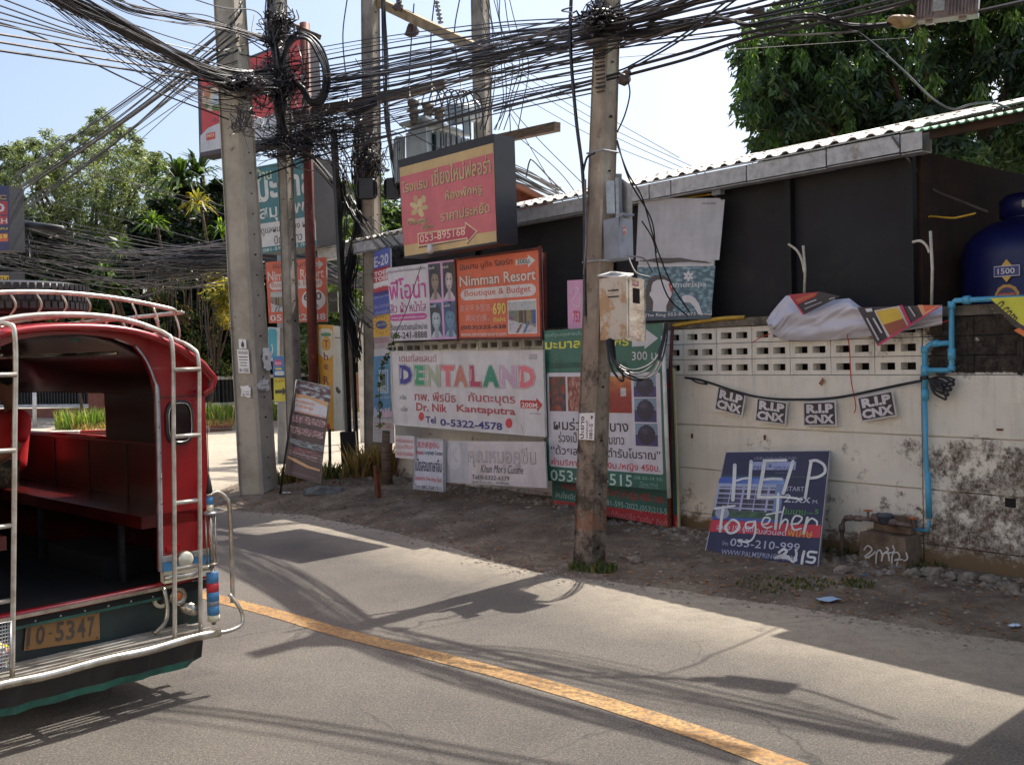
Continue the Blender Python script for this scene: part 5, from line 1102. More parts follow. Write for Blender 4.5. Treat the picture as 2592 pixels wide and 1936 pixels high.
# ---- signs further left
s = Sign('food_billboard', 'big red food billboard lightbox high up behind the cable tangle', [(500, 195), (772, 88), (788, 345), (505, 398)], (15.6, 14.6), (0, 0, 2.56), thick=.3, back=M['signframe'])
s.full((70, 60, 66)); s.poly([(.03, .03), (.97, .03), (.97, .93), (.03, .93)], (206, 66, 60), 1, True)
s.poly([(1300, 880), (1350, 830), (1420, 800), (1500, 790), (1650, 770), (1990, 700), (1992, 850), (1300, 990)], (206, 206, 210), 2)
s.ell(1370, 640, 60, 80, (220, 206, 180), 2); s.ell(1345, 600, 22, 50, (196, 120, 70), 3); s.ell(1400, 650, 34, 40, (196, 206, 210), 3); s.ell(1400, 700, 26, 22, (110, 130, 60), 3); s.ell(1335, 690, 20, 18, (110, 130, 60), 3)
s.txt('คุ้ม', 1380, 785, 1430, 36, (120, 40, 90), 3, .02); s.rect(1338, 868, 1398, 900, (210, 80, 50), 3); s.txt('MES', 1345, 884, 1392, 22, (224, 200, 170), 4, .02); s.txt('อร่อย', 1620, 550, 1900, 150, (160, 24, 30), 3, .03); s.done()
s = Sign('teal_lightbox', 'teal lightbox with white Thai letters behind the narrow grey pole', [(644, 424), (788, 396), (803, 621), (664, 643)], (13.4, 12.9), (500, 400, 4.13), thick=.46, back=M['signframe'])
s.full((24, 110, 122)); s.txt('บ้าน', 612, 185, 776, 130, (190, 206, 180), 3, .014); s.txt('มะมาล', 622, 360, 1215, 230, (206, 210, 210), 3, .03); s.txt('สมุนไพร', 650, 590, 1210, 200, (206, 210, 210), 3, .014)
s.poly([(660, 690), (1190, 610), (1225, 620), (1240, 680), (1242, 860), (680, 935)], (204, 204, 208), 2, ); s.txt('ดูแลผม ผมร่วง ผม', 668, 770, 1180, 105, (34, 34, 40), 4, .006); s.txt('ปิดผมขาว', 806, 860, 1100, 90, (34, 34, 40), 4, .006); s.txt('081-595-2022 ติดต่อ', 690, 965, 1240, 40, (190, 210, 214), 4, .01); s.done()
s = Sign('resort_sign', 'orange resort sign behind the two poles with a circled price', [(672, 664), (826, 651), (828, 814), (681, 818)], (13.0, 12.6), (500, 400, 4.13))
s.full((206, 84, 56)); s.txt('นิมมาน บูทีค', 790, 1140, 1180, 60, (80, 34, 34), 3, .006); arrow(s, 1180, 1070, 1320, 1160, (206, 204, 204)); s.txt('300ม.', 1195, 1120, 1270, 40, BLK, 4); s.txt('Nimman Resort', 736, 1240, 1322, 100, (220, 196, 190), 3, .02); s.rect(752, 1296, 1310, 1350, (206, 200, 200), 2, .08); s.txt('Boutique & Budget', 776, 1335, 1292, 70, (190, 84, 60), 3)
s.pic(762, 1400, 905, 1605, room, 14, 18, 2); s.ell(1215, 1480, 125, 112, (208, 206, 208), 2, 26); s.txt('690', 1110, 1450, 1298, 86, (50, 40, 44), 3, .014); s.txt('Baht.', 1150, 1545, 1280, 40, (50, 40, 44), 3)
s.cr = (500, 780, 3.176); s.txt('053222638', 585, 80, 1032, 52, (208, 206, 208), 3, .02); s.done()
s = Sign('vertical_board', 'tall yellow and white vertical board spelling The R down its face', [(805, 821), (860, 826), (871.5, 1090), (826, 1092)], (12.35, 12.1), (500, 780, 3.176))
s.full((200, 198, 186)); s.poly([(970, 130), (1090, 136), (1096, 990), (1030, 992), (972, 420)], (206, 152, 42), 1)
s.poly([(978, 180), (1000, 165), (1060, 163), (1086, 185), (1090, 370), (1060, 405), (1020, 405), (978, 365)], (204, 200, 184), 2); s.ell(1036, 212, 42, 16, (60, 130, 90), 3); s.ell(1038, 285, 36, 58, (206, 152, 42), 3)
for ch, x, y, w_, h in (('T', 1018, 285, 38, 60), ('h', 1018, 385, 34, 62), ('e', 1020, 470, 32, 46), ('R', 1016, 578, 44, 66)): s.txt(ch, x, y, x+w_, h, (116, 44, 56), 4, .012)
s.rect(1032, 930, 1068, 966, (176, 34, 46), 3); s.poly([(1112, 636), (1128, 630), (1142, 655), (1156, 668), (1140, 690), (1118, 670)], (40, 38, 38), 3); s.line([(1108, 236), (1145, 238)], 8, (80, 76, 74), 3); s.done()
# leaning banner stand
s = Sign('banner_stand', 'leaning brown tour banner with rows of small photographs on a black stand', [(749, 961), (837, 980), (810, 1224), (720, 1199)], (11.45, 11.15, 11.05, 11.3), (600, 900, 4.13), thick=.006)
s.full((60, 34, 44)); BRN = (70, 36, 44)
def crowd(k, a=(90, 60, 66), b=(176, 150, 150)): return lambda u, v: blend(a, b, .35+1.3*nz(u, v, k, 6)+.6*nz(u, v, k+3, 13))
s.pic(625, 262, 970, 510, crowd(1, (70, 34, 44), (170, 196, 206)), 22, 16, 1); s.poly([(622, 400), (720, 412), (955, 490), (950, 540), (750, 450), (620, 440)], (206, 160, 110), 2); s.poly([(616, 440), (750, 450), (950, 540), (935, 660), (604, 580)], (206, 206, 212), 3)
for y, x1 in ((468, 818), (520, 806)): s.txt('สนใจเชิญแวะชม' if y < 500 else 'ทัวร์ราคาถูก', 618, y, x1, 46, (210, 120, 50), 4, .02)
s.txt('เปิดรับสมาชิกใหม่ทุกวัน 14%', 610, 575, 938, 36, (210, 120, 50), 4, .02)
for j in range(2):
    for i in range(3): x = 586-j*22+i*116; y = 610+j*118+i*24; s.pic(x, y, x+104, y+100, crowd(10+j*3+i, (100, 60, 66), (196, 170, 176)), 9, 9, 3)
s.pic(560, 860, 905, 1010, crowd(30, (60, 50, 56), (170, 196, 206)), 18, 9, 2); s.pic(552, 940, 890, 1130, crowd(34, (70, 44, 54), (150, 120, 124)), 18, 10, 3); s.txt('รถรับส่งฟรี บริการนำเที่ยว', 590, 965, 850, 26, (190, 60, 70), 4, .01); s.txt('สอบถามได้ทุกวัน 089-838-2001', 586, 1010, 850, 24, (206, 180, 186), 4, .01)
s.poly([(535, 1045), (620, 1080), (750, 1150), (870, 1190), (868, 1210), (740, 1175), (600, 1105), (530, 1065)], (206, 160, 110), 4); s.txt('www.chiangmaitour.com', 580, 1218, 830, 24, (150, 110, 140), 4); s.done()
a, b, c_ = P(749, 961, 11.4), G(708, 1258, .06), P(700, 1268, 11.2)
link('stand_pole', MB().tube([a, b], .012, 6), M['blacksteel'], s.t); link('top_rail', MB().tube([s.w[0], s.w[1]], .008, 6), M['chrome'], s.t)
pb_ = [G(695, 1268, .03), G(756, 1268, .03), G(760, 1252, .03), G(716, 1252, .03)]; link('foot_plate', MB().slab([p+[0, 0, .03] for p in pb_], (0, 0, 1), .03), M['blacksteel'], s.t)
# small round signs behind the left poles
s = Sign('teal_sign', 'rounded teal sign with white rim left of the narrow grey pole', [(678, 828), (709, 830), (708, 912), (681, 914)], (12.9, 12.7), (500, 780, 3.176), thick=.05)
s.full((190, 190, 190)); s.rect(568, 162, 640, 395, (40, 150, 170), 1, .25); s.line([(600, 290), (606, 340), (596, 380)], 6, (220, 226, 228), 3); s.done()
s = Sign('poster', 'small blue poster with a pink burst above the yellow arrow sign', [(690, 901), (722, 901), (722, 956), (692, 956)], (12.6, 12.5), (500, 780, 3.176))
s.full((36, 120, 186)); s.poly([(650+36*math.cos(k*.393)*(1 if k % 2 else .7), 440+32*math.sin(k*.393)*(1 if k % 2 else .7)) for k in range(16)], (214, 60, 120), 2); s.txt('โปรโมชั่น', 626, 440, 676, 22, WHT, 3, .02); s.rect(628, 480, 678, 494, (220, 196, 50), 2); s.rect(620, 506, 700, 540, (196, 206, 212), 2, .2); s.rect(614, 544, 704, 556, (24, 34, 60), 2); s.done()
s = Sign('arrow_sign', 'yellow round bottomed sign with a black arrow between the left poles', [(692, 935), (731, 930), (731, 1015), (694, 1016)], (12.75, 12.6), (500, 780, 3.176), thick=.004, back=mat('yellow_sign_back', (196, 186, 50), .5))
s.full((206, 196, 50)); arrow(s, 624, 640, 722, 700, (36, 34, 30)); s.txt('ร้านอาหาร', 620, 585, 712, 26, (190, 130, 40), 3, .01); s.done()
# far left light box and small yellow one
s = Sign('english_school_lightbox', 'dark blue and red lightbox cut off at the left edge reading 20 and 659', [(-90, 466), (22, 471), (25, 633), (-90, 640)], (17.5, 17.2), (0, 350, 4.13), thick=.34, back=M['signframe'])
s.full((36, 36, 84)); s.txt('TOEIC', -300, 610, 70, 50, (196, 160, 60), 3, .02); s.rect(-370, 650, 82, 800, (170, 44, 44), 1); s.txt('E-20', -280, 725, 52, 90, (206, 204, 208), 3, .03); s.rect(-370, 815, 84, 900, (170, 44, 44), 1); s.txt('ENGLISH', -320, 870, 78, 60, (206, 180, 180), 3, .02); s.txt('IELTS เรียน', -300, 950, 80, 34, (206, 176, 60), 3, .02); s.rect(-370, 1010, 86, 1078, (206, 90, 40), 1); s.txt('053-22659', -330, 1042, 78, 48, (220, 206, 80), 3, .02); s.done()
s = Sign('yellow_plate_lightbox', 'small dark lightbox at the left edge with yellow plate lettering', [(-70, 686), (24, 688), (24, 722), (-70, 722)], (17.3, 17.0), (0, 350, 4.13), thick=.32, back=M['signframe'])
s.full((60, 58, 60)); s.rect(-280, 1430, 94, 1520, (206, 170, 40), 1); s.txt('ENGLISH', -260, 1478, 88, 60, (80, 60, 20), 3, .03); s.done()
s = Sign('dark_wall_sign', 'small dark sign with white writing low in the shadow behind the posts', [(833, 738), (855, 738), (856, 790), (833, 790)], (13.4, 13.4), (500, 400, 4.13)); s.full((30, 30, 36)); s.txt('ร้านค้า', 1380, 1480, 1460, 40, (150, 150, 160), 3); s.done()
# ================================================================ red passenger truck
_o = P(545, 1598, 4.75); TO = np.array([_o[0], _o[1], 0]); _t = math.radians(43)
TA = np.array([-math.sin(_t), -math.cos(_t), 0]); TB = np.array([-math.cos(_t), math.sin(_t), 0]); Z = np.array([0, 0, 1.])
def T(a, b, z): return TO+TA*a+TB*b+Z*z
def tp(x, y, b): q = PL(x, y, TO+TB*b, TB)-TO; return float(q@TA), float(q[2])
def TX(x, y, b): a, z = tp(x, y, b); return T(a, b, z)
def redpaint():
    m, nt, b, g = newmat('glossy_red_paint')
    c = ramp(nt, tex(nt, g, 3, 6, .7), [(.35, lin((128, 10, 16))), (.65, lin((146, 14, 20)))]); sp = ramp(nt, tex(nt, g, 60, 3, .8, w=3), [(.70, BW[0]), (.74, BW[1])])
    c = mixc(nt, sp, c, lin((190, 120, 110))); nt.links.new(c, b.inputs['Base Color']); b.inputs['Roughness'].default_value = .28
    b.inputs['Coat Weight'].default_value = .5; b.inputs['Coat Roughness'].default_value = .08; bump(nt, b, tex(nt, g, 2.5, 3, .5, w=2), .05, .02); return m
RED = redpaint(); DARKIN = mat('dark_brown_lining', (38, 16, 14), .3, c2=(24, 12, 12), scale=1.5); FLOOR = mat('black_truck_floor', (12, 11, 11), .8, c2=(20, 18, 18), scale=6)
DG = mat('dark_green_paint', (26, 50, 46), .5, c2=(36, 40, 42), scale=3); TG2 = mat('worn_turquoise_paint', (40, 104, 86), .5, c2=(28, 64, 56), scale=6, c3=(90, 80, 70), s3=9, lo3=.6, hi3=.7); BLU = mat('light_blue_stripe', (70, 130, 176), .4); CRM = mat('cream_stripe', (214, 206, 178), .45); RBK = mat('red_band', (196, 48, 60), .4); RUB = M['black']
trk = thing('passenger_truck', 'red open backed passenger truck with chrome ladders and plate 10-5347', 'truck', T(.56, 1.5, 0))
def rz_(a): x = abs(a-.56); return 1.80-.20*(x/.64)**2.6
A0, A1 = -.10, 1.22
# roof shell with rolled edge
prof = []
for i in range(25):
    a = A0+(A1-A0)*i/24; prof.append((a, rz_(a)-(.02 if i in (0, 24) else 0)))
prof = [(A0+.05, 1.47), (A0+.005, 1.50), (A0-.012, 1.55)]+prof+[(A1+.012, 1.55), (A1-.005, 1.50), (A1-.05, 1.47)]
def sweep(pf, bs, mt, name, dz=lambda b: 0., th=.025):
    mb = MB(); vs = []; n = len(pf)
    for b in bs:
        for a, z in pf: vs.append(T(a, b, z+dz(b)))
        for a, z in pf: vs.append(T(.56+(a-.56)*(1-.035), b, z-th+dz(b)))
    m = 2*n
    fs = []
    for k in range(len(bs)-1):
        for i in range(n-1):
            p = k*m+i; q = p+m; fs += [(p, p+1, q+1, q), (p+n, q+n, q+n+1, p+n+1)]
    for k in (0, len(bs)-1):
        for i in range(n-1): p = k*m+i; fs.append((p, p+1, p+n+1, p+n))
    mb.add(vs, fs, 0, True); return link(name, mb, mt, trk)
rd = lambda b: -.03*max(0, (.22-b)/.14)**2*.8 - .02*max(0, b-2.3)
sweep(prof, [.12, .135, .16, .2, .6, 1.2, 2., 2.6, 2.95], RED, 'roof', rd)
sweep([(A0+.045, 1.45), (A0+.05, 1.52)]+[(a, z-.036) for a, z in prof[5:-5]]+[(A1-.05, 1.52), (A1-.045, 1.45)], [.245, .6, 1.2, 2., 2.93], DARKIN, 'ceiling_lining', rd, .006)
link('roof_rim', MB().tube([T(a, .122, z-.012+rd(.12)) for a, z in prof], .016, 8), RED, trk)
# rear frame: ring between opening and body outline
inner = [(.165, .60), (.155, 1.0), (.150, 1.44), (.165, 1.53), (.20, 1.62), (.25, 1.69), (.34, 1.725), (.45, 1.742), (.56, 1.748), (.67, 1.742), (.78, 1.725), (.87, 1.69), (.92, 1.62), (.955, 1.53), (.97, 1.44), (.965, 1.0), (.955, .60)]
outer = [(-.10, .655), (-.105, 1.0), (-.10, 1.44), (-.10, 1.54), (-.07, 1.60), (.02, 1.665), (.16, 1.73), (.35, 1.77), (.56, 1.78), (.77, 1.77), (.96, 1.73), (1.10, 1.665), (1.19, 1.60), (1.22, 1.54), (1.22, 1.44), (1.225, 1.0), (1.22, .655)]
mb = MB(); vs = []
for (a, z), (c, d) in zip(inner, outer):
    for b in (.20, .24): vs += [T(a, b, z), T(c, b, d)]
fs = []
for i in range(len(inner)-1):
    p = i*4; q = p+4; fs += [(p, q, q+1, p+1), (p+2, p+3, q+3, q+2), (p, p+2, q+2, q), (p+1, q+1, q+3, p+3)]
mb.add(vs, fs+[(0, 1, 3, 2), (64, 66, 67, 65)]); link('rear_frame', mb, RED, trk)
for mi_ in (0, 1):
    cc_ = [(a, z) for a, z in (inner[:6] if mi_ == 0 else inner[-6:])]
    link('opening_trim', MB().tube([T(a+(.006 if mi_ == 0 else -.006), .192, z) for a, z, _ in smooth([(a, z, 0) for a, z in cc_], 4)], [.012 if z_[1] < 1.5 else .006 for z_ in smooth([(a, z, 0) for a, z in cc_], 4)], 6), M['galv'], trk)
for a0, a1 in ((-.10, .17), (.95, 1.22)):
    link('trim_plate', MB().box(T((a0+a1)/2, .19, .655), ((a1-a0)/2, .006, .014), (TA, TB, Z)), M['galv'], trk)
    link('blue_stripe', MB().box(T((a0+a1)/2, .205, .617), ((a1-a0)/2-.01, .02, .022), (TA, TB, Z)), BLU, trk)
    link('cream_stripe', MB().box(T((a0+a1)/2, .207, .565), ((a1-a0)/2-.015, .02, .029), (TA, TB, Z)), CRM, trk)
# oval window with rubber and chrome ring
def ovr(ca, cz, ra, rz, b, n=28, p=3.2): return [T(ca+ra*np.sign(math.cos(t))*abs(math.cos(t))**(2/p), b, cz+rz*np.sign(math.sin(t))*abs(math.sin(t))**(2/p)) for t in [6.2832*i/n for i in range(n)]]
for ca, nm in ((.045, 'w'), (1.075, 'w')):
    wz = (tp(460, 1020, .19)[1]+tp(460, 1117, .19)[1])/2; rh = abs(tp(460, 1015, .19)[1]-tp(460, 1120, .19)[1])/2
    r0 = ovr(ca, wz, .066, rh, .192); link('side_window', MB().add(r0, [tuple(range(28))]), mat('smoked_glass', (30, 10, 14), .06), trk)
    link('window_seal', MB().tube(r0, .009, 6, closed=True), RUB, trk); link('window_chrome', MB().tube(ovr(ca, wz,   .060, rh-.007, .184), .0028, 6, closed=True), M['chrome'], trk)
# sides: lower panel, header, dark quarter, seen mostly from inside
for a, s_ in ((-.085, 1), (1.205, -1)):
    link('side_panel', MB().box(T(a, 1.6, .82), (.012, 1.36, .36), (TA, TB, Z)), RED, trk)
    link('side_header', MB().box(T(a, 1.6, 1.505), (.014, 1.36, .06), (TA, TB, Z)), RED, trk)
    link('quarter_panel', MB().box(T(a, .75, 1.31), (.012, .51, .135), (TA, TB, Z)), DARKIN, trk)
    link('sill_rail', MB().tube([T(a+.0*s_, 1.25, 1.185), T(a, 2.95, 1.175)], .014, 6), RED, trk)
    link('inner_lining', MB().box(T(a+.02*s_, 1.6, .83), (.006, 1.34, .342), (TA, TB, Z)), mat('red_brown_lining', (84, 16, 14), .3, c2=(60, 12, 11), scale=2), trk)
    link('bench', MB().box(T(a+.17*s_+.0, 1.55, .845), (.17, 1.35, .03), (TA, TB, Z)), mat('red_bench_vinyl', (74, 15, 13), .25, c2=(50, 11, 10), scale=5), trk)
    for bb in (.5, 1.5, 2.5): link('bench_leg', MB().box(T(a+.3*s_, bb, .66), (.012, .012, .16), (TA, TB, Z)), RUB, trk)
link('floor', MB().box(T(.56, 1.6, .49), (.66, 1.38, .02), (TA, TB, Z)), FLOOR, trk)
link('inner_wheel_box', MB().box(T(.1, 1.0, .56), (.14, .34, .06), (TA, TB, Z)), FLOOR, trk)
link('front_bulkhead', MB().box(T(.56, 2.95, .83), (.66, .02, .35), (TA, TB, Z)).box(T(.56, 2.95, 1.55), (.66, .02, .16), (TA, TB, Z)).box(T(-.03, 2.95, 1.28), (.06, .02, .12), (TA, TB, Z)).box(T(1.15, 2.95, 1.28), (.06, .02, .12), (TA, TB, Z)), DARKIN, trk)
for a in (.3, .82): link('ceiling_lamp', MB().lathe(T(a, .75, 1.745), [(0, -.02), (.025, -.015), (.03, 0)], 12), mat('pale_green_lens', (110, 170, 160), .3), trk)
link('ceiling_rail', MB().tube([T(.3, .3, 1.66), T(.3, 2.9, 1.66)], .01, 6), M['chrome'], trk); link('ceiling_rail', MB().tube([T(.82, .3, 1.66), T(.82, 2.9, 1.66)], .01, 6), M['chrome'], trk)
# tail: sill, dark green panel, plate, lamps
link('rear_sill', MB().tube([T(-.02, .225, .535), T(.2, .225, .52), T(.56, .225, .515), T(1.15, .225, .52)], .020, 8), RED, trk)
link('sill_strip', MB().box(T(.6, .198, .515), (.5, .003, .008), (TA, TB, Z)), M['chrome'], trk)
link('tail_strip', MB().box(T(.66, .235, .478), (.50, .012, .022), (TA, TB, Z)), TG2, trk)
for i in range(9): link('rivet', MB().lump(T(.2+i*.11, .222, .478), .006, i, sub=1), M['galv'], trk)
link('tail_panel', MB().box(T(.56, .28, .39), (.64, .02, .10), (TA, TB, Z)), DG, trk)
for x, y, b, r0, r1, cm, nm in ((408.6, 1517, .25, .024, .042, CRM, 'empty_lamp_hole'), (451, 1509, .22, .022, .047, M['chrome'], 'indicator_lamp')):
    a, z = tp(x, y, b); ax = (TA, Z, -TB); k = link(nm, MB().lathe(T(a, b, z), [(0, -.01), (r0*.6, -.008), (r0, .002), (r1*.8, .012), (r1, .004), (r1, -.01)], 20, ax), cm, trk)
    link('lamp_centre', MB().lathe(T(a, b, z), [(0, .012), (r0*.7, .010), (r0, .004)], 16, ax), mat('amber_lens' if 'ind' in nm else 'dark_hole', (196, 110, 50) if 'ind' in nm else (16, 12, 14), .3), k)
a, z = tp(474, 1416, .10); lp = link('reverse_lamp', MB().lathe(T(a, .12, z), [(.02, -.05), (.036, -.03), (.043, 0), (.043, .012)], 20, (TA, Z, -TB)), M['chrome'], trk)
link('lamp_glass', MB().lathe(T(a, .12, z), [(0, .024), (.02, .022), (.035, .016), (.041, .008)], 20, (TA, Z, -TB)), mat('clear_lamp_glass', (206, 204, 186), .08, .3), lp)
link('lamp_bracket', MB().tube(smooth([T(.18, .14, .575), T(.06, .10, .575), T(.01, .09, .60), T(-.02, .07, .60)], 4), .014, 7), M['chrome'], trk)
pl = [TX(67, 1575, .245), TX(251, 1541, .245), TX(253, 1617.5, .245), TX(60.5, 1646.6, .245)]
mp = MB(); mp.c = []; n = -TB
mp.add(pl, [(3, 2, 1, 0)]); mp.c.append(lin((132, 92, 32)))
def pq(s_, t, l=1): return (pl[0]*(1-s_)+pl[1]*s_)*(1-t)+(pl[3]*(1-s_)+pl[2]*s_)*t+n*(.002*l)
for ch, s0, s1 in (('1', .02, .065), ('0', .135, .255), ('-', .30, .345), ('5', .395, .51), ('3', .54, .655), ('4', .685, .80), ('7', .83, .93)):
    v, f = glyphs(ch, .02); t0, t1 = (.50, .56) if ch == '-' else (.2, .86); mp.add([pq(s0+(s1-s0)*p[0], t1-(t1-t0)*p[1]) for p in v], f); mp.c += [lin((52, 36, 20))]*len(f)
v, f = glyphs('เชียงใหม่', .01); mp.add([pq(.3+.4*p[0], .14-.1*p[1]) for p in v], f); mp.c += [lin((70, 46, 22))]*len(f)
link('licence_plate', mp, PRINT, trk, recalc=False); link('plate_backing', MB().slab([p+TB*.004 for p in pl], -TB, .012), M['black'], trk)
link('mud_flap', MB().slab([T(.06, .30, .37), T(-.04, .30, .36), T(-.06, .30, .46), T(.0, .30, .52), T(.05, .3, .50)][:4], -TB, .02), RED, trk)
link('exhaust', MB().cyl(T(.02, .16, .385), T(.02, .6, .385), .03, 14), M['chrome'], trk)
# step: slats, curved lip and skirt
for i in range(7):
    b = .04+i*.034; link('step_slat', MB().box(T(.60, b, .300+.003*math.sin(i*2)), (.615-.03*(i > 4), .0075, .006), (TA, TB, Z)), M['steelwhite'], trk)
for a in (.0, .30, .62, .95, 1.2): link('step_bearer', MB().box(T(a, .13, .286), (.012, .12, .008), (TA, TB, Z)), M['chrome'], trk)
lip = [T(a, -.005+.004*math.sin(a*9), .295+.004*math.sin(a*14)) for a in np.linspace(-.02, 1.24, 22)]
link('step_lip', MB().tube(lip, .021, 10), M['chrome'], trk)
sk = MB(); vs = []; N = 30
for i in range(N+1):
    a = .06+1.12*i/N; w_ = .006*math.sin(i*1.3)+.010*mnoise.noise(Vector((i*.8, 0, 0))); bt_ = .155+(.03*max(0, 1-i/2.) if i < 3 else 0)
    vs += [T(a, .01, .275), T(a, .03+w_, .188), T(a, .035+w_*1.5, bt_)]
sk.add(vs, [(3*i+k, 3*i+3+k, 3*i+4+k, 3*i+1+k) for i in range(N) for k in (0, 1)]); sk.m = [0 if i % 2 == 0 else 1 for i in range(len(sk.f))]
link('step_skirt', sk, [M['blacksteel'], TG2], trk)
# ladders
def ladder(xr, xl, a_off=0, tag=''):
    pass
def bar(pts, r=.0108, mt=M['steelwhite'], nm='ladder_bar'): return link(nm, MB().tube(smooth(pts, 6), r, 8), mt, trk)
for k, (ar, al) in enumerate(((.062, .195), (1.06, .925))):
    sg = 1 if k == 0 else -1
    for a_, zt in ((ar, rz_(ar)), (al, rz_(al))):
        L_ = .055 if k == 0 else .075; e_ = a_-L_; zt_ = rz_(max(e_, -.05)); bar([T(a_, .03, .30), T(a_-L_*.35, .035, .8), T(a_-L_*.7, .045, 1.3), T(e_, .06, zt_-.06), T(e_+.012, .10, zt_+.012), T(e_+.07, .18, rz_(e_+.07)+.022)])
    for y in (935, 1102, 1268, 1433):
        z = tp(480, y, .045)[1]; f = (z-.3)/1.4; o_ = -(.055 if k == 0 else .075)*f
        link('rung', MB().tube([T(ar+o_, .04, z), T(al+o_, .04, z)], .0103, 8), M['steelwhite'], trk)
bar([T(.155, .22, .52), T(.16, .18, .50), T(.16, .16, .42), T(.18, .15, .36), T(.24, .14, .32)], .012, M['chrome'], 'grab_bar')
# side loop, pillar with coloured bands, aerial
bar([T(-.07, .12, .95), T(-.11, .12, .955), T(-.15, .11, .92), T(-.16, .10, .85), T(-.155, .09, .5), T(-.145, .08, .40)], .011, M['chrome'], 'guard_loop')
bar([T(-.10, .03, .46), T(-.13, .0, .40), T(-.145, -.01, .35), T(-.13, -.02, .31), T(-.07, -.02, .295), T(0, -.01, .295)], .010, M['chrome'], 'guard_loop')
pil = thing('banded_pillar', 'x', 'x', T(-.07, .12, .3)); bpy.data.objects.remove(pil)
pz = T(-.068, .13, 0); pp = [(.318, .35, CRM), (.35, .395, BLU), (.395, .42, M['grey']), (.42, .465, BLU), (.465, .51, RBK), (.51, .56, BLU)]
pm = link('banded_pillar', MB().cyl(pz+Z*.30, pz+Z*.60, .012, 8), M['chrome'], trk)
for z0, z1, mt in pp: link('band', MB().cyl(pz+Z*(z0+.0005), pz+Z*(z1-.0005), .030, 16), mt, pm)
for i in range(4):
    an = i*1.57+.5; link('lantern_rod', MB().cyl(pz+Z*.60+TA*.022*math.cos(an)+TB*.022*math.sin(an), pz+Z*.85+TA*.022*math.cos(an)+TB*.022*math.sin(an), .0045, 6), M['chrome'], pm)
link('lantern_core', MB().cyl(pz+Z*.58, pz+Z*.86, .011, 10), M['chrome'], pm)
for z0, z1, r, mt in ((.60, .608, .032, M['chrome']), (.85, .862, .032, M['galv']), (.865, .90, .017, CRM), (.90, .94, .018, BLU), (.94, .955, .02, M['chrome'])): link('collar', MB().cyl(pz+Z*z0, pz+Z*z1, r, 14), mt, pm)
link('aerial', MB().tube([pz+Z*.955, pz+Z*1.0, pz+Z*1.05], [.018, .012, .004], 8).tube(smooth([pz+Z*1.04, pz+Z*1.3+TA*.0, TX(527, 900, .13), TX(510, 700, .13)], 5), .0022, 5), M['black'], trk)
# roof rack
rk = M['steelwhite']
def rr(a, b, dz=0): return T(a, b, rz_(min(max(a, A0), A1))+dz)
top = [(a, .42+.03*math.cos((a-.56)*3)) for a in np.linspace(1.20, -.06, 14)]
zt = lambda a: 1.952-.085*((a-.56)/.66)**2
tr1 = [T(a, b, zt(a)) for a, b in top]+[T(-.088, .47, zt(-.1)-.002), T(-.10, .56, zt(-.1)-.004), T(-.10, 2.6, zt(-.1)-.01)]
bar(tr1, .0112, rk, 'rack_top_rail'); bar([T(1.20, .45, zt(1.18)), T(1.22, 2.6, zt(1.18)-.01)], .0112, rk, 'rack_top_rail'); bar([T(-.10, 2.6, zt(-.1)-.01), T(.56, 2.7, zt(.56)), T(1.22, 2.6, zt(1.18)-.01)], .0112, rk, 'rack_top_rail')
bar([rr(a, .20, .035-.01*abs(a-.56)) for a in np.linspace(1.05, .10, 9)]+[rr(.07, .23, .02)], .0135, rk, 'rack_lower_rail')
for i in range(12):
    a = 1.18-i*.115; p0 = T(a, .45, zt(a)); p1 = rr(a, .52, .02)
    link('rack_spindle', MB().tube(smooth([p0, (p0+p1)/2-TB*.045-TA*.02, p1], 4), .005, 6), rk, trk)
for i in range(6):
    b = .7+i*.38; p0 = T(-.10, b, zt(-.1)); p1 = T(-.07, b, 1.64); link('rack_spindle', MB().tube(smooth([p0, (p0+p1)/2-TA*.05, p1], 4), .006, 6), rk, trk)
for a in (.1, .33, .56, .79, 1.02): bar([rr(a, .2, .03), rr(a, .6, .03), rr(a, 2.7, .0)], .009, rk, 'rack_runner')
# spare tyre lying on the rack: a thing of its own
ty = thing('spare_tyre', 'worn black tyre lying flat on the roof rack of the red truck', 'tyre', T(.50, .92, 1.865))
c = T(.50, .92, 1.865); pr = [(r_*1.3, z_*1.1) for r_, z_ in [(.12, .02), (.13, .005), (.19, .0), (.232, .012), (.245, .03), (.247, .08), (.243, .12), (.228, .136), (.18, .145), (.14, .135), (.125, .12), (.12, .02)]]
link('carcass', MB().lathe(c, pr, 48), RUB, ty)
tb = MB()
for i in range(60):
    for z0, z1, ph in ((.018, .05, 0), (.055, .095, .5), (.10, .132, 0)):
        th = 6.2832*(i+ph)/60; x = np.array([math.cos(th), math.sin(th), 0]); y_ = np.array([-math.sin(th), math.cos(th), 0]); tb.box(c+x*.323+Z*(z0+z1)/2*1.1, (.004, .012, (z1-z0)/2), (x, y_, Z))
link('tread_blocks', tb, RUB, ty, kind='stuff')
link('tie_rope', MB().tube([T(.0+.4, .84, 1.99), T(.38, .82, 1.86)], .005, 5), M['white'], ty)
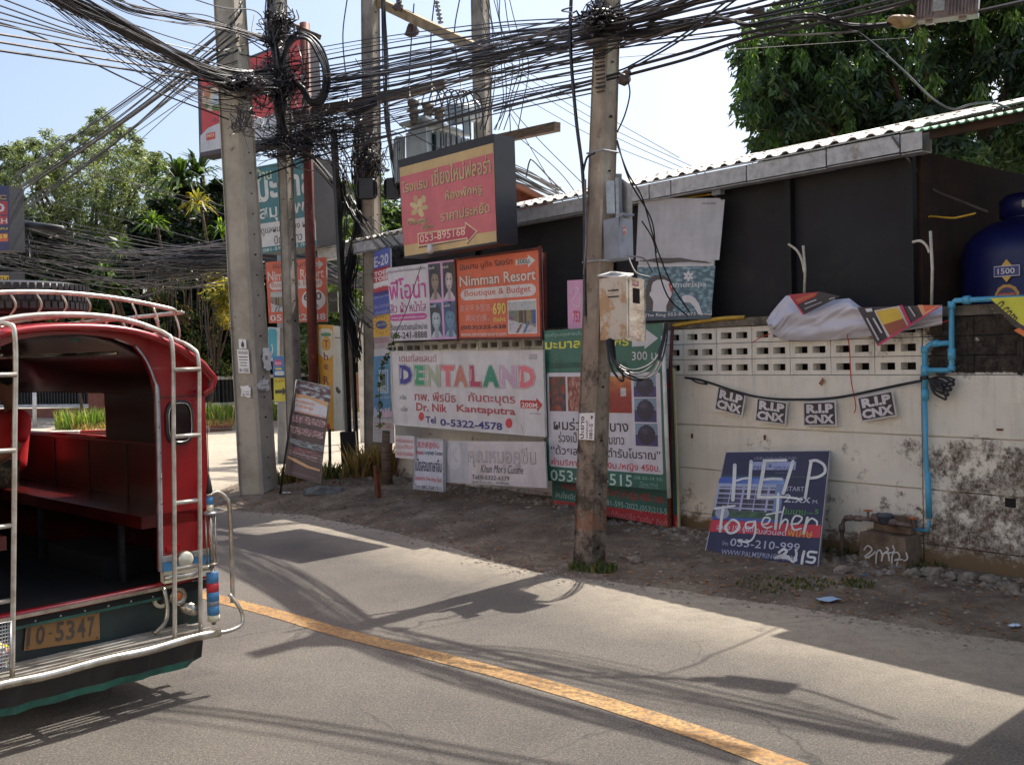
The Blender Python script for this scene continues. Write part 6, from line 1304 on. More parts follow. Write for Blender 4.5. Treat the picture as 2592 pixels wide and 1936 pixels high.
# wire basket with a plastic bag at the left
bk = thing('wire_basket', 'small grey wire basket hung at the left behind the truck step', 'basket', T(.98, .10, .33))
wm = MB(); p = [TX(-60, 1590, .02), TX(27, 1572, .02), TX(27, 1690, .02), TX(-60, 1712, .02)]
for i in range(13): t = i/12; wm.tube([p[0]*(1-t)+p[1]*t, p[3]*(1-t)+p[2]*t], .0022, 4)
for i in range(14): t = i/13; wm.tube([p[0]*(1-t)+p[3]*t, p[1]*(1-t)+p[2]*t], .0022, 4)
link('mesh_front', wm, M['galv'], bk, kind='stuff'); link('rim', MB().tube(p, .006, 6, closed=True), M['galv'], bk)
link('bottom', MB().slab([p[3], p[2], p[2]+TB*.12, p[3]+TB*.12], Z, .005), M['grey'], bk)
solo('snack_bag', MB().lump((p[3]+p[2])/2+TB*.06+TA*-.03+Z*.05, (.06, .05, .05), 5, sub=3, amp=.5), mat('printed_snack_foil', (226, 206, 60), .3, c2=(206, 60, 40), scale=22, lo=.45, hi=.5, c3=(226, 226, 226), s3=16, lo3=.5, hi3=.52), 'crumpled yellow and red snack bag in the wire basket', 'snack bag')
# small things a used truck carries: bolts along the trim, screws on the plate, seam lines, a dent-scuffed panel strip
for z in np.linspace(.68, 1.42, 7):
    for a in (.158, .962): link('trim_screw', MB().lump(T(a, .178, z), .004, 1, sub=1, amp=0), M['rust'], trk)
for s_, t in ((.04, .1), (.96, .1), (.04, .92), (.96, .92)): link('plate_screw', MB().lump(pq(s_, t, 2), .004, 1, sub=1, amp=0), M['rust'], trk)
link('panel_seam', MB().box(T(.03, .197, 1.44), (.12, .003, .002), (TA, TB, Z)), M['black'], trk)
link('reflector', MB().box(T(.10, .195, .70), (.035, .004, .012), (TA, TB, Z)), mat('red_reflector', (150, 20, 20), .15), trk)
for bb in np.arange(.5, 2.9, .48): link('lining_seam', MB().box(T(-.056, bb, .9), (.002, .004, .26), (TA, TB, Z)), M['black'], trk)
# wheels, axle, cab
for a, b in ((.06, .95), (1.06, .95), (.06, 3.55), (1.06, 3.55)):
    wh = link('wheel', MB().lathe(T(a, b, .235), [(.0, -.02), (.11, -.02), (.12, -.06), (.2, -.065), (.235, -.04), (.235, .04), (.2, .065), (.12, .06), (.11, .02), (0, .02)], 28, (TB, Z, TA)), RUB, trk)
    link('rim', MB().lathe(T(a, b, .235), [(0, -.035), (.05, -.05), (.115, -.045), (.115, .045), (.05, .05), (0, .035)], 20, (TB, Z, TA)), M['chrome'], wh)
link('chassis', MB().box(T(.56, 1.9, .36), (.36, 1.6, .05), (TA, TB, Z)).cyl(T(.06, .95, .24), T(1.06, .95, .24), .03, 10), M['blacksteel'], trk)
cb = MB(); cp = [(2.99, .42), (4.25, .42), (4.28, .80), (3.75, .86), (3.5, 1.30), (3.02, 1.33)]
vs = [T(a, b, z) for a in (0., 1.12) for b, z in cp]; n = len(cp); cb.add(vs, [tuple(range(n)), tuple(range(2*n-1, n-1, -1))]+[(i, (i+1) % n, (i+1) % n+n, i+n) for i in range(n)]); link('cab', cb, RED, trk)
link('windscreen', MB().slab([T(.08, 3.735, .90), T(1.04, 3.735, .90), T(1.02, 3.535, 1.27), T(.1, 3.535, 1.27)], nrm(TB*.4+Z*.25), .01), mat('dark_glass', (20, 22, 24), .05), trk)
# ---------------------------------------------------------------- seated passenger
def skin_body(name, pts, edges, mt, parent, sub=2):
    me = bpy.data.meshes.new(name); b = np.array(parent['base'])
    me.from_pydata([tuple((np.array(p)-b)*S) for p, r in pts], edges, []); o = bpy.data.objects.new(name, me); SC.collection.objects.link(o); o.parent = parent; o['base'] = list(parent['base'])
    sk_ = o.modifiers.new('skin', 'SKIN'); 
    for i, (p, r) in enumerate(pts):
        rr_ = r if hasattr(r, '__len__') else (r, r); me.skin_vertices[0].data[i].radius = (rr_[0]*S, rr_[1]*S)
    me.skin_vertices[0].data[0].use_root = True; s2 = o.modifiers.new('sub', 'SUBSURF'); s2.levels = sub; s2.render_levels = sub
    dg = bpy.context.evaluated_depsgraph_get(); m2 = bpy.data.meshes.new_from_object(o.evaluated_get(dg)); o.modifiers.clear(); o.data = m2; m2.name = name
    m2.materials.clear(); m2.materials.append(mt); [setattr(p_, 'use_smooth', True) for p_ in m2.polygons]; return o
SKIN = mat('skin', (176, 126, 100), .5, c2=(164, 112, 88), scale=5); SHIRT = mat('red_cotton', (206, 26, 28), .8, c2=(186, 20, 24), scale=6, bmp=.2, bs=30); HAIR = mat('black_hair', (20, 18, 18), .5); SHORT = mat('camouflage_cotton', (122, 108, 82), .8, c2=(60, 58, 46), scale=9, lo=.45, hi=.52)
pb0 = 2.13
pn = thing('person', 'passenger in a red short sleeved shirt and camouflage shorts seated inside the truck', 'person', T(.14, pb0, .87))
def Q(a, b, z): return T(a, pb0+b, z)
body = [(Q(.14, 0, .94), (.10, .085)), (Q(.12, 0, 1.05), (.092, .07)), (Q(.11, 0, 1.18), (.105, .075)), (Q(.11, 0, 1.28), (.10, .065)), (Q(.12, 0, 1.345), .04), (Q(.125, 0, 1.38), .038), (Q(.14, 0, 1.44), (.052, .062)), (Q(.14, 0, 1.51), (.056, .068)), (Q(.14, 0, 1.555), (.035, .045)),
    (Q(.11, -.115, 1.30), .042), (Q(.13, -.155, 1.21), .036), (Q(.17, -.165, 1.10), .029), (Q(.26, -.12, 1.055), .024), (Q(.34, -.07, 1.03), .019), (Q(.37, -.055, 1.02), (.026, .014)),
    (Q(.11, .115, 1.30), .042), (Q(.13, .155, 1.21), .036), (Q(.17, .165, 1.10), .029), (Q(.26, .12, 1.05), .024), (Q(.34, .07, 1.03), .019), (Q(.37, .055, 1.02), (.026, .014)),
    (Q(.22, -.07, .95), .066), (Q(.42, -.10, .945), .05), (Q(.46, -.10, .90), .043), (Q(.45, -.10, .72), .036), (Q(.45, -.10, .56), .026), (Q(.54, -.11, .535), .028),
    (Q(.22, .07, .95), .066), (Q(.42, .11, .945), .05), (Q(.46, .11, .90), .043), (Q(.45, .11, .72), .036), (Q(.45, .11, .56), .026), (Q(.54, .12, .535), .028)]
ed = [(0, 1), (1, 2), (2, 3), (3, 4), (4, 5), (5, 6), (6, 7), (7, 8), (3, 9), (9, 10), (10, 11), (11, 12), (12, 13), (13, 14), (3, 15), (15, 16), (16, 17), (17, 18), (18, 19), (19, 20), (0, 21), (21, 22), (22, 23), (23, 24), (24, 25), (25, 26), (0, 27), (27, 28), (28, 29), (29, 30), (30, 31), (31, 32)]
skin_body('body', body, ed, SKIN, pn)
skin_body('shirt', [(Q(.14, 0, .95), (.112, .098)), (Q(.12, 0, 1.05), (.108, .085)), (Q(.11, 0, 1.18), (.118, .088)), (Q(.11, 0, 1.27), (.115, .078)), (Q(.118, 0, 1.325), .052), (Q(.11, -.12, 1.30), .056), (Q(.13, -.16, 1.21), .053), (Q(.15, -.17, 1.14), .053), (Q(.11, .12, 1.30), .056), (Q(.13, .16, 1.21), .053), (Q(.15, .17, 1.14), .053)],
    [(0, 1), (1, 2), (2, 3), (3, 4), (3, 5), (5, 6), (6, 7), (3, 8), (8, 9), (9, 10)], SHIRT, pn)
skin_body('shorts', [(Q(.14, 0, .93), (.115, .10)), (Q(.22, -.07, .945), .085), (Q(.33, -.09, .945), .075), (Q(.40, -.10, .945), .068), (Q(.22, .07, .945), .085), (Q(.33, .09, .945), .075), (Q(.40, .11, .945), .068)], [(0, 1), (1, 2), (2, 3), (0, 4), (4, 5), (5, 6)], SHORT, pn)
hd_ = Q(.14, 0, 1.50)
link('hair', MB().lump(hd_-TA*.012+Z*.03, (.064, .066, .062), 2, sub=3, amp=.08), HAIR, pn); link('nose', MB().lump(hd_+TA*.066-Z*.012, (.010, .010, .014), 1, sub=1, amp=.05), SKIN, pn)
for s_ in (-1, 1):
    link('ear', MB().lump(hd_+TB*.058*s_-Z*.01, (.012, .006, .016), 3, sub=1, amp=.1), SKIN, pn); link('eye', MB().lump(hd_+TA*.056+TB*.022*s_, .006, 1, sub=1, amp=0), mat('dark_eye', (30, 20, 18), .2), pn)
    for k in range(5):
        o_ = (k-2)*.009; p0 = Q(.375, s_*.055, 1.02)+TB*o_; L = (.03, .042, .046, .042, .03)[k]; q0 = p0+TA*L*.6-Z*.004; link('finger', MB().tube(smooth([p0, q0, q0+TA*L*.4-Z*.016], 3), [.006]*6+[.004], 6), SKIN, pn)
link('mouth', MB().lump(hd_+TA*.057-Z*.036, (.005, .005, .004), 1, sub=1, amp=0), mat('lips', (130, 70, 64), .5), pn)
# ================================================================ vegetation
def foliage(name, parent, clumps, per, leaf, cols, seed, droop=.3, flat=.7, aspect=.35, mt=None, **kw):
    R = np.random.RandomState(seed); C_ = np.array([c[:3] for c in clumps]); Rr = np.array([c[3] for c in clumps]); K = len(C_); N = K*per
    ci = np.repeat(np.arange(K), per); d = R.normal(size=(N, 3)); d /= np.linalg.norm(d, axis=1)[:, None]; rad = R.rand(N)**.45
    p = C_[ci]+d*(rad*Rr[ci])[:, None]*np.array([1, 1, flat])
    ax = R.normal(size=(N, 3)); ax[:, 2] = ax[:, 2]*.5-droop*1.6; ax /= np.linalg.norm(ax, axis=1)[:, None]
    sd = np.cross(ax, R.normal(size=(N, 3))); sd /= np.linalg.norm(sd, axis=1)[:, None]
    L = leaf*(.6+.8*R.rand(N))[:, None]; Wd = L*aspect*.5; nn = np.cross(ax, sd)*L*.12
    v = np.stack([p, p+ax*L*.5+sd*Wd+nn, p+ax*L, p+ax*L*.5-sd*Wd+nn], 1).reshape(-1, 3)
    b = np.array(parent['base']); v = (v-b)*S
    me = bpy.data.meshes.new(name); me.vertices.add(4*N); me.vertices.foreach_set('co', v.ravel()); me.loops.add(4*N); me.loops.foreach_set('vertex_index', np.arange(4*N, dtype=np.int32))
    me.polygons.add(N); me.polygons.foreach_set('loop_start', np.arange(0, 4*N, 4, dtype=np.int32)); me.polygons.foreach_set('loop_total', np.full(N, 4, dtype=np.int32)); me.update(calc_edges=True)
    cl_ = np.array([lin(c) for c in cols]); ck = R.randint(0, len(cols), K); pick = np.where(R.rand(N) < .6, ck[ci], R.randint(0, len(cols), N)); c = cl_[pick]*(.75+.5*R.rand(N))[:, None]; c[:, 3] = 1
    at = me.color_attributes.new('Col', 'FLOAT_COLOR', 'CORNER'); at.data.foreach_set('color', np.repeat(c, 4, axis=0).ravel()); me.materials.append(mt or LEAF)
    o = bpy.data.objects.new(name, me); SC.collection.objects.link(o); o.parent = parent; o['base'] = list(parent['base'])
    for k, v_ in kw.items(): o[k] = v_
    return o
BARK = mat('brown_bark', (92, 76, 60), .9, c2=(60, 50, 42), scale=9, bmp=.4)
def inpoly(prof, r, x0, x1, ybot, d0, d1, n, rad):
    out = []; xs_ = [p[0] for p in prof]; ys_ = [p[1] for p in prof]
    while len(out) < n:
        x = r.uniform(x0, x1); yt = np.interp(x, xs_, ys_); y = r.uniform(yt, ybot); d = r.uniform(d0, d1); q = P(x, y, d); edge_ = (y-yt) < 70
        out.append((*q, rad*(r.uniform(.35, .7) if edge_ else r.uniform(.7, 1.3))))
    return out
def limbs(par, base, targets, r0, r):
    mb = MB(); top_ = np.mean([t[:3] for t in targets], 0); mid = np.array([base[0], base[1], 0])*.6+np.array([top_[0], top_[1], 0])*.4; mid[2] = top_[2]*.45
    mb.tube(smooth([base, base*.5+mid*.5, mid], 4), list(np.linspace(r0, r0*.7, 9)), 9)
    for t in targets:
        t = np.array(t[:3]); m_ = mid*.5+t*.5+np.array([r.uniform(-.3, .3), 0, r.uniform(0, .4)]); mb.tube(smooth([mid-[0, 0, .2], m_, t], 4), list(np.linspace(r0*.45, r0*.08, 9)), 6)
    link('trunk', mb, BARK, par)
rt = random.Random(21)
# feathery tree
prof = [(-120, 420), (-40, 380), (20, 372), (70, 350), (110, 330), (150, 352), (190, 345), (225, 300), (250, 280), (285, 292), (320, 315), (350, 350), (400, 385), (440, 400), (480, 450), (520, 470), (560, 520), (620, 560)]
t1 = thing('feathery_tree', 'tall feathery grey green tree at the far left against the sky', 'tree', (-15.5, 36, 0))
cl1 = inpoly(prof, rt, -100, 590, 640, 33, 38, 820, .34)
foliage('crown', t1, cl1, 85, .17, [(104, 114, 82), (120, 128, 96), (84, 96, 66), (134, 140, 108)], 3, droop=.45, flat=.9, aspect=.26)
limbs(t1, np.array([-15.5, 36., 0]), [c for c in cl1[::26]], .28, rt)
def tree(name, label, base, cl, per, leaf, cols, seed, r0=.16, cat='tree', **kw):
    t = thing(name, label, cat, base); foliage('crown', t, cl, per, leaf, cols, seed, **kw); limbs(t, np.array(base, float), cl[::max(1, len(cl)//9)], r0, rt); return t
DK_ = [(26, 38, 20), (36, 50, 27), (46, 62, 32), (20, 28, 16)]; MID = [(48, 66, 32), (62, 82, 40), (38, 52, 27), (78, 98, 50)]; LT = [(92, 112, 52), (74, 94, 44), (108, 126, 64), (58, 76, 36)]
tree('dark_tree', 'dark bushy tree under the feathery tree, nearer the left edge', (-12.5, 31, 0), inpoly([(-120, 600), (60, 560), (160, 600), (300, 610)], rt, -120, 300, 880, 29, 32, 90, .85), 240, .26, DK_, 5)
tree('dark_tree', 'dark dense tree hung with creepers left of the thickest pole', (-8.6, 30, 0), inpoly([(280, 620), (360, 550), (410, 500), (450, 470), (520, 460), (640, 480)], rt, 290, 640, 960, 28.6, 31, 130, .72), 240, .24, DK_, 6)
tree('leafy_tree', 'mid green tree between the black posts and the banner', (-5.2, 27, 0), inpoly([(800, 560), (860, 470), (900, 430), (950, 450), (1010, 500), (1060, 560)], rt, 790, 1050, 900, 24, 29, 90, .7), 230, .2, MID, 7)
tree('leafy_tree', 'small bright green tree just left of the E-20 banner', (-2.95, 17.5, 0), inpoly([(845, 640), (880, 540), (930, 545), (965, 600)], rt, 850, 965, 800, 16.5, 18.5, 26, .30), 160, .11, LT, 8, r0=.05)
tree('garden_tree', 'dark tree filling the gap behind the left poles and orange sign', (-7.0, 31, 0), inpoly([(560, 560), (700, 600), (850, 620)], rt, 560, 860, 950, 28, 33, 90, .8), 220, .24, DK_+MID[:2], 9)
tree('yellowing_tree', 'yellow leaved shrub tree between the thickest pole and dark creepers', (-7.9, 25.6, 0), inpoly([(520, 700), (560, 640), (600, 680)], rt, 535, 600, 810, 25, 26, 14, .34), 170, .14, [(176, 150, 60), (150, 140, 60), (120, 120, 54)], 10, r0=.05)
for i, (x0, x1, y0, y1, d, lb) in enumerate(((455, 605, 870, 960, 27.5, 'leafy shrub spilling over the white fence rail by the truck'), (120, 260, 750, 800, 25.5, 'pale leafy shrub showing above the truck roof rack'), (880, 960, 860, 930, 30, 'green shrub on top of the brick wall by the black posts'), (930, 1000, 850, 930, 29, 'dark green shrub behind the brick wall left of the banner'))):
    cl = inpoly([(x0-30, y0), (x1+30, y0)], rt, x0, x1, y1, d, d+1, 26, .35); t = thing('shrub', lb, 'shrub', (cl[0][0], d+.5, 0)); foliage('crown', t, cl, 150, .13, [LT, LT, MID, DK_][i]+MID, 30+i); limbs(t, np.array([cl[0][0], d+.5, 0]), cl[::4], .05, rt)
# rosette plants
def rosette(label, x, y, d, r, cols, seed, n=34, name='dracaena', tr=True):
    c = P(x, y, d); t = thing(name, label, 'plant', (c[0], c[1], 0)); R = random.Random(seed); mb = MB(); mb.c = []
    for i in range(n):
        th = R.uniform(0, 6.28); el = R.uniform(-.3, 1.3); L = r*R.uniform(.7, 1.1); dx = np.array([math.cos(th)*math.cos(el), math.sin(th)*math.cos(el), math.sin(el)]); sd = nrm(np.cross(dx, [0, 0, 1]))*r*.055
        p0 = c; p1 = c+dx*L*.55+np.array([0, 0, L*.08]); p2 = c+dx*L-np.array([0, 0, L*.25]); mb.add([p0-sd*.5, p0+sd*.5, p1+sd, p1-sd, p2], [(0, 1, 2, 3), (3, 2, 4)]); cc = lin(R.choice(cols)); mb.c += [cc, cc]
    link('fronds', mb, LEAF, t, recalc=False)
    if tr: link('stem', MB().tube(smooth([np.array([c[0], c[1]+1.2, 0]), np.array([c[0]+.1, c[1]+1.2, c[2]*.5]), c+[0, .3, 0]], 4), .04, 7), BARK, t)
YG = [(122, 142, 60), (96, 120, 50), (72, 96, 44), (58, 76, 38)]
for i, (x, y, d, r, c, lb) in enumerate(((455, 462, 28.2, 1.15, MID, 'spiky dark palm crown standing above the trees left of the thickest pole'), (500, 445, 28.4, 1.0, MID, 'second spiky palm crown touching the thickest pole'), (388, 572, 26.5, .62, YG, 'bright yellow green spiky plant against the dark trees'), (560, 590, 26, .55, YG, 'yellow green spiky plant right beside the thickest pole'), (312, 638, 26, .62, YG, 'spiky plant in the cables above the truck roof'), (270, 690, 25.5, .5, YG, 'small spiky rosette just above the roof rack'), (272, 735, 25.5, .9, MID, 'big drooping spiky plant right behind the spare tyre'), (500, 520, 26.2, .6, [(150, 130, 60), (130, 130, 60)], 'yellowing spiky plant below the palm crowns'))):
    rosette(lb, x, y, d, r, c, 50+i, n=64)
# hanging creepers
cr = thing('creeper', 'long creepers hanging from the dark tree beside the thickest pole', 'plant', P(520, 800, 26.8)*[1, 1, 0])
cl = [(*P(rt.uniform(380, 600), y, rt.uniform(26, 27)), .16) for y in np.linspace(700, 940, 46)]
foliage('leaves', cr, cl, 70, .12, DK_+[(88, 90, 50), (110, 84, 50)], 61, droop=1.2, flat=1.6)
mb = MB()
for i in range(40): x = rt.uniform(370, 600); y = rt.uniform(640, 760); mb.tube([P(x, y, 26.5), P(x+rt.uniform(-8, 8), y+rt.uniform(80, 180), 26.5)], .012, 3)
link('vines', mb, BARK, cr, kind='stuff')
# vine climbing the striped banner
vn = thing('vine', 'small leafy vine climbing between the tall narrow banner and the white boards', 'plant', P(975, 1100, 11.2)*[1, 1, 0])
pth = smooth([P(962, 1075, 11.2), P(960, 1000, 11.2), P(967, 930, 11.2), P(985, 895, 11.0), P(1000, 850, 10.95), P(1030, 780, 10.75), P(1060, 690, 10.6), P(1066, 672, 10.6)], 6)
link('stem', MB().tube(pth, .004, 4), BARK, vn)
foliage('leaves', vn, [(*p, .03) for p in pth[:26:2]], 9, .045, LT+MID, 71, aspect=.8)
# mango tree behind the shed
mg = thing('mango_tree', 'huge dark mango tree with drooping bright green new leaves above the shed', 'tree', (8.2, 16, 0))
prof = [(1860, 180), (1875, 120), (1905, 60), (1960, 20), (2000, -10), (2040, -120), (2200, -260), (2800, -320)]
cl = []
while len(cl) < 560:
    x = rt.uniform(1868, 2860); yt = np.interp(x, [p[0] for p in prof], [p[1] for p in prof]); lo = np.interp(x, [1860, 1900, 1940, 2000, 2700], [230, 300, 400, 430, 420]); y = rt.uniform(yt, lo)
    if x < 1880+26*abs(math.sin(y*.024)): continue
    cl.append((*P(x+8, y, rt.uniform(13.4, 18.5)), rt.uniform(.20, .42)))
foliage('crown', mg, cl, 190, .15, [(52, 70, 48), (62, 84, 52), (74, 96, 58), (44, 60, 44)], 81, droop=.6, aspect=.30)
limbs(mg, np.array([8.2, 16., 0]), cl[::30], .3, rt)
new = []
for x, y in ((2130, 155), (2190, 150), (2085, 190), (2140, 185), (2118, 250), (2025, 145), (2040, 165), (1955, 140), (1900, 90), (1960, 120), (2180, 35), (2060, 10), (1885, 210), (1940, 270), (2150, 320), (1955, 340), (2330, 90), (2310, 165), (2480, 60), (2490, 100), (2560, 45), (2480, 230), (2360, 210), (2070, 70), (2010, 75), (2220, 10), (1900, 150), (1905, 280)):
    new.append((*P(x, y, 13.25+rt.random()*.5), .105))
foliage('new_leaves', mg, new, 80, .12, [(84, 112, 50), (72, 100, 46), (100, 124, 62), (60, 84, 42)], 82, droop=1.5, flat=1.5, aspect=.26)
# ---------------------------------------------------------------- far fence and brick wall
BR = mat('red_brick', (150, 92, 72), .85, c2=(120, 72, 58), scale=30, lo=.45, hi=.55, c3=(170, 140, 120), s3=60, lo3=.60, hi3=.63)
def brickmat():
    m, nt, b, g = newmat('brick_courses'); t = nt.nodes.new('ShaderNodeTexBrick'); mp_ = nt.nodes.new('ShaderNodeMapping'); nt.links.new(g.outputs['Position'], mp_.inputs[0]); mp_.inputs['Rotation'].default_value = (math.radians(90), 0, 0)
    nt.links.new(mp_.outputs[0], t.inputs['Vector']); t.inputs['Scale'].default_value = 4.2; t.inputs['Color1'].default_value = lin((166, 96, 72)); t.inputs['Color2'].default_value = lin((140, 78, 60)); t.inputs['Mortar'].default_value = lin((120, 100, 88)); t.inputs['Mortar Size'].default_value = .025
    nt.links.new(t.outputs[0], b.inputs['Base Color']); b.inputs['Roughness'].default_value = .9; return m
BRK = brickmat()
fl = [np.array(p) for p in ((-17., 30., .1), (-13.9, 29., .1), (-7.9, 26.8, .1), (-5.3, 29.4, .1))]
fn = thing('garden_fence', 'black barred fence with white rails on a low brick plinth across the far road', 'fence', fl[1])
for a, b in zip(fl[:-1], fl[1:]):
    d_ = nrm(b-a); n_ = np.array([d_[1], -d_[0], 0]); L = np.linalg.norm(b-a)
    link('plinth', MB().box((a+b)/2+[0, 0, .14], (L/2, .10, .15), (d_, n_, (0, 0, 1))), BRK, fn)
    for z in (.37, 1.09): link('rail', MB().box((a+b)/2+[0, 0, z-.0], (L/2, .05, .045), (d_, n_, (0, 0, 1))), M['white'], fn)
    mb = MB(); k = int(L/.11)
    for i in range(k): mb.box(a+d_*(i+.5)*L/k+[0, 0, .73], (.018, .018, .31), (d_, n_, (0, 0, 1)))
    link('bars', mb, M['blacksteel'], fn, kind='stuff'); link('netting', MB().box((a+b)/2-n_*.08+[0, 0, .72], (L/2, .005, .34), (d_, n_, (0, 0, 1))), M['black'], fn)
for x, d in ((88, 24.5), (34, 25.5)):
    a, b = P(x, 1082, d), P(x-1, 985, d); solo('white_post', MB().cyl(a*[1, 1, 0]+[0, 0, .1], b, .05, 8), M['white'], 'slim white post on the far grass bank, ' + ('nearer the spare tyre' if x > 60 else 'by the left ladder'), 'post', base=a*[1, 1, 0])
bw = [np.array(p) for p in ((-5.3, 29.45, .1), (-4.1, 30.8, .1), (-1., 34.5, .1))]
bwt = thing('brick_wall', 'low red brick wall with pale coping on the far side of the road', 'wall', bw[0])
for a, b in zip(bw[:-1], bw[1:]):
    d_ = nrm(b-a); n_ = np.array([d_[1], -d_[0], 0]); L = np.linalg.norm(b-a); link('brickwork', MB().box((a+b)/2+[0, 0, .52], (L/2, .1, .53), (d_, n_, (0, 0, 1))), BRK, bwt); link('coping', MB().box((a+b)/2+[0, 0, 1.075], (L/2, .13, .03), (d_, n_, (0, 0, 1))), M['concrete_pale'], bwt)
a, b = P(252, 1050, 28), P(250, 990, 28); solo('brick_pillar', MB().box(a*[1, 1, 0]+[0, 0, .75], (.22, .2, .7)), BRK, 'brick gate pillar across the road seen through the side of the truck', 'pillar', base=a*[1, 1, 0])
a = P(915, 900, 19); solo('white_post', MB().box(a*[1, 1, 0]+[0, 0, 1.4], (.06, .06, 1.4)), M['white'], 'white square post in the greenery right of the black posts', 'post', base=a*[1, 1, 0])
# distant tree belt so that the road ends in greenery
tb_ = thing('tree_belt', 'distant dark belt of garden trees behind the fence', 'trees', (-10, 44, 0))
cl = [(rt.uniform(-42, 14), rt.uniform(42, 50), rt.uniform(.3, 4.2), rt.uniform(.9, 1.6)) for i in range(340)]
foliage('foliage', tb_, cl, 120, .5, DK_+MID[:2], 91, kind='stuff'); link('ground_shade', MB().box((-14, 46, 1.3), (28, 3, 1.3)), mat('understorey_shade', (30, 38, 22), .95), tb_)  # solid dark block painted as the shade under the trees

# ---------------------------------------------------------------- unseen shophouses added behind the photographer to bounce sunlight onto the wall
sh_ = thing('bounce_shophouse_row', 'unseen pale shophouse row added behind the viewer to bounce light onto the wall', 'building', W(0, 11.2))
FC = mat('bounce_cream_render', (226, 220, 204), .8, c2=(206, 198, 180), scale=1.2); FD = mat('brown_shutter', (112, 92, 76), .6)
link('facade', MB().box(W(-1, 11.6, 2.6), (13, .4, 2.6), (WU, WN, Z)), FC, sh_)
for k in range(9):
    u_ = -12.4+k*2.85; link('shutter', MB().box(W(u_, 11.19, .75), (.95, .02, .72), (WU, WN, Z)), FD, sh_); link('window', MB().box(W(u_, 11.19, 3.2), (.6, .02, .5), (WU, WN, Z)), FD, sh_)
    link('pilaster', MB().box(W(u_+1.42, 11.16, 2.6), (.1, .05, 2.6), (WU, WN, Z)), FC, sh_)
link('canopy', MB().box(W(-1, 10.85, 1.75), (13, .34, .03), (WU, WN, Z)), FC, sh_)
# awning added out of view at right to shade the lower right corner
aw = thing('corner_shadow_awning', 'unseen canvas awning added past the right edge to throw the corner shadow', 'awning', (3.5, 4.3, 0))
link('canvas', MB().slab([(2.42, 4.46, 2.2), (3.2, 3.4, 2.2), (4.9, 4.6, 2.3), (3.6, 5.55, 2.3)], (0, 0, 1), .02), mat('green_canvas', (60, 96, 74), .8), aw)
for x, y in ((2.52, 4.44), (3.2, 3.5), (4.8, 4.6), (3.6, 5.4)): link('pole', MB().cyl((x, y, 0), (x, y, 2.19), .018, 8), M['galv'], aw)
# ================================================================ overhead cables
rc = random.Random(5)
def strand(pts, r, k=5, n=8): return (smooth(pts, n), r, k)
def cable(label, pts, r=.010, mt='cable', group='cables strung overhead', cat='cable', name='cable', n=8, wig=0.):
    w_ = [P(*p) for p in pts]
    if wig: w_ = [w_[0]]+[p+np.array([rc.uniform(-wig, wig) for _ in range(3)]) for p in w_[1:-1]]+[w_[-1]]
    return solo(name, MB().tube(smooth(w_, n), r, 5), M[mt], label, cat, group=group)
def bundle(label, pts, num, spread, r, mt='cable', seed=1, taper=None, name='cable_bundle', wig=.02, n=7, cat='cables', loose=0.):
    R = random.Random(seed); mb = MB(); base = [P(*p) for p in pts]; K = len(base)
    mats = [M[m] for m in (mt if isinstance(mt, (list, tuple)) else [mt])]
    for i in range(num):
        th = R.uniform(0, 6.28); q_ = math.sqrt(R.random()); rr_ = r*R.uniform(.6, 1.35); pp = []
        for j, b in enumerate(base):
            sp = spread if taper is None else spread*taper[j]; th2 = th+R.uniform(-.5, .5)+j*.25
            pp.append(b+np.array([math.cos(th2)*.5, math.cos(th2)*.5, math.sin(th2)])*sp*q_+np.array([R.uniform(-wig, wig) for _ in range(3)])-np.array([0, 0, loose*R.random()*math.sin(math.pi*j/(K-1))]))
        mb.tube(smooth(pp, n), rr_, 4, mi=R.randrange(len(mats)), cap=False)
    return solo(name, mb, mats, label, cat, kind='stuff')
CB = ['cable', 'cable', 'cable', 'cable_grey']
J = (588, 205, 11.25)
# --- from the left to the junction on the thick pole
bundle('thick sagging main bundle of black cables from the upper left corner to the junction', [(60, -60, 6.6), (180, 5, 7.4), (310, 66, 8.4), (430, 135, 9.6), (520, 180, 10.6), (600, 205, 11.2), (690, 200, 11.7)], 46, .085, .0065, CB, 1, [1.0, .9, .8, .8, 1.2, 1.6, 1.3])
bundle('loose fringe of cables below the thick main bundle', [(90, -40, 6.8), (300, 85, 8.5), (420, 150, 9.6), (540, 205, 10.9), (640, 235, 11.6)], 26, .18, .0045, CB, 2, [.5, .8, 1, 1.3, 1.5], loose=.15)
lft = [((-20, -12), (200, 70), (430, 140)), ((-20, 8), (210, 88), (440, 155)), ((-20, 26), (200, 92), (470, 165)), ((-20, 44), (220, 100), (480, 172)), ((-20, 60), (250, 118), (500, 178)), ((-20, 84), (250, 128), (480, 172)), ((-20, 104), (260, 150), (500, 188)), ((-20, 126), (280, 170), (520, 206)), ((-20, 54), (120, 98), (330, 195)), ((40, -20), (250, 60), (520, 130)), ((280, -20), (360, 28), (500, 62)), ((230, -20), (420, 40), (560, 70)), ((330, -15), (430, 30), (545, 48)), ((150, -20), (330, 60), (520, 120)), ((450, -15), (560, 20), (660, 40))]
lbl = ['highest', 'second', 'third', 'fourth', 'fifth', 'sixth', 'seventh', 'lowest']
for i, (a, b, c) in enumerate(lft[:8]): cable(f'{lbl[i]} of the cables running in from the left edge to the junction', [(*a, 7.5), (*b, 9.2), (*c, 10.8), (600, 208, 11.4)], .0075 if i < 5 else .011, 'cable_grey' if i in (5, 6) else 'cable')
cable('single black cable crossing the sky down to the pole behind the thickest one', [(-20, 52, 7.5), (110, 98, 8.4), (350, 215, 10), (560, 296, 11.3), (650, 338, 11.9), (730, 440, 12.2)], .0085)
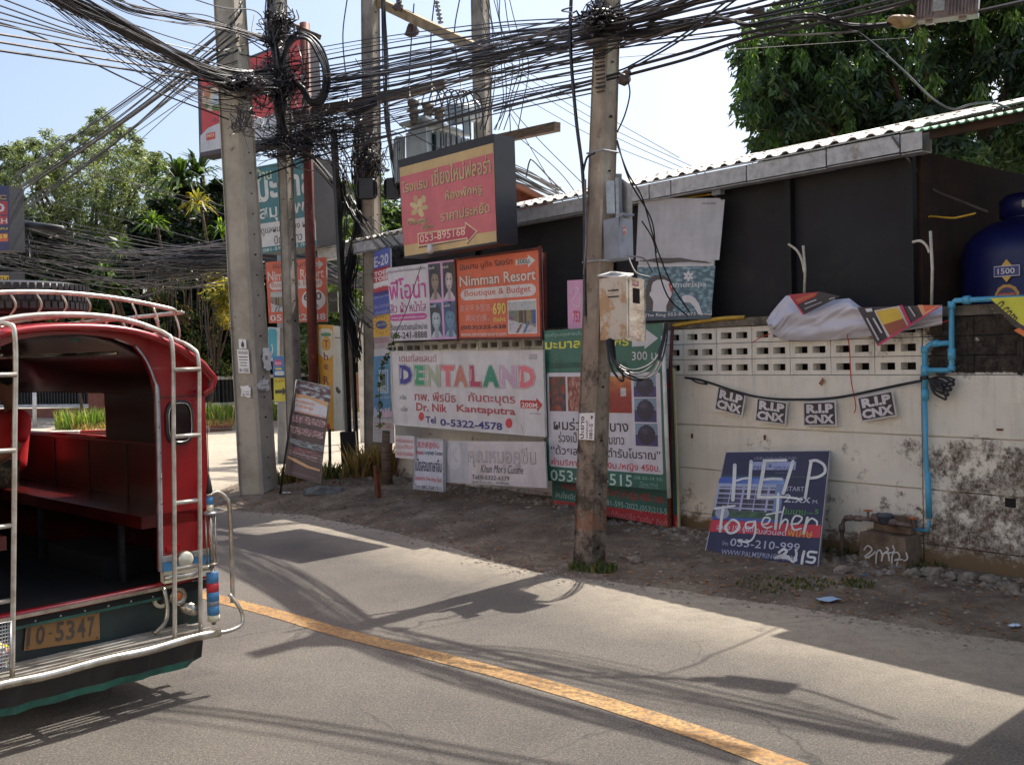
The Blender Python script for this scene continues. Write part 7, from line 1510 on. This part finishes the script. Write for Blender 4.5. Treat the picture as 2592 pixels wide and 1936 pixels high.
for i, (a, b, c) in enumerate(lft[9:]): cable(f'thin cable entering from the top edge, {["first", "second", "third", "fourth", "fifth", "last"][i]} counted from the upper left corner', [(*a, 8), (*b, 9.6), (*c, 11), (680, 95+i*14, 11.8)], .0065)
bundle('light grey slack bundle crossing the top of the thickest pole', [(200, -40, 8), (330, 25, 9), (450, 50, 10), (560, 68, 10.9), (680, 100, 11.7)], 12, .05, .006, ['cable_grey', 'cable'], 4)
# --- diagonals to the far left
for i in range(16):
    f = i/15.; x1 = 478+100*f+rc.uniform(-12, 12); y1 = 240-190*f+rc.uniform(-14, 14); y0 = 560-115*f+rc.uniform(-10, 10); x0 = 30+rc.uniform(-20, 30); xm = (x0+x1)/2+rc.uniform(-6, 6); ym = (y0+y1)/2+12+rc.uniform(-6, 6)
    cable('diagonal cable from the junction down to the far left lightbox', [(x0, y0, 19), (xm, ym, 14.6), (x1, y1, 11.4), (600+10*f, y1-45-30*f, 11.3)], rc.choice([.005, .007, .012]), 'cable' if i % 3 else 'cable_grey', group='diagonal cables from the junction to the far left')
for k, (a, b, c) in enumerate((((-20, 400), (250, 445), (620, 535)), ((100, 395), (350, 470), (620, 560)), ((60, 500), (330, 560), (620, 640)), ((150, 560), (350, 600), (620, 660)))): cable(f'pale thin wire across the far trees, {["top", "second", "third", "lowest"][k]} one', [(*a, 22), (*b, 19.5), (*c, 17)], .006, 'cable_grey', group='pale wires across the trees')
bundle('wide curtain of sunlit cables sagging across the dark trees at the left', [(-40, 640, 19), (120, 655, 18.6), (300, 672, 18), (460, 668, 17.4), (640, 655, 16.8)], 40, .42, .0065, ['cable_grey', 'cable', 'cable_grey'], 8, wig=.06, loose=.25)
bundle('upper fan of cables leaving the dark splice box at the left', [(40, 560, 19), (150, 585, 18.4), (300, 618, 17.8), (450, 640, 17.3), (640, 650, 16.6)], 14, .26, .006, ['cable_grey', 'cable'], 9, [.3, .5, .9, 1.1, 1.2], loose=.1)
solo('splice_box', MB().tube([P(62, 568, 18.6), P(110, 574, 18.4), P(160, 582, 18.2)], .07, 8), M['black'], 'black tubular splice case on the cables above the truck at the left', 'splice case')
bundle('tangle of cable ends hanging behind the far left lightbox', [(50, 560, 18.5), (60, 600, 18.4), (68, 650, 18.3)], 20, .2, .008, CB, 11, wig=.12)
bundle('dark cables meeting behind the thickest pole at tree height', [(380, 690, 17.8), (480, 672, 17.3), (560, 660, 17), (700, 668, 16.5), (900, 700, 15.5)], 30, .24, .012, ['cable'], 12, wig=.05)
bundle('cables crossing the greenery between the left poles and the tall banner', [(820, 650, 15), (900, 680, 14.6), (960, 690, 14.4)], 22, .3, .009, ['cable', 'cable_grey'], 13, wig=.06)
# --- the knot around the narrow grey pole
def tangle(label, cx, cy, d, rx, ry, num, seed, r=.0055, mt=CB, npt=5):
    R = random.Random(seed); mb = MB(); mats = [M[m] for m in mt]
    for i in range(num):
        pp = []; x, y = cx+R.gauss(0, rx*.5), cy+R.gauss(0, ry*.5)
        for j in range(npt): pp.append(P(x, y, d+R.uniform(-.25, .25))); x += R.gauss(0, rx*.55); y += R.gauss(0, ry*.45); x += (cx-x)*.3; y += (cy-y)*.3
        mb.tube(smooth(pp, 5), r*R.uniform(.6, 1.5), 4, mi=R.randrange(len(mats)), cap=False)
    return solo('cable_tangle', mb, mats, label, 'cables', kind='stuff')
tangle('dense knot of cable slack round the narrow grey pole', 700, 210, 11.9, 58, 66, 170, 21, .0055)
tangle('knotted black cables on the front of the thickest pole', 620, 215, 11.05, 55, 26, 100, 22, .0055)
tangle('messy cables above the food billboard', 705, 60, 11.9, 42, 60, 70, 23, .006)
tangle('web of fine wires right of the narrow grey pole', 800, 330, 12.0, 130, 80, 120, 24, .0038)
tangle('wires matted round the pole with the crossarms', 930, 400, 12.3, 40, 80, 80, 25, .0055)
tangle('wires strewn between the poles above the teal lightbox', 720, 375, 11.9, 90, 40, 80, 26, .0042)
tangle('loose wire ends curling on the thickest pole below the knot', 618, 310, 11.0, 36, 50, 34, 27, .0035)
bundle('bunched cables climbing the narrow grey pole', [(690, -60, 11.8), (685, 60, 11.8), (700, 150, 11.75), (710, 260, 11.8), (715, 330, 11.85)], 26, .085, .011, ['cable', 'cable_grey'], 28, wig=.03)
cm = MB()
for k in range(5):
    R_ = random.Random(k); o = k*4-8
    cm.tube(smooth([P(x+o*a+R_.uniform(-3, 3), y-o*b+R_.uniform(-3, 3), 11.72+.02*k) for x, y, a, b in ((712, 175, 0, 1), (728, 120, 0, 1), (752, 92, .2, 1), (782, 96, .6, .8), (808, 130, 1, .4), (824, 178, 1, 0), (826, 226, 1, -.3), (808, 258, .6, -.9), (784, 256, 0, -1), (764, 226, -.6, -.5), (744, 205, -.5, 0))], 5), .017, 6)
solo('cable_coil', cm, M['cable'], 'big open loop of thick black cable right of the narrow grey pole', 'cable coil')
# coils / splice lumps on the crossarm pole
for x, y, w_, h, lb in ((928, 478, .085, .12, 'black square cable coil pack left of the crossarm pole'), (994, 478, .07, .12, 'black cable coil pack right of the crossarm pole beside the pink hotel sign')):
    c = P(x, y, 12.1); mb = MB()
    for k in range(14): mb.tube([c+np.array([w_*1.4*np.sign(math.cos(t))*abs(math.cos(t))**.5, -.05+k*.008, h*np.sign(math.sin(t))*abs(math.sin(t))**.5])*(.55+.5*((k*7) % 5)/5) for t in [6.2832*i/16 for i in range(16)]], .016, 4, closed=True)
    mb.box(c, (w_, .05, h)); solo('cable_coil', mb, M['cable'], lb, 'cable coil')
bundle('dark hanging cables left of the crossarm pole down to the ground', [(915, 300, 12.75), (905, 430, 12.75), (915, 520, 12.75), (900, 640, 12.75), (880, 760, 12.75), (905, 900, 12.75)], 26, .13, .008, ['cable'], 31, [1, .8, .7, 1, .9, .3], wig=.05)
bundle('cables strapped down the right side of the crossarm pole', [(968, -40, 12.3), (975, 150, 12.25), (980, 300, 12.2), (1000, 420, 12.1), (1005, 470, 12)], 14, .05, .007, CB, 32)
bundle('sagging cables slanting from the coil down to the black posts', [(745, 350, 12.75), (850, 470, 12.75), (935, 600, 12.75), (1020, 640, 11.6)], 9, .07, .008, CB, 33)
bundle('slack wires from the knot down to the right under the crossarm', [(770, 290, 12.75), (850, 400, 12.75), (900, 520, 12.75), (960, 600, 11.9), (1010, 650, 11.6)], 10, .16, .006, CB, 34)
bundle('vertical wires falling between the black posts and the crossarm pole', [(870, 420, 12.75), (862, 520, 12.75), (858, 640, 12.75), (890, 760, 12.75), (930, 820, 11.9)], 8, .12, .007, CB, 35, wig=.06)
# --- knot to the middle pole and on to the right
N_ = 22
for i in range(N_):
    f = i/(N_-1.); yl = 120+250*f; yc = 60+270*f; ye = 40+190*f**1.2; dE = 7.28
    xr, yr = (2150+rc.uniform(-200, 200), -60)
    pts = [(700, yl+20, 11.9), (960, yc+rc.uniform(-6, 6)+30, 11.6), (1260, (yc+ye)/2+6+rc.uniform(-8, 8), 9.2), (1530, ye, dE)]
    if i < 12: pts.append((1750+i*18, ye-62+rc.uniform(-10, 10), 6.8)); pts.append((2100+i*20, ye-150+rc.uniform(-20, 20), 6.2)); pts.append((2900, ye-330, 5.4))
    cable(f'cable from the knot to the middle pole' if i >= 12 else f'thin black cable passing the middle pole and out to the upper right', pts, rc.choice([.004, .006, .010, .005]), 'cable', group='cables between the knot and the middle pole')
bundle('heavy bundle of cables crossing the middle pole near the top', [(820, 210, 12), (1050, 165, 10.6), (1300, 108, 8.8), (1500, 66, 7.4), (1640, 22, 6.9), (1900, -70, 6.3), (2500, -260, 5.4)], 26, .10, .0065, CB, 41, [2.2, 1.9, 1.4, 1.1, .9, 1, 1.2], wig=.03)
bundle('second bundle crossing just below the heavy one on the middle pole', [(860, 290, 12), (1100, 215, 10.2), (1300, 150, 8.8), (1500, 95, 7.35), (1600, 82, 7.0), (1760, 60, 6.7)], 15, .11, .0055, CB, 42, [2.2, 1.8, 1.3, 1, .7, .4], loose=.08, wig=.03)
tangle('matted ties and wires round the top of the middle pole', 1520, 45, 7.3, 50, 40, 60, 43, .006)
bundle('twisted black cable arching from the middle pole to the brown splice', [(1580, 84, 7.1), (1700, 72, 6.8), (1800, 45, 6.6), (1850, 50, 6.5), (1900, 62, 6.45), (1990, 45, 6.35), (2070, 42, 6.3), (2150, 66, 6.25), (2240, 62, 6.2), (2262, 55, 6.2)], 7, .014, .007, CB, 44, wig=.006)
for i, (ps, r, lb) in enumerate(((((1590, 173, 7.2), (1740, 132, 6.9), (1900, 82, 6.6), (2150, 28, 6.2), (2700, -120, 5.4)), .012, 'upper of two straight thick cables leaving the middle pole to the right'), (((1592, 190, 7.2), (1740, 150, 6.9), (1900, 98, 6.6), (2160, 40, 6.2), (2700, -100, 5.4)), .012, 'lower of two straight thick cables leaving the middle pole to the right'), (((1566, 180, 7.3), (1600, 165, 7.2), (1720, 95, 6.7), (1870, -20, 6.2)), .007, 'thin cable rising steeply right from the middle pole insulator'), (((1566, 190, 7.3), (1610, 168, 7.2), (1730, 98, 6.7), (1890, -20, 6.2)), .007, 'second thin cable rising steeply right from the middle pole insulator'), (((1570, 118, 7.3), (1760, 66, 6.9), (1960, 10, 6.5), (2200, -50, 6.1)), .009, 'cable curving up to the right below the heavy bundle'), (((1565, 146, 7.3), (1800, 130, 9), (2300, 96, 12)), .003, 'hairline wire running level to the mango tree'), (((1580, 90, 7.2), (1700, 92, 7.4), (1860, 92, 7.8)), .004, 'thin level wire with small joints right of the middle pole'),
    (((1900, 84, 6.7), (2000, 90, 6.5), (2120, 84, 6.3), (2170, 80, 6.2)), .007, 'pale wire joining the drooping service cable'), (((2060, 40, 6.3), (2130, 60, 6.3), (2172, 82, 6.25), (2240, 135, 6.4), (2250, 146, 6.5), (2300, 192, 6.7), (2360, 250, 7), (2410, 276, 7.1), (2460, 264, 7.2), (2510, 260, 7.3), (2560, 276, 7.5)), .008, 'service cable drooping down to the green corrugated roof'),
    (((2258, 346, 7.0), (2278, 375, 7.0), (2320, 432, 7.2), (2360, 478, 7.3), (2430, 508, 7.3), (2500, 536, 7.3)), .009, 'grey cable hanging from the gutter to the water tank'), (((-0, 0, 0),), 0, ''))):
    if r: cable(lb, ps, r, 'cable_grey' if i in (7, 9) else 'cable')
cable('pair cable stretched in front of the transformer, upper', [(640, 455, 12), (820, 392, 11.8), (1010, 338, 10.6), (1250, 268, 9.2), (1500, 204, 7.5), (1568, 186, 7.2)], .011)
cable('pair cable stretched in front of the transformer, lower', [(1250, 282, 9.2), (1400, 240, 8.2), (1500, 212, 7.5), (1566, 196, 7.2)], .010)
cable('thin wire sloping down past the left of the transformer', [(900, 150, 12), (1000, 305, 11.2), (1140, 392, 10.6)], .006); cable('wire looping from the crossarm end down to a bushing', [(1080, 225, 12), (1120, 240, 11.6), (1085, 265, 11.4)], .008)
for i, (a, b, c) in enumerate((((1230, 130), (1500, 300), (1790, 440)), ((1240, 160), (1500, 318), (1770, 445)), ((1245, 200), (1500, 345), (1730, 440)), ((1180, 100), (1400, 220), (1720, 400)), ((1290, 285), (1370, 420), (1430, 520)), ((1290, 330), (1420, 440), (1500, 560)), ((1270, 250), (1360, 350), (1480, 470)))):
    cable(f'fine wire fanning down to the shed roof', [(*a, 12), (*b, 11.5), (*c, 11)], .0035 if i < 4 else .005, 'cable', group='fine wires fanning down to the shed roof')
bundle('thick cable bundle dropping behind the shed roof to the left', [(1290, 430, 12), (1360, 462, 12.5), (1420, 490, 13.5)], 16, .10, .01, CB, 46)
cable('bent cable standing above the shed roof beside the pink hotel sign', [(1332, 448, 11.5), (1340, 410, 11.4), (1350, 408, 11.4), (1390, 450, 11.4), (1432, 492, 11.4)], .009)
for i in range(7): x = 1068+i*17; cable(f'black lead looping from a bushing over the transformer', [(x, 262+i*3, 11.3), (x+8, 236, 11.4), (x+28, 222+i*2, 11.4), (x+46, 250, 11.4), (x+52, 300, 11.4), (x+56, 370, 11.3)], .009, 'cable', group='leads looping over the transformer')
for i, (x, y) in enumerate(((1048, 10), (1100, 0), (880, -10), (1165, -10))): cable(f'nearly vertical wire hanging past the crossarms', [(x, y, 12), (x-6-3*i, 90, 12), (x-12+4*i, 200, 11.9), (x-10+i*6, 260, 11.6)], .008, 'cable', group='vertical wires past the crossarms')
for i in range(9): x = 1205+i*10; cable(f'drooping wire beside the pole behind the pink hotel sign', [(x, -20, 11.9), (x+14, 70, 11.8), (x+rc.uniform(20, 50), 160, 11.7), (x+rc.uniform(15, 40), 260, 11.6), (x+rc.uniform(0, 30), 330, 11.6)], .006, 'cable', group='drooping wires beside the rear pole', wig=.05)
cable('thick riser cable down the left side of the middle pole', [(1446, -20, 7.5), (1444, 120, 7.45), (1458, 300, 7.45), (1474, 430, 7.4), (1480, 560, 7.35), (1480, 700, 7.3), (1482, 800, 7.3)], .014)
cable('thin riser cable next to the main one on the middle pole', [(1475, 440, 7.4), (1486, 400, 7.35), (1505, 388, 7.2)], .009); cable('second riser strapped left of the middle pole', [(1481, 455, 7.35), (1484, 600, 7.3), (1478, 720, 7.3), (1484, 820, 7.3)], .009, 'cable_grey')
cable('loop of cable hanging right of the middle pole insulator', [(1590, 205, 7.2), (1594, 240, 7.2), (1582, 290, 7.2), (1562, 336, 7.25)], .006)
for i, ps in enumerate((((1562, 355, 7.2), (1580, 420, 7.2), (1600, 470, 7.3), (1650, 560, 7.6), (1662, 660, 7.8), (1690, 750, 8), (1740, 800, 8.2)), ((1560, 360, 7.2), (1590, 440, 7.2), (1625, 500, 7.6), (1660, 620, 7.8), (1700, 720, 8), (1745, 790, 8.1)), ((1625, 560, 7.6), (1650, 600, 7.7), (1662, 640, 7.8)), ((1588, 648, 7.1), (1630, 655, 7.0), (1652, 690, 7.0)), ((1590, 652, 7.1), (1610, 690, 7.0), (1645, 702, 7.0)))):
    cable(f'wire hanging from the electrical box toward the torn spa banner', ps, .006, 'cable' if i < 3 else 'cable_grey', group='wires hanging from the electrical box')
for i in range(5):
    k = i*7+rc.uniform(-6, 6); cable(f'black loop drooping under the beige cabinet', [(1540+i*3, 858, 7.15), (1552+i*4, 905+k, 7.0), (1600+i*5, 935+k, 6.95), (1650+i*4, 912+k, 7.3), (1676+i*2, 860+k*.4, 7.9), (1684+i, 815, 8.1)], .007, 'cable', group='black loops under the beige cabinet', wig=.012)
cable('short black cable end dangling under the beige cabinet', [(1536, 860, 7.1), (1545, 925, 7.0), (1570, 962, 6.95), (1578, 958, 6.95), (1570, 930, 6.95)], .009)
# insulators, clamps, spool
def lumps(items, mt, name, cat):
    for x, y, d, r, lb in items: solo(name, MB().lump(P(x, y, d), r, int(x) % 17, sub=2, amp=.35), mt, lb, cat)
lumps([(1580, 202, 7.2, (.05, .05, .045), 'dark brown insulator on the right side of the middle pole'), (1588, 186, 7.2, (.03, .03, .03), 'pale clamp above the dark brown insulator'), (1043, 78, 12.2, (.085, .06, .085), 'round black spool hanging under the pale crossarm'), (1007, 20, 12, (.07, .05, .05), 'small insulator on top of the pale crossarm at left'), (1908, 28, 6.7, (.08, .03, .025), 'small black splice on a cable left of the mango tree'), (648, 218, 10.95, (.12, .06, .09), 'grey clamp lump inside the cable knot'), (880, 262, 12, (.05, .04, .04), 'pale insulator under the long crossarm')], mat('brown_glazed_lump', (70, 54, 48), .45), 'insulator', 'insulator')
for k, (x0, y0, x1, y1) in enumerate(((1100, 5, 1125, 55), (1005, 8, 1020, 2))):
    a, b = P(x0+5, y0, 12), P(x1-10, y1, 12); mb = MB()
    for i in range(6): f = i/5; p = a*(1-f)+b*f; mb.cyl(p, p+nrm(b-a)*.018, .035, 10)
    mb.cyl(a, b, .014, 6); solo('string_insulator', mb, M['grey'], 'ribbed grey string insulator hanging ' + ('right' if k == 0 else 'left') + ' of the spool', 'insulator')
sp = thing('cable_splice', 'brown oval cable splice left of the ribbed amplifier box', 'splice', P(2285, 55, 6.2)); link('shell', MB().tube([P(2248, 50, 6.2), P(2258, 52, 6.2), P(2275, 55, 6.2), P(2300, 56, 6.2), P(2315, 54, 6.2), P(2322, 52, 6.2)], [.015, .032, .042, .04, .03, .012], 12), mat('ochre_splice_shell', (168, 136, 92), .6, c2=(120, 92, 64), scale=14), sp)
am = thing('cable_amplifier', 'ribbed pinkish grey amplifier box hanging from the cables top right', 'amplifier', P(2400, 15, 6.15))
AM = mat('pinkish_cast_aluminium', (142, 124, 120), .5, .3, c2=(110, 96, 92), scale=9)
a0, a1 = P(2322, 58, 6.22), P(2476, 42, 6.05); dx = nrm(a1-a0); hz = .155; up_ = nrm(np.cross(np.cross(dx, Z), dx)); ny = nrm(np.cross(up_, dx)); ny = ny if ny[1] < 0 else -ny; L = np.linalg.norm(a1-a0)
link('case', MB().box((a0+a1)/2+up_*hz/2, (L/2, .05, hz/2), (dx, ny, up_)), AM, am)
for i in range(18):
    if 5 <= i <= 8: continue
    link('fin', MB().box(a0+dx*L*(i+.5)/18+up_*hz/2+ny*.056, (.0035, .008, hz/2-.01), (dx, ny, up_)), AM, am)
link('name_plate', MB().box(a0+dx*L*.36+up_*hz*.55+ny*.056, (.035, .004, .045), (dx, ny, up_)), mat('pale_plate', (176, 172, 166), .5, c2=(140, 140, 140), scale=30), am)
for f in (.2, .75): link('lug', MB().box(a0+dx*L*f-up_*.006, (.02, .02, .012), (dx, ny, up_)), AM, am)
cable('cable running into the right side of the amplifier box', [(2476, 30, 6.05), (2530, 18, 5.95), (2700, -20, 5.6)], .012); cable('cable running over the top left of the amplifier box', [(1900, 60, 6.5), (2180, 40, 6.3), (2322, 2, 6.2), (2400, -20, 6.1), (2700, -90, 5.6)], .008)
solo('dead_leaf', MB().add([P(1648, 22, 7), P(1656, 30, 7), P(1665, 50, 7), P(1655, 44, 7)], [(0, 1, 2, 3)]).add([P(1665, 50, 7), P(1671, 54, 7), P(1669, 47, 7)], [(0, 1, 2)]), M['leaf_dry'], 'dead tan leaf caught on the cables right of the middle pole', 'leaf')
# unseen wires added above the frame to throw shadows on the road
bundle('unseen high cables added above the frame to throw shadows on the road', [(-400, -900, 6), (400, -520, 6.6), (1300, -420, 6.6), (2300, -620, 5.6), (3400, -1000, 4.6)], 4, .14, .012, ['cable'], 51)
# ---------------------------------------------------------------- hose garland and coil on the wall
def wpt(x, y, w_=.05): u_, z_ = WP(x, y, w_); return W(u_, w_, z_)
solo('black_hose', MB().tube(smooth([wpt(1734, 956), wpt(1765, 960), wpt(1800, 970), wpt(1860, 990), wpt(1910, 1003), wpt(1963, 1010), wpt(2048, 1011), wpt(2100, 1008), wpt(2150, 1001), wpt(2250, 980), wpt(2340, 962)], 5), .0105, 7).tube(smooth([wpt(1748, 958), wpt(1765, 968), wpt(1790, 972), wpt(1775, 962)], 4), .007, 6), M['cable'], 'black hose strung in a shallow curve across the cream wall holding the placards', 'hose')
mb = MB(); c0 = wpt(2352, 960, .06)
for k, (tx, ty, wd) in enumerate(((2412, 972, 9), (2405, 985, 8), (2398, 998, 8), (2392, 1008, 10), (2412, 962, 7), (2385, 990, 9))):
    tip = wpt(tx, ty, .07+.006*k); ax = tip-c0; n_ = nrm(np.cross(ax, WN)); mb.tube(smooth([c0, c0+ax*.5+n_*wd*.0035, tip+n_*.008, tip+ax*.03, tip-n_*.008, c0+ax*.5-n_*wd*.0035, c0], 4), .008, 6)
solo('hose_coil', mb, M['cable'], 'coiled end of the black hose tied right of the blue pipe', 'hose coil')
RS = mat('red_string', (190, 60, 44), .7)
for pts, lb in ((([(2143, 844), (2150, 880), (2154, 960), (2162, 1002), (2166, 1030), (2162, 1046)]), 'long red string hanging down to the rightmost placard'), (([(1903, 868), (1925, 855), (1948, 845)]), 'short red string tied at the left end of the fallen banner'), (([(2380, 818), (2400, 812), (2412, 816), (2405, 806)]), 'red string tying the fallen banner to the blue pipe')):
    solo('red_string', MB().tube(smooth([wpt(*p, .055) for p in pts], 4), .004, 5), RS, lb, 'string')
# ---------------------------------------------------------------- fallen banner on the wall
CL = mat('white_vinyl_cloth', (206, 204, 214), .5, c2=(192, 192, 206), scale=2, bmp=.15, bs=8)
bn = thing('fallen_banner', 'white vinyl banner slumped over the wall with a dark menu flap and food photograph', 'banner', W(1.0, .05, 1.75))
tp_ = [(1940, 812), (1952, 792), (1970, 770), (1990, 748), (2020, 752), (2060, 765), (2100, 760), (2150, 755), (2180, 778), (2240, 780), (2300, 775), (2385, 772)]
bt2 = [(1946, 828), (1958, 846), (1975, 858), (2000, 862), (2040, 863), (2080, 862), (2120, 860), (2170, 854), (2210, 850), (2260, 842), (2310, 834), (2385, 822)]
mb = MB(); vs = []; nx, ny_ = 90, 26; tpx = [p[0] for p in tp_]; 
for i in range(nx+1):
    f = i/nx; k = f*(len(tp_)-1); k0 = min(int(k), len(tp_)-2); g_ = k-k0; a = np.array(tp_[k0])*(1-g_)+np.array(tp_[k0+1])*g_; b = np.array(bt2[k0])*(1-g_)+np.array(bt2[k0+1])*g_
    for j in range(ny_+1):
        t = j/ny_; q_ = a*(1-t)+b*t; bul = .03+.10*math.sin(math.pi*min(1, t*.9+.1))**.8*(1-.5*f)+.022*mnoise.noise(Vector((f*9, t*3, 0)))+.040*abs(mnoise.noise(Vector((f*14+t*6, t*3, 7))))+.014*math.sin(t*13+f*9+3*mnoise.noise(Vector((f*4, 0, 1))))
        u_, z_ = WP(q_[0], q_[1], bul); vs.append(W(u_, bul, z_))
mb.add(vs, [(i*(ny_+1)+j, (i+1)*(ny_+1)+j, (i+1)*(ny_+1)+j+1, i*(ny_+1)+j+1) for i in range(nx) for j in range(ny_)], 0, True); link('sheet', mb, CL, bn, recalc=False)
def flap(pts, w_, cells, name):
    """pts photo outline; cells: coloured quads in photo points"""
    m_ = MB(); m_.c = []
    for l, (pp, c) in enumerate([(pts, (34, 32, 44))]+cells):
        m_.add([(lambda q_: W(q_[0], w_+.002*l, q_[1]))(WP(x, y, w_+.002*l)) for x, y in pp], [tuple(range(len(pp)))]); m_.c.append(lin(c))
    return m_
f1 = flap([(1996, 746), (2074, 738), (2128, 750), (2034, 797)], .17, [([(1998, 746), (2072, 739), (2062, 752), (2016, 772)], (176, 40, 50)), ([(2012, 758), (2062, 742), (2066, 746), (2020, 766)], (190, 96, 60)), ([(1996, 746), (2000, 745), (2036, 795), (2032, 797)], (196, 40, 90)), ([(2036, 768), (2066, 757), (2067, 760), (2038, 771)], (180, 180, 186)), ([(2036, 780), (2080, 763), (2081, 766), (2038, 784)], (140, 140, 150)), ([(2098, 756), (2112, 752), (2113, 755), (2099, 759)], (170, 170, 176))], 'menu_flap')
link('menu_flap', f1, PRINT, bn, recalc=False)
f2 = flap([(2170, 778), (2384, 773), (2222, 876)], .17, [([(2212, 786), (2276, 774), (2300, 824), (2248, 856)], (196, 196, 200)), ([(2216, 788), (2272, 778), (2286, 806), (2236, 824)], (214, 180, 50)), ([(2236, 822), (2286, 806), (2296, 826), (2252, 850)], (150, 70, 44)), ([(2276, 773), (2284, 772), (2306, 818), (2300, 823)], (190, 30, 90)), ([(2322, 772), (2382, 773), (2336, 800)], (214, 150, 110)), ([(2336, 772), (2370, 774), (2342, 790)], (206, 90, 50)), ([(2222, 870), (2378, 774), (2384, 774), (2222, 877)], (190, 30, 90)), ([(2190, 782), (2206, 780), (2209, 788), (2194, 790)], (206, 206, 210)), ([(2192, 806), (2196, 804), (2226, 860), (2222, 862)], (176, 176, 184)), ([(2208, 806), (2212, 804), (2234, 842), (2230, 844)], (190, 190, 196)), ([(2298, 776), (2302, 775), (2318, 800), (2315, 802)], (176, 176, 184))], 'photo_flap')
link('photo_flap', f2, PRINT, bn, recalc=False)
# yellow green banner at the right edge
yb = thing('yellow_banner', 'yellow green banner corner with slanting .com lettering at the right edge', 'banner', W(3.0, .1, 1.3))
m_ = flap([(2505, 755), (2640, 748), (2660, 905), (2592, 852), (2572, 830), (2535, 790)], .10, [([(2505, 755), (2640, 748), (2650, 860), (2580, 818), (2545, 790)], (206, 206, 44)), ([(2566, 836), (2580, 830), (2660, 880), (2660, 905), (2592, 852)], (226, 120, 40))], 'b')
v, f = glyphs('o.com', .012); ang = math.radians(50); ca_, sa_ = math.cos(ang), math.sin(ang); Lw, Lh = 62, 26; m_.add([(lambda q_: W(q_[0], .107, q_[1]))(WP(2538+(p[0]*Lw)*ca_+((1-p[1])*Lh)*(-sa_), 758+(p[0]*Lw)*sa_+((1-p[1])*Lh)*ca_, .107)) for p in v], f); m_.c += [lin((60, 60, 30))]*len(f)
link('cloth', m_, PRINT, yb, recalc=False)
solo('cream_post', MB().box(W(WP(2586, 900, .02)[0], .02, 1.47), (.02, .02, .26), (WU, WN, (0, 0, 1))), M['plaster'], 'short cream post on the mouldy wall at the right edge', 'post')
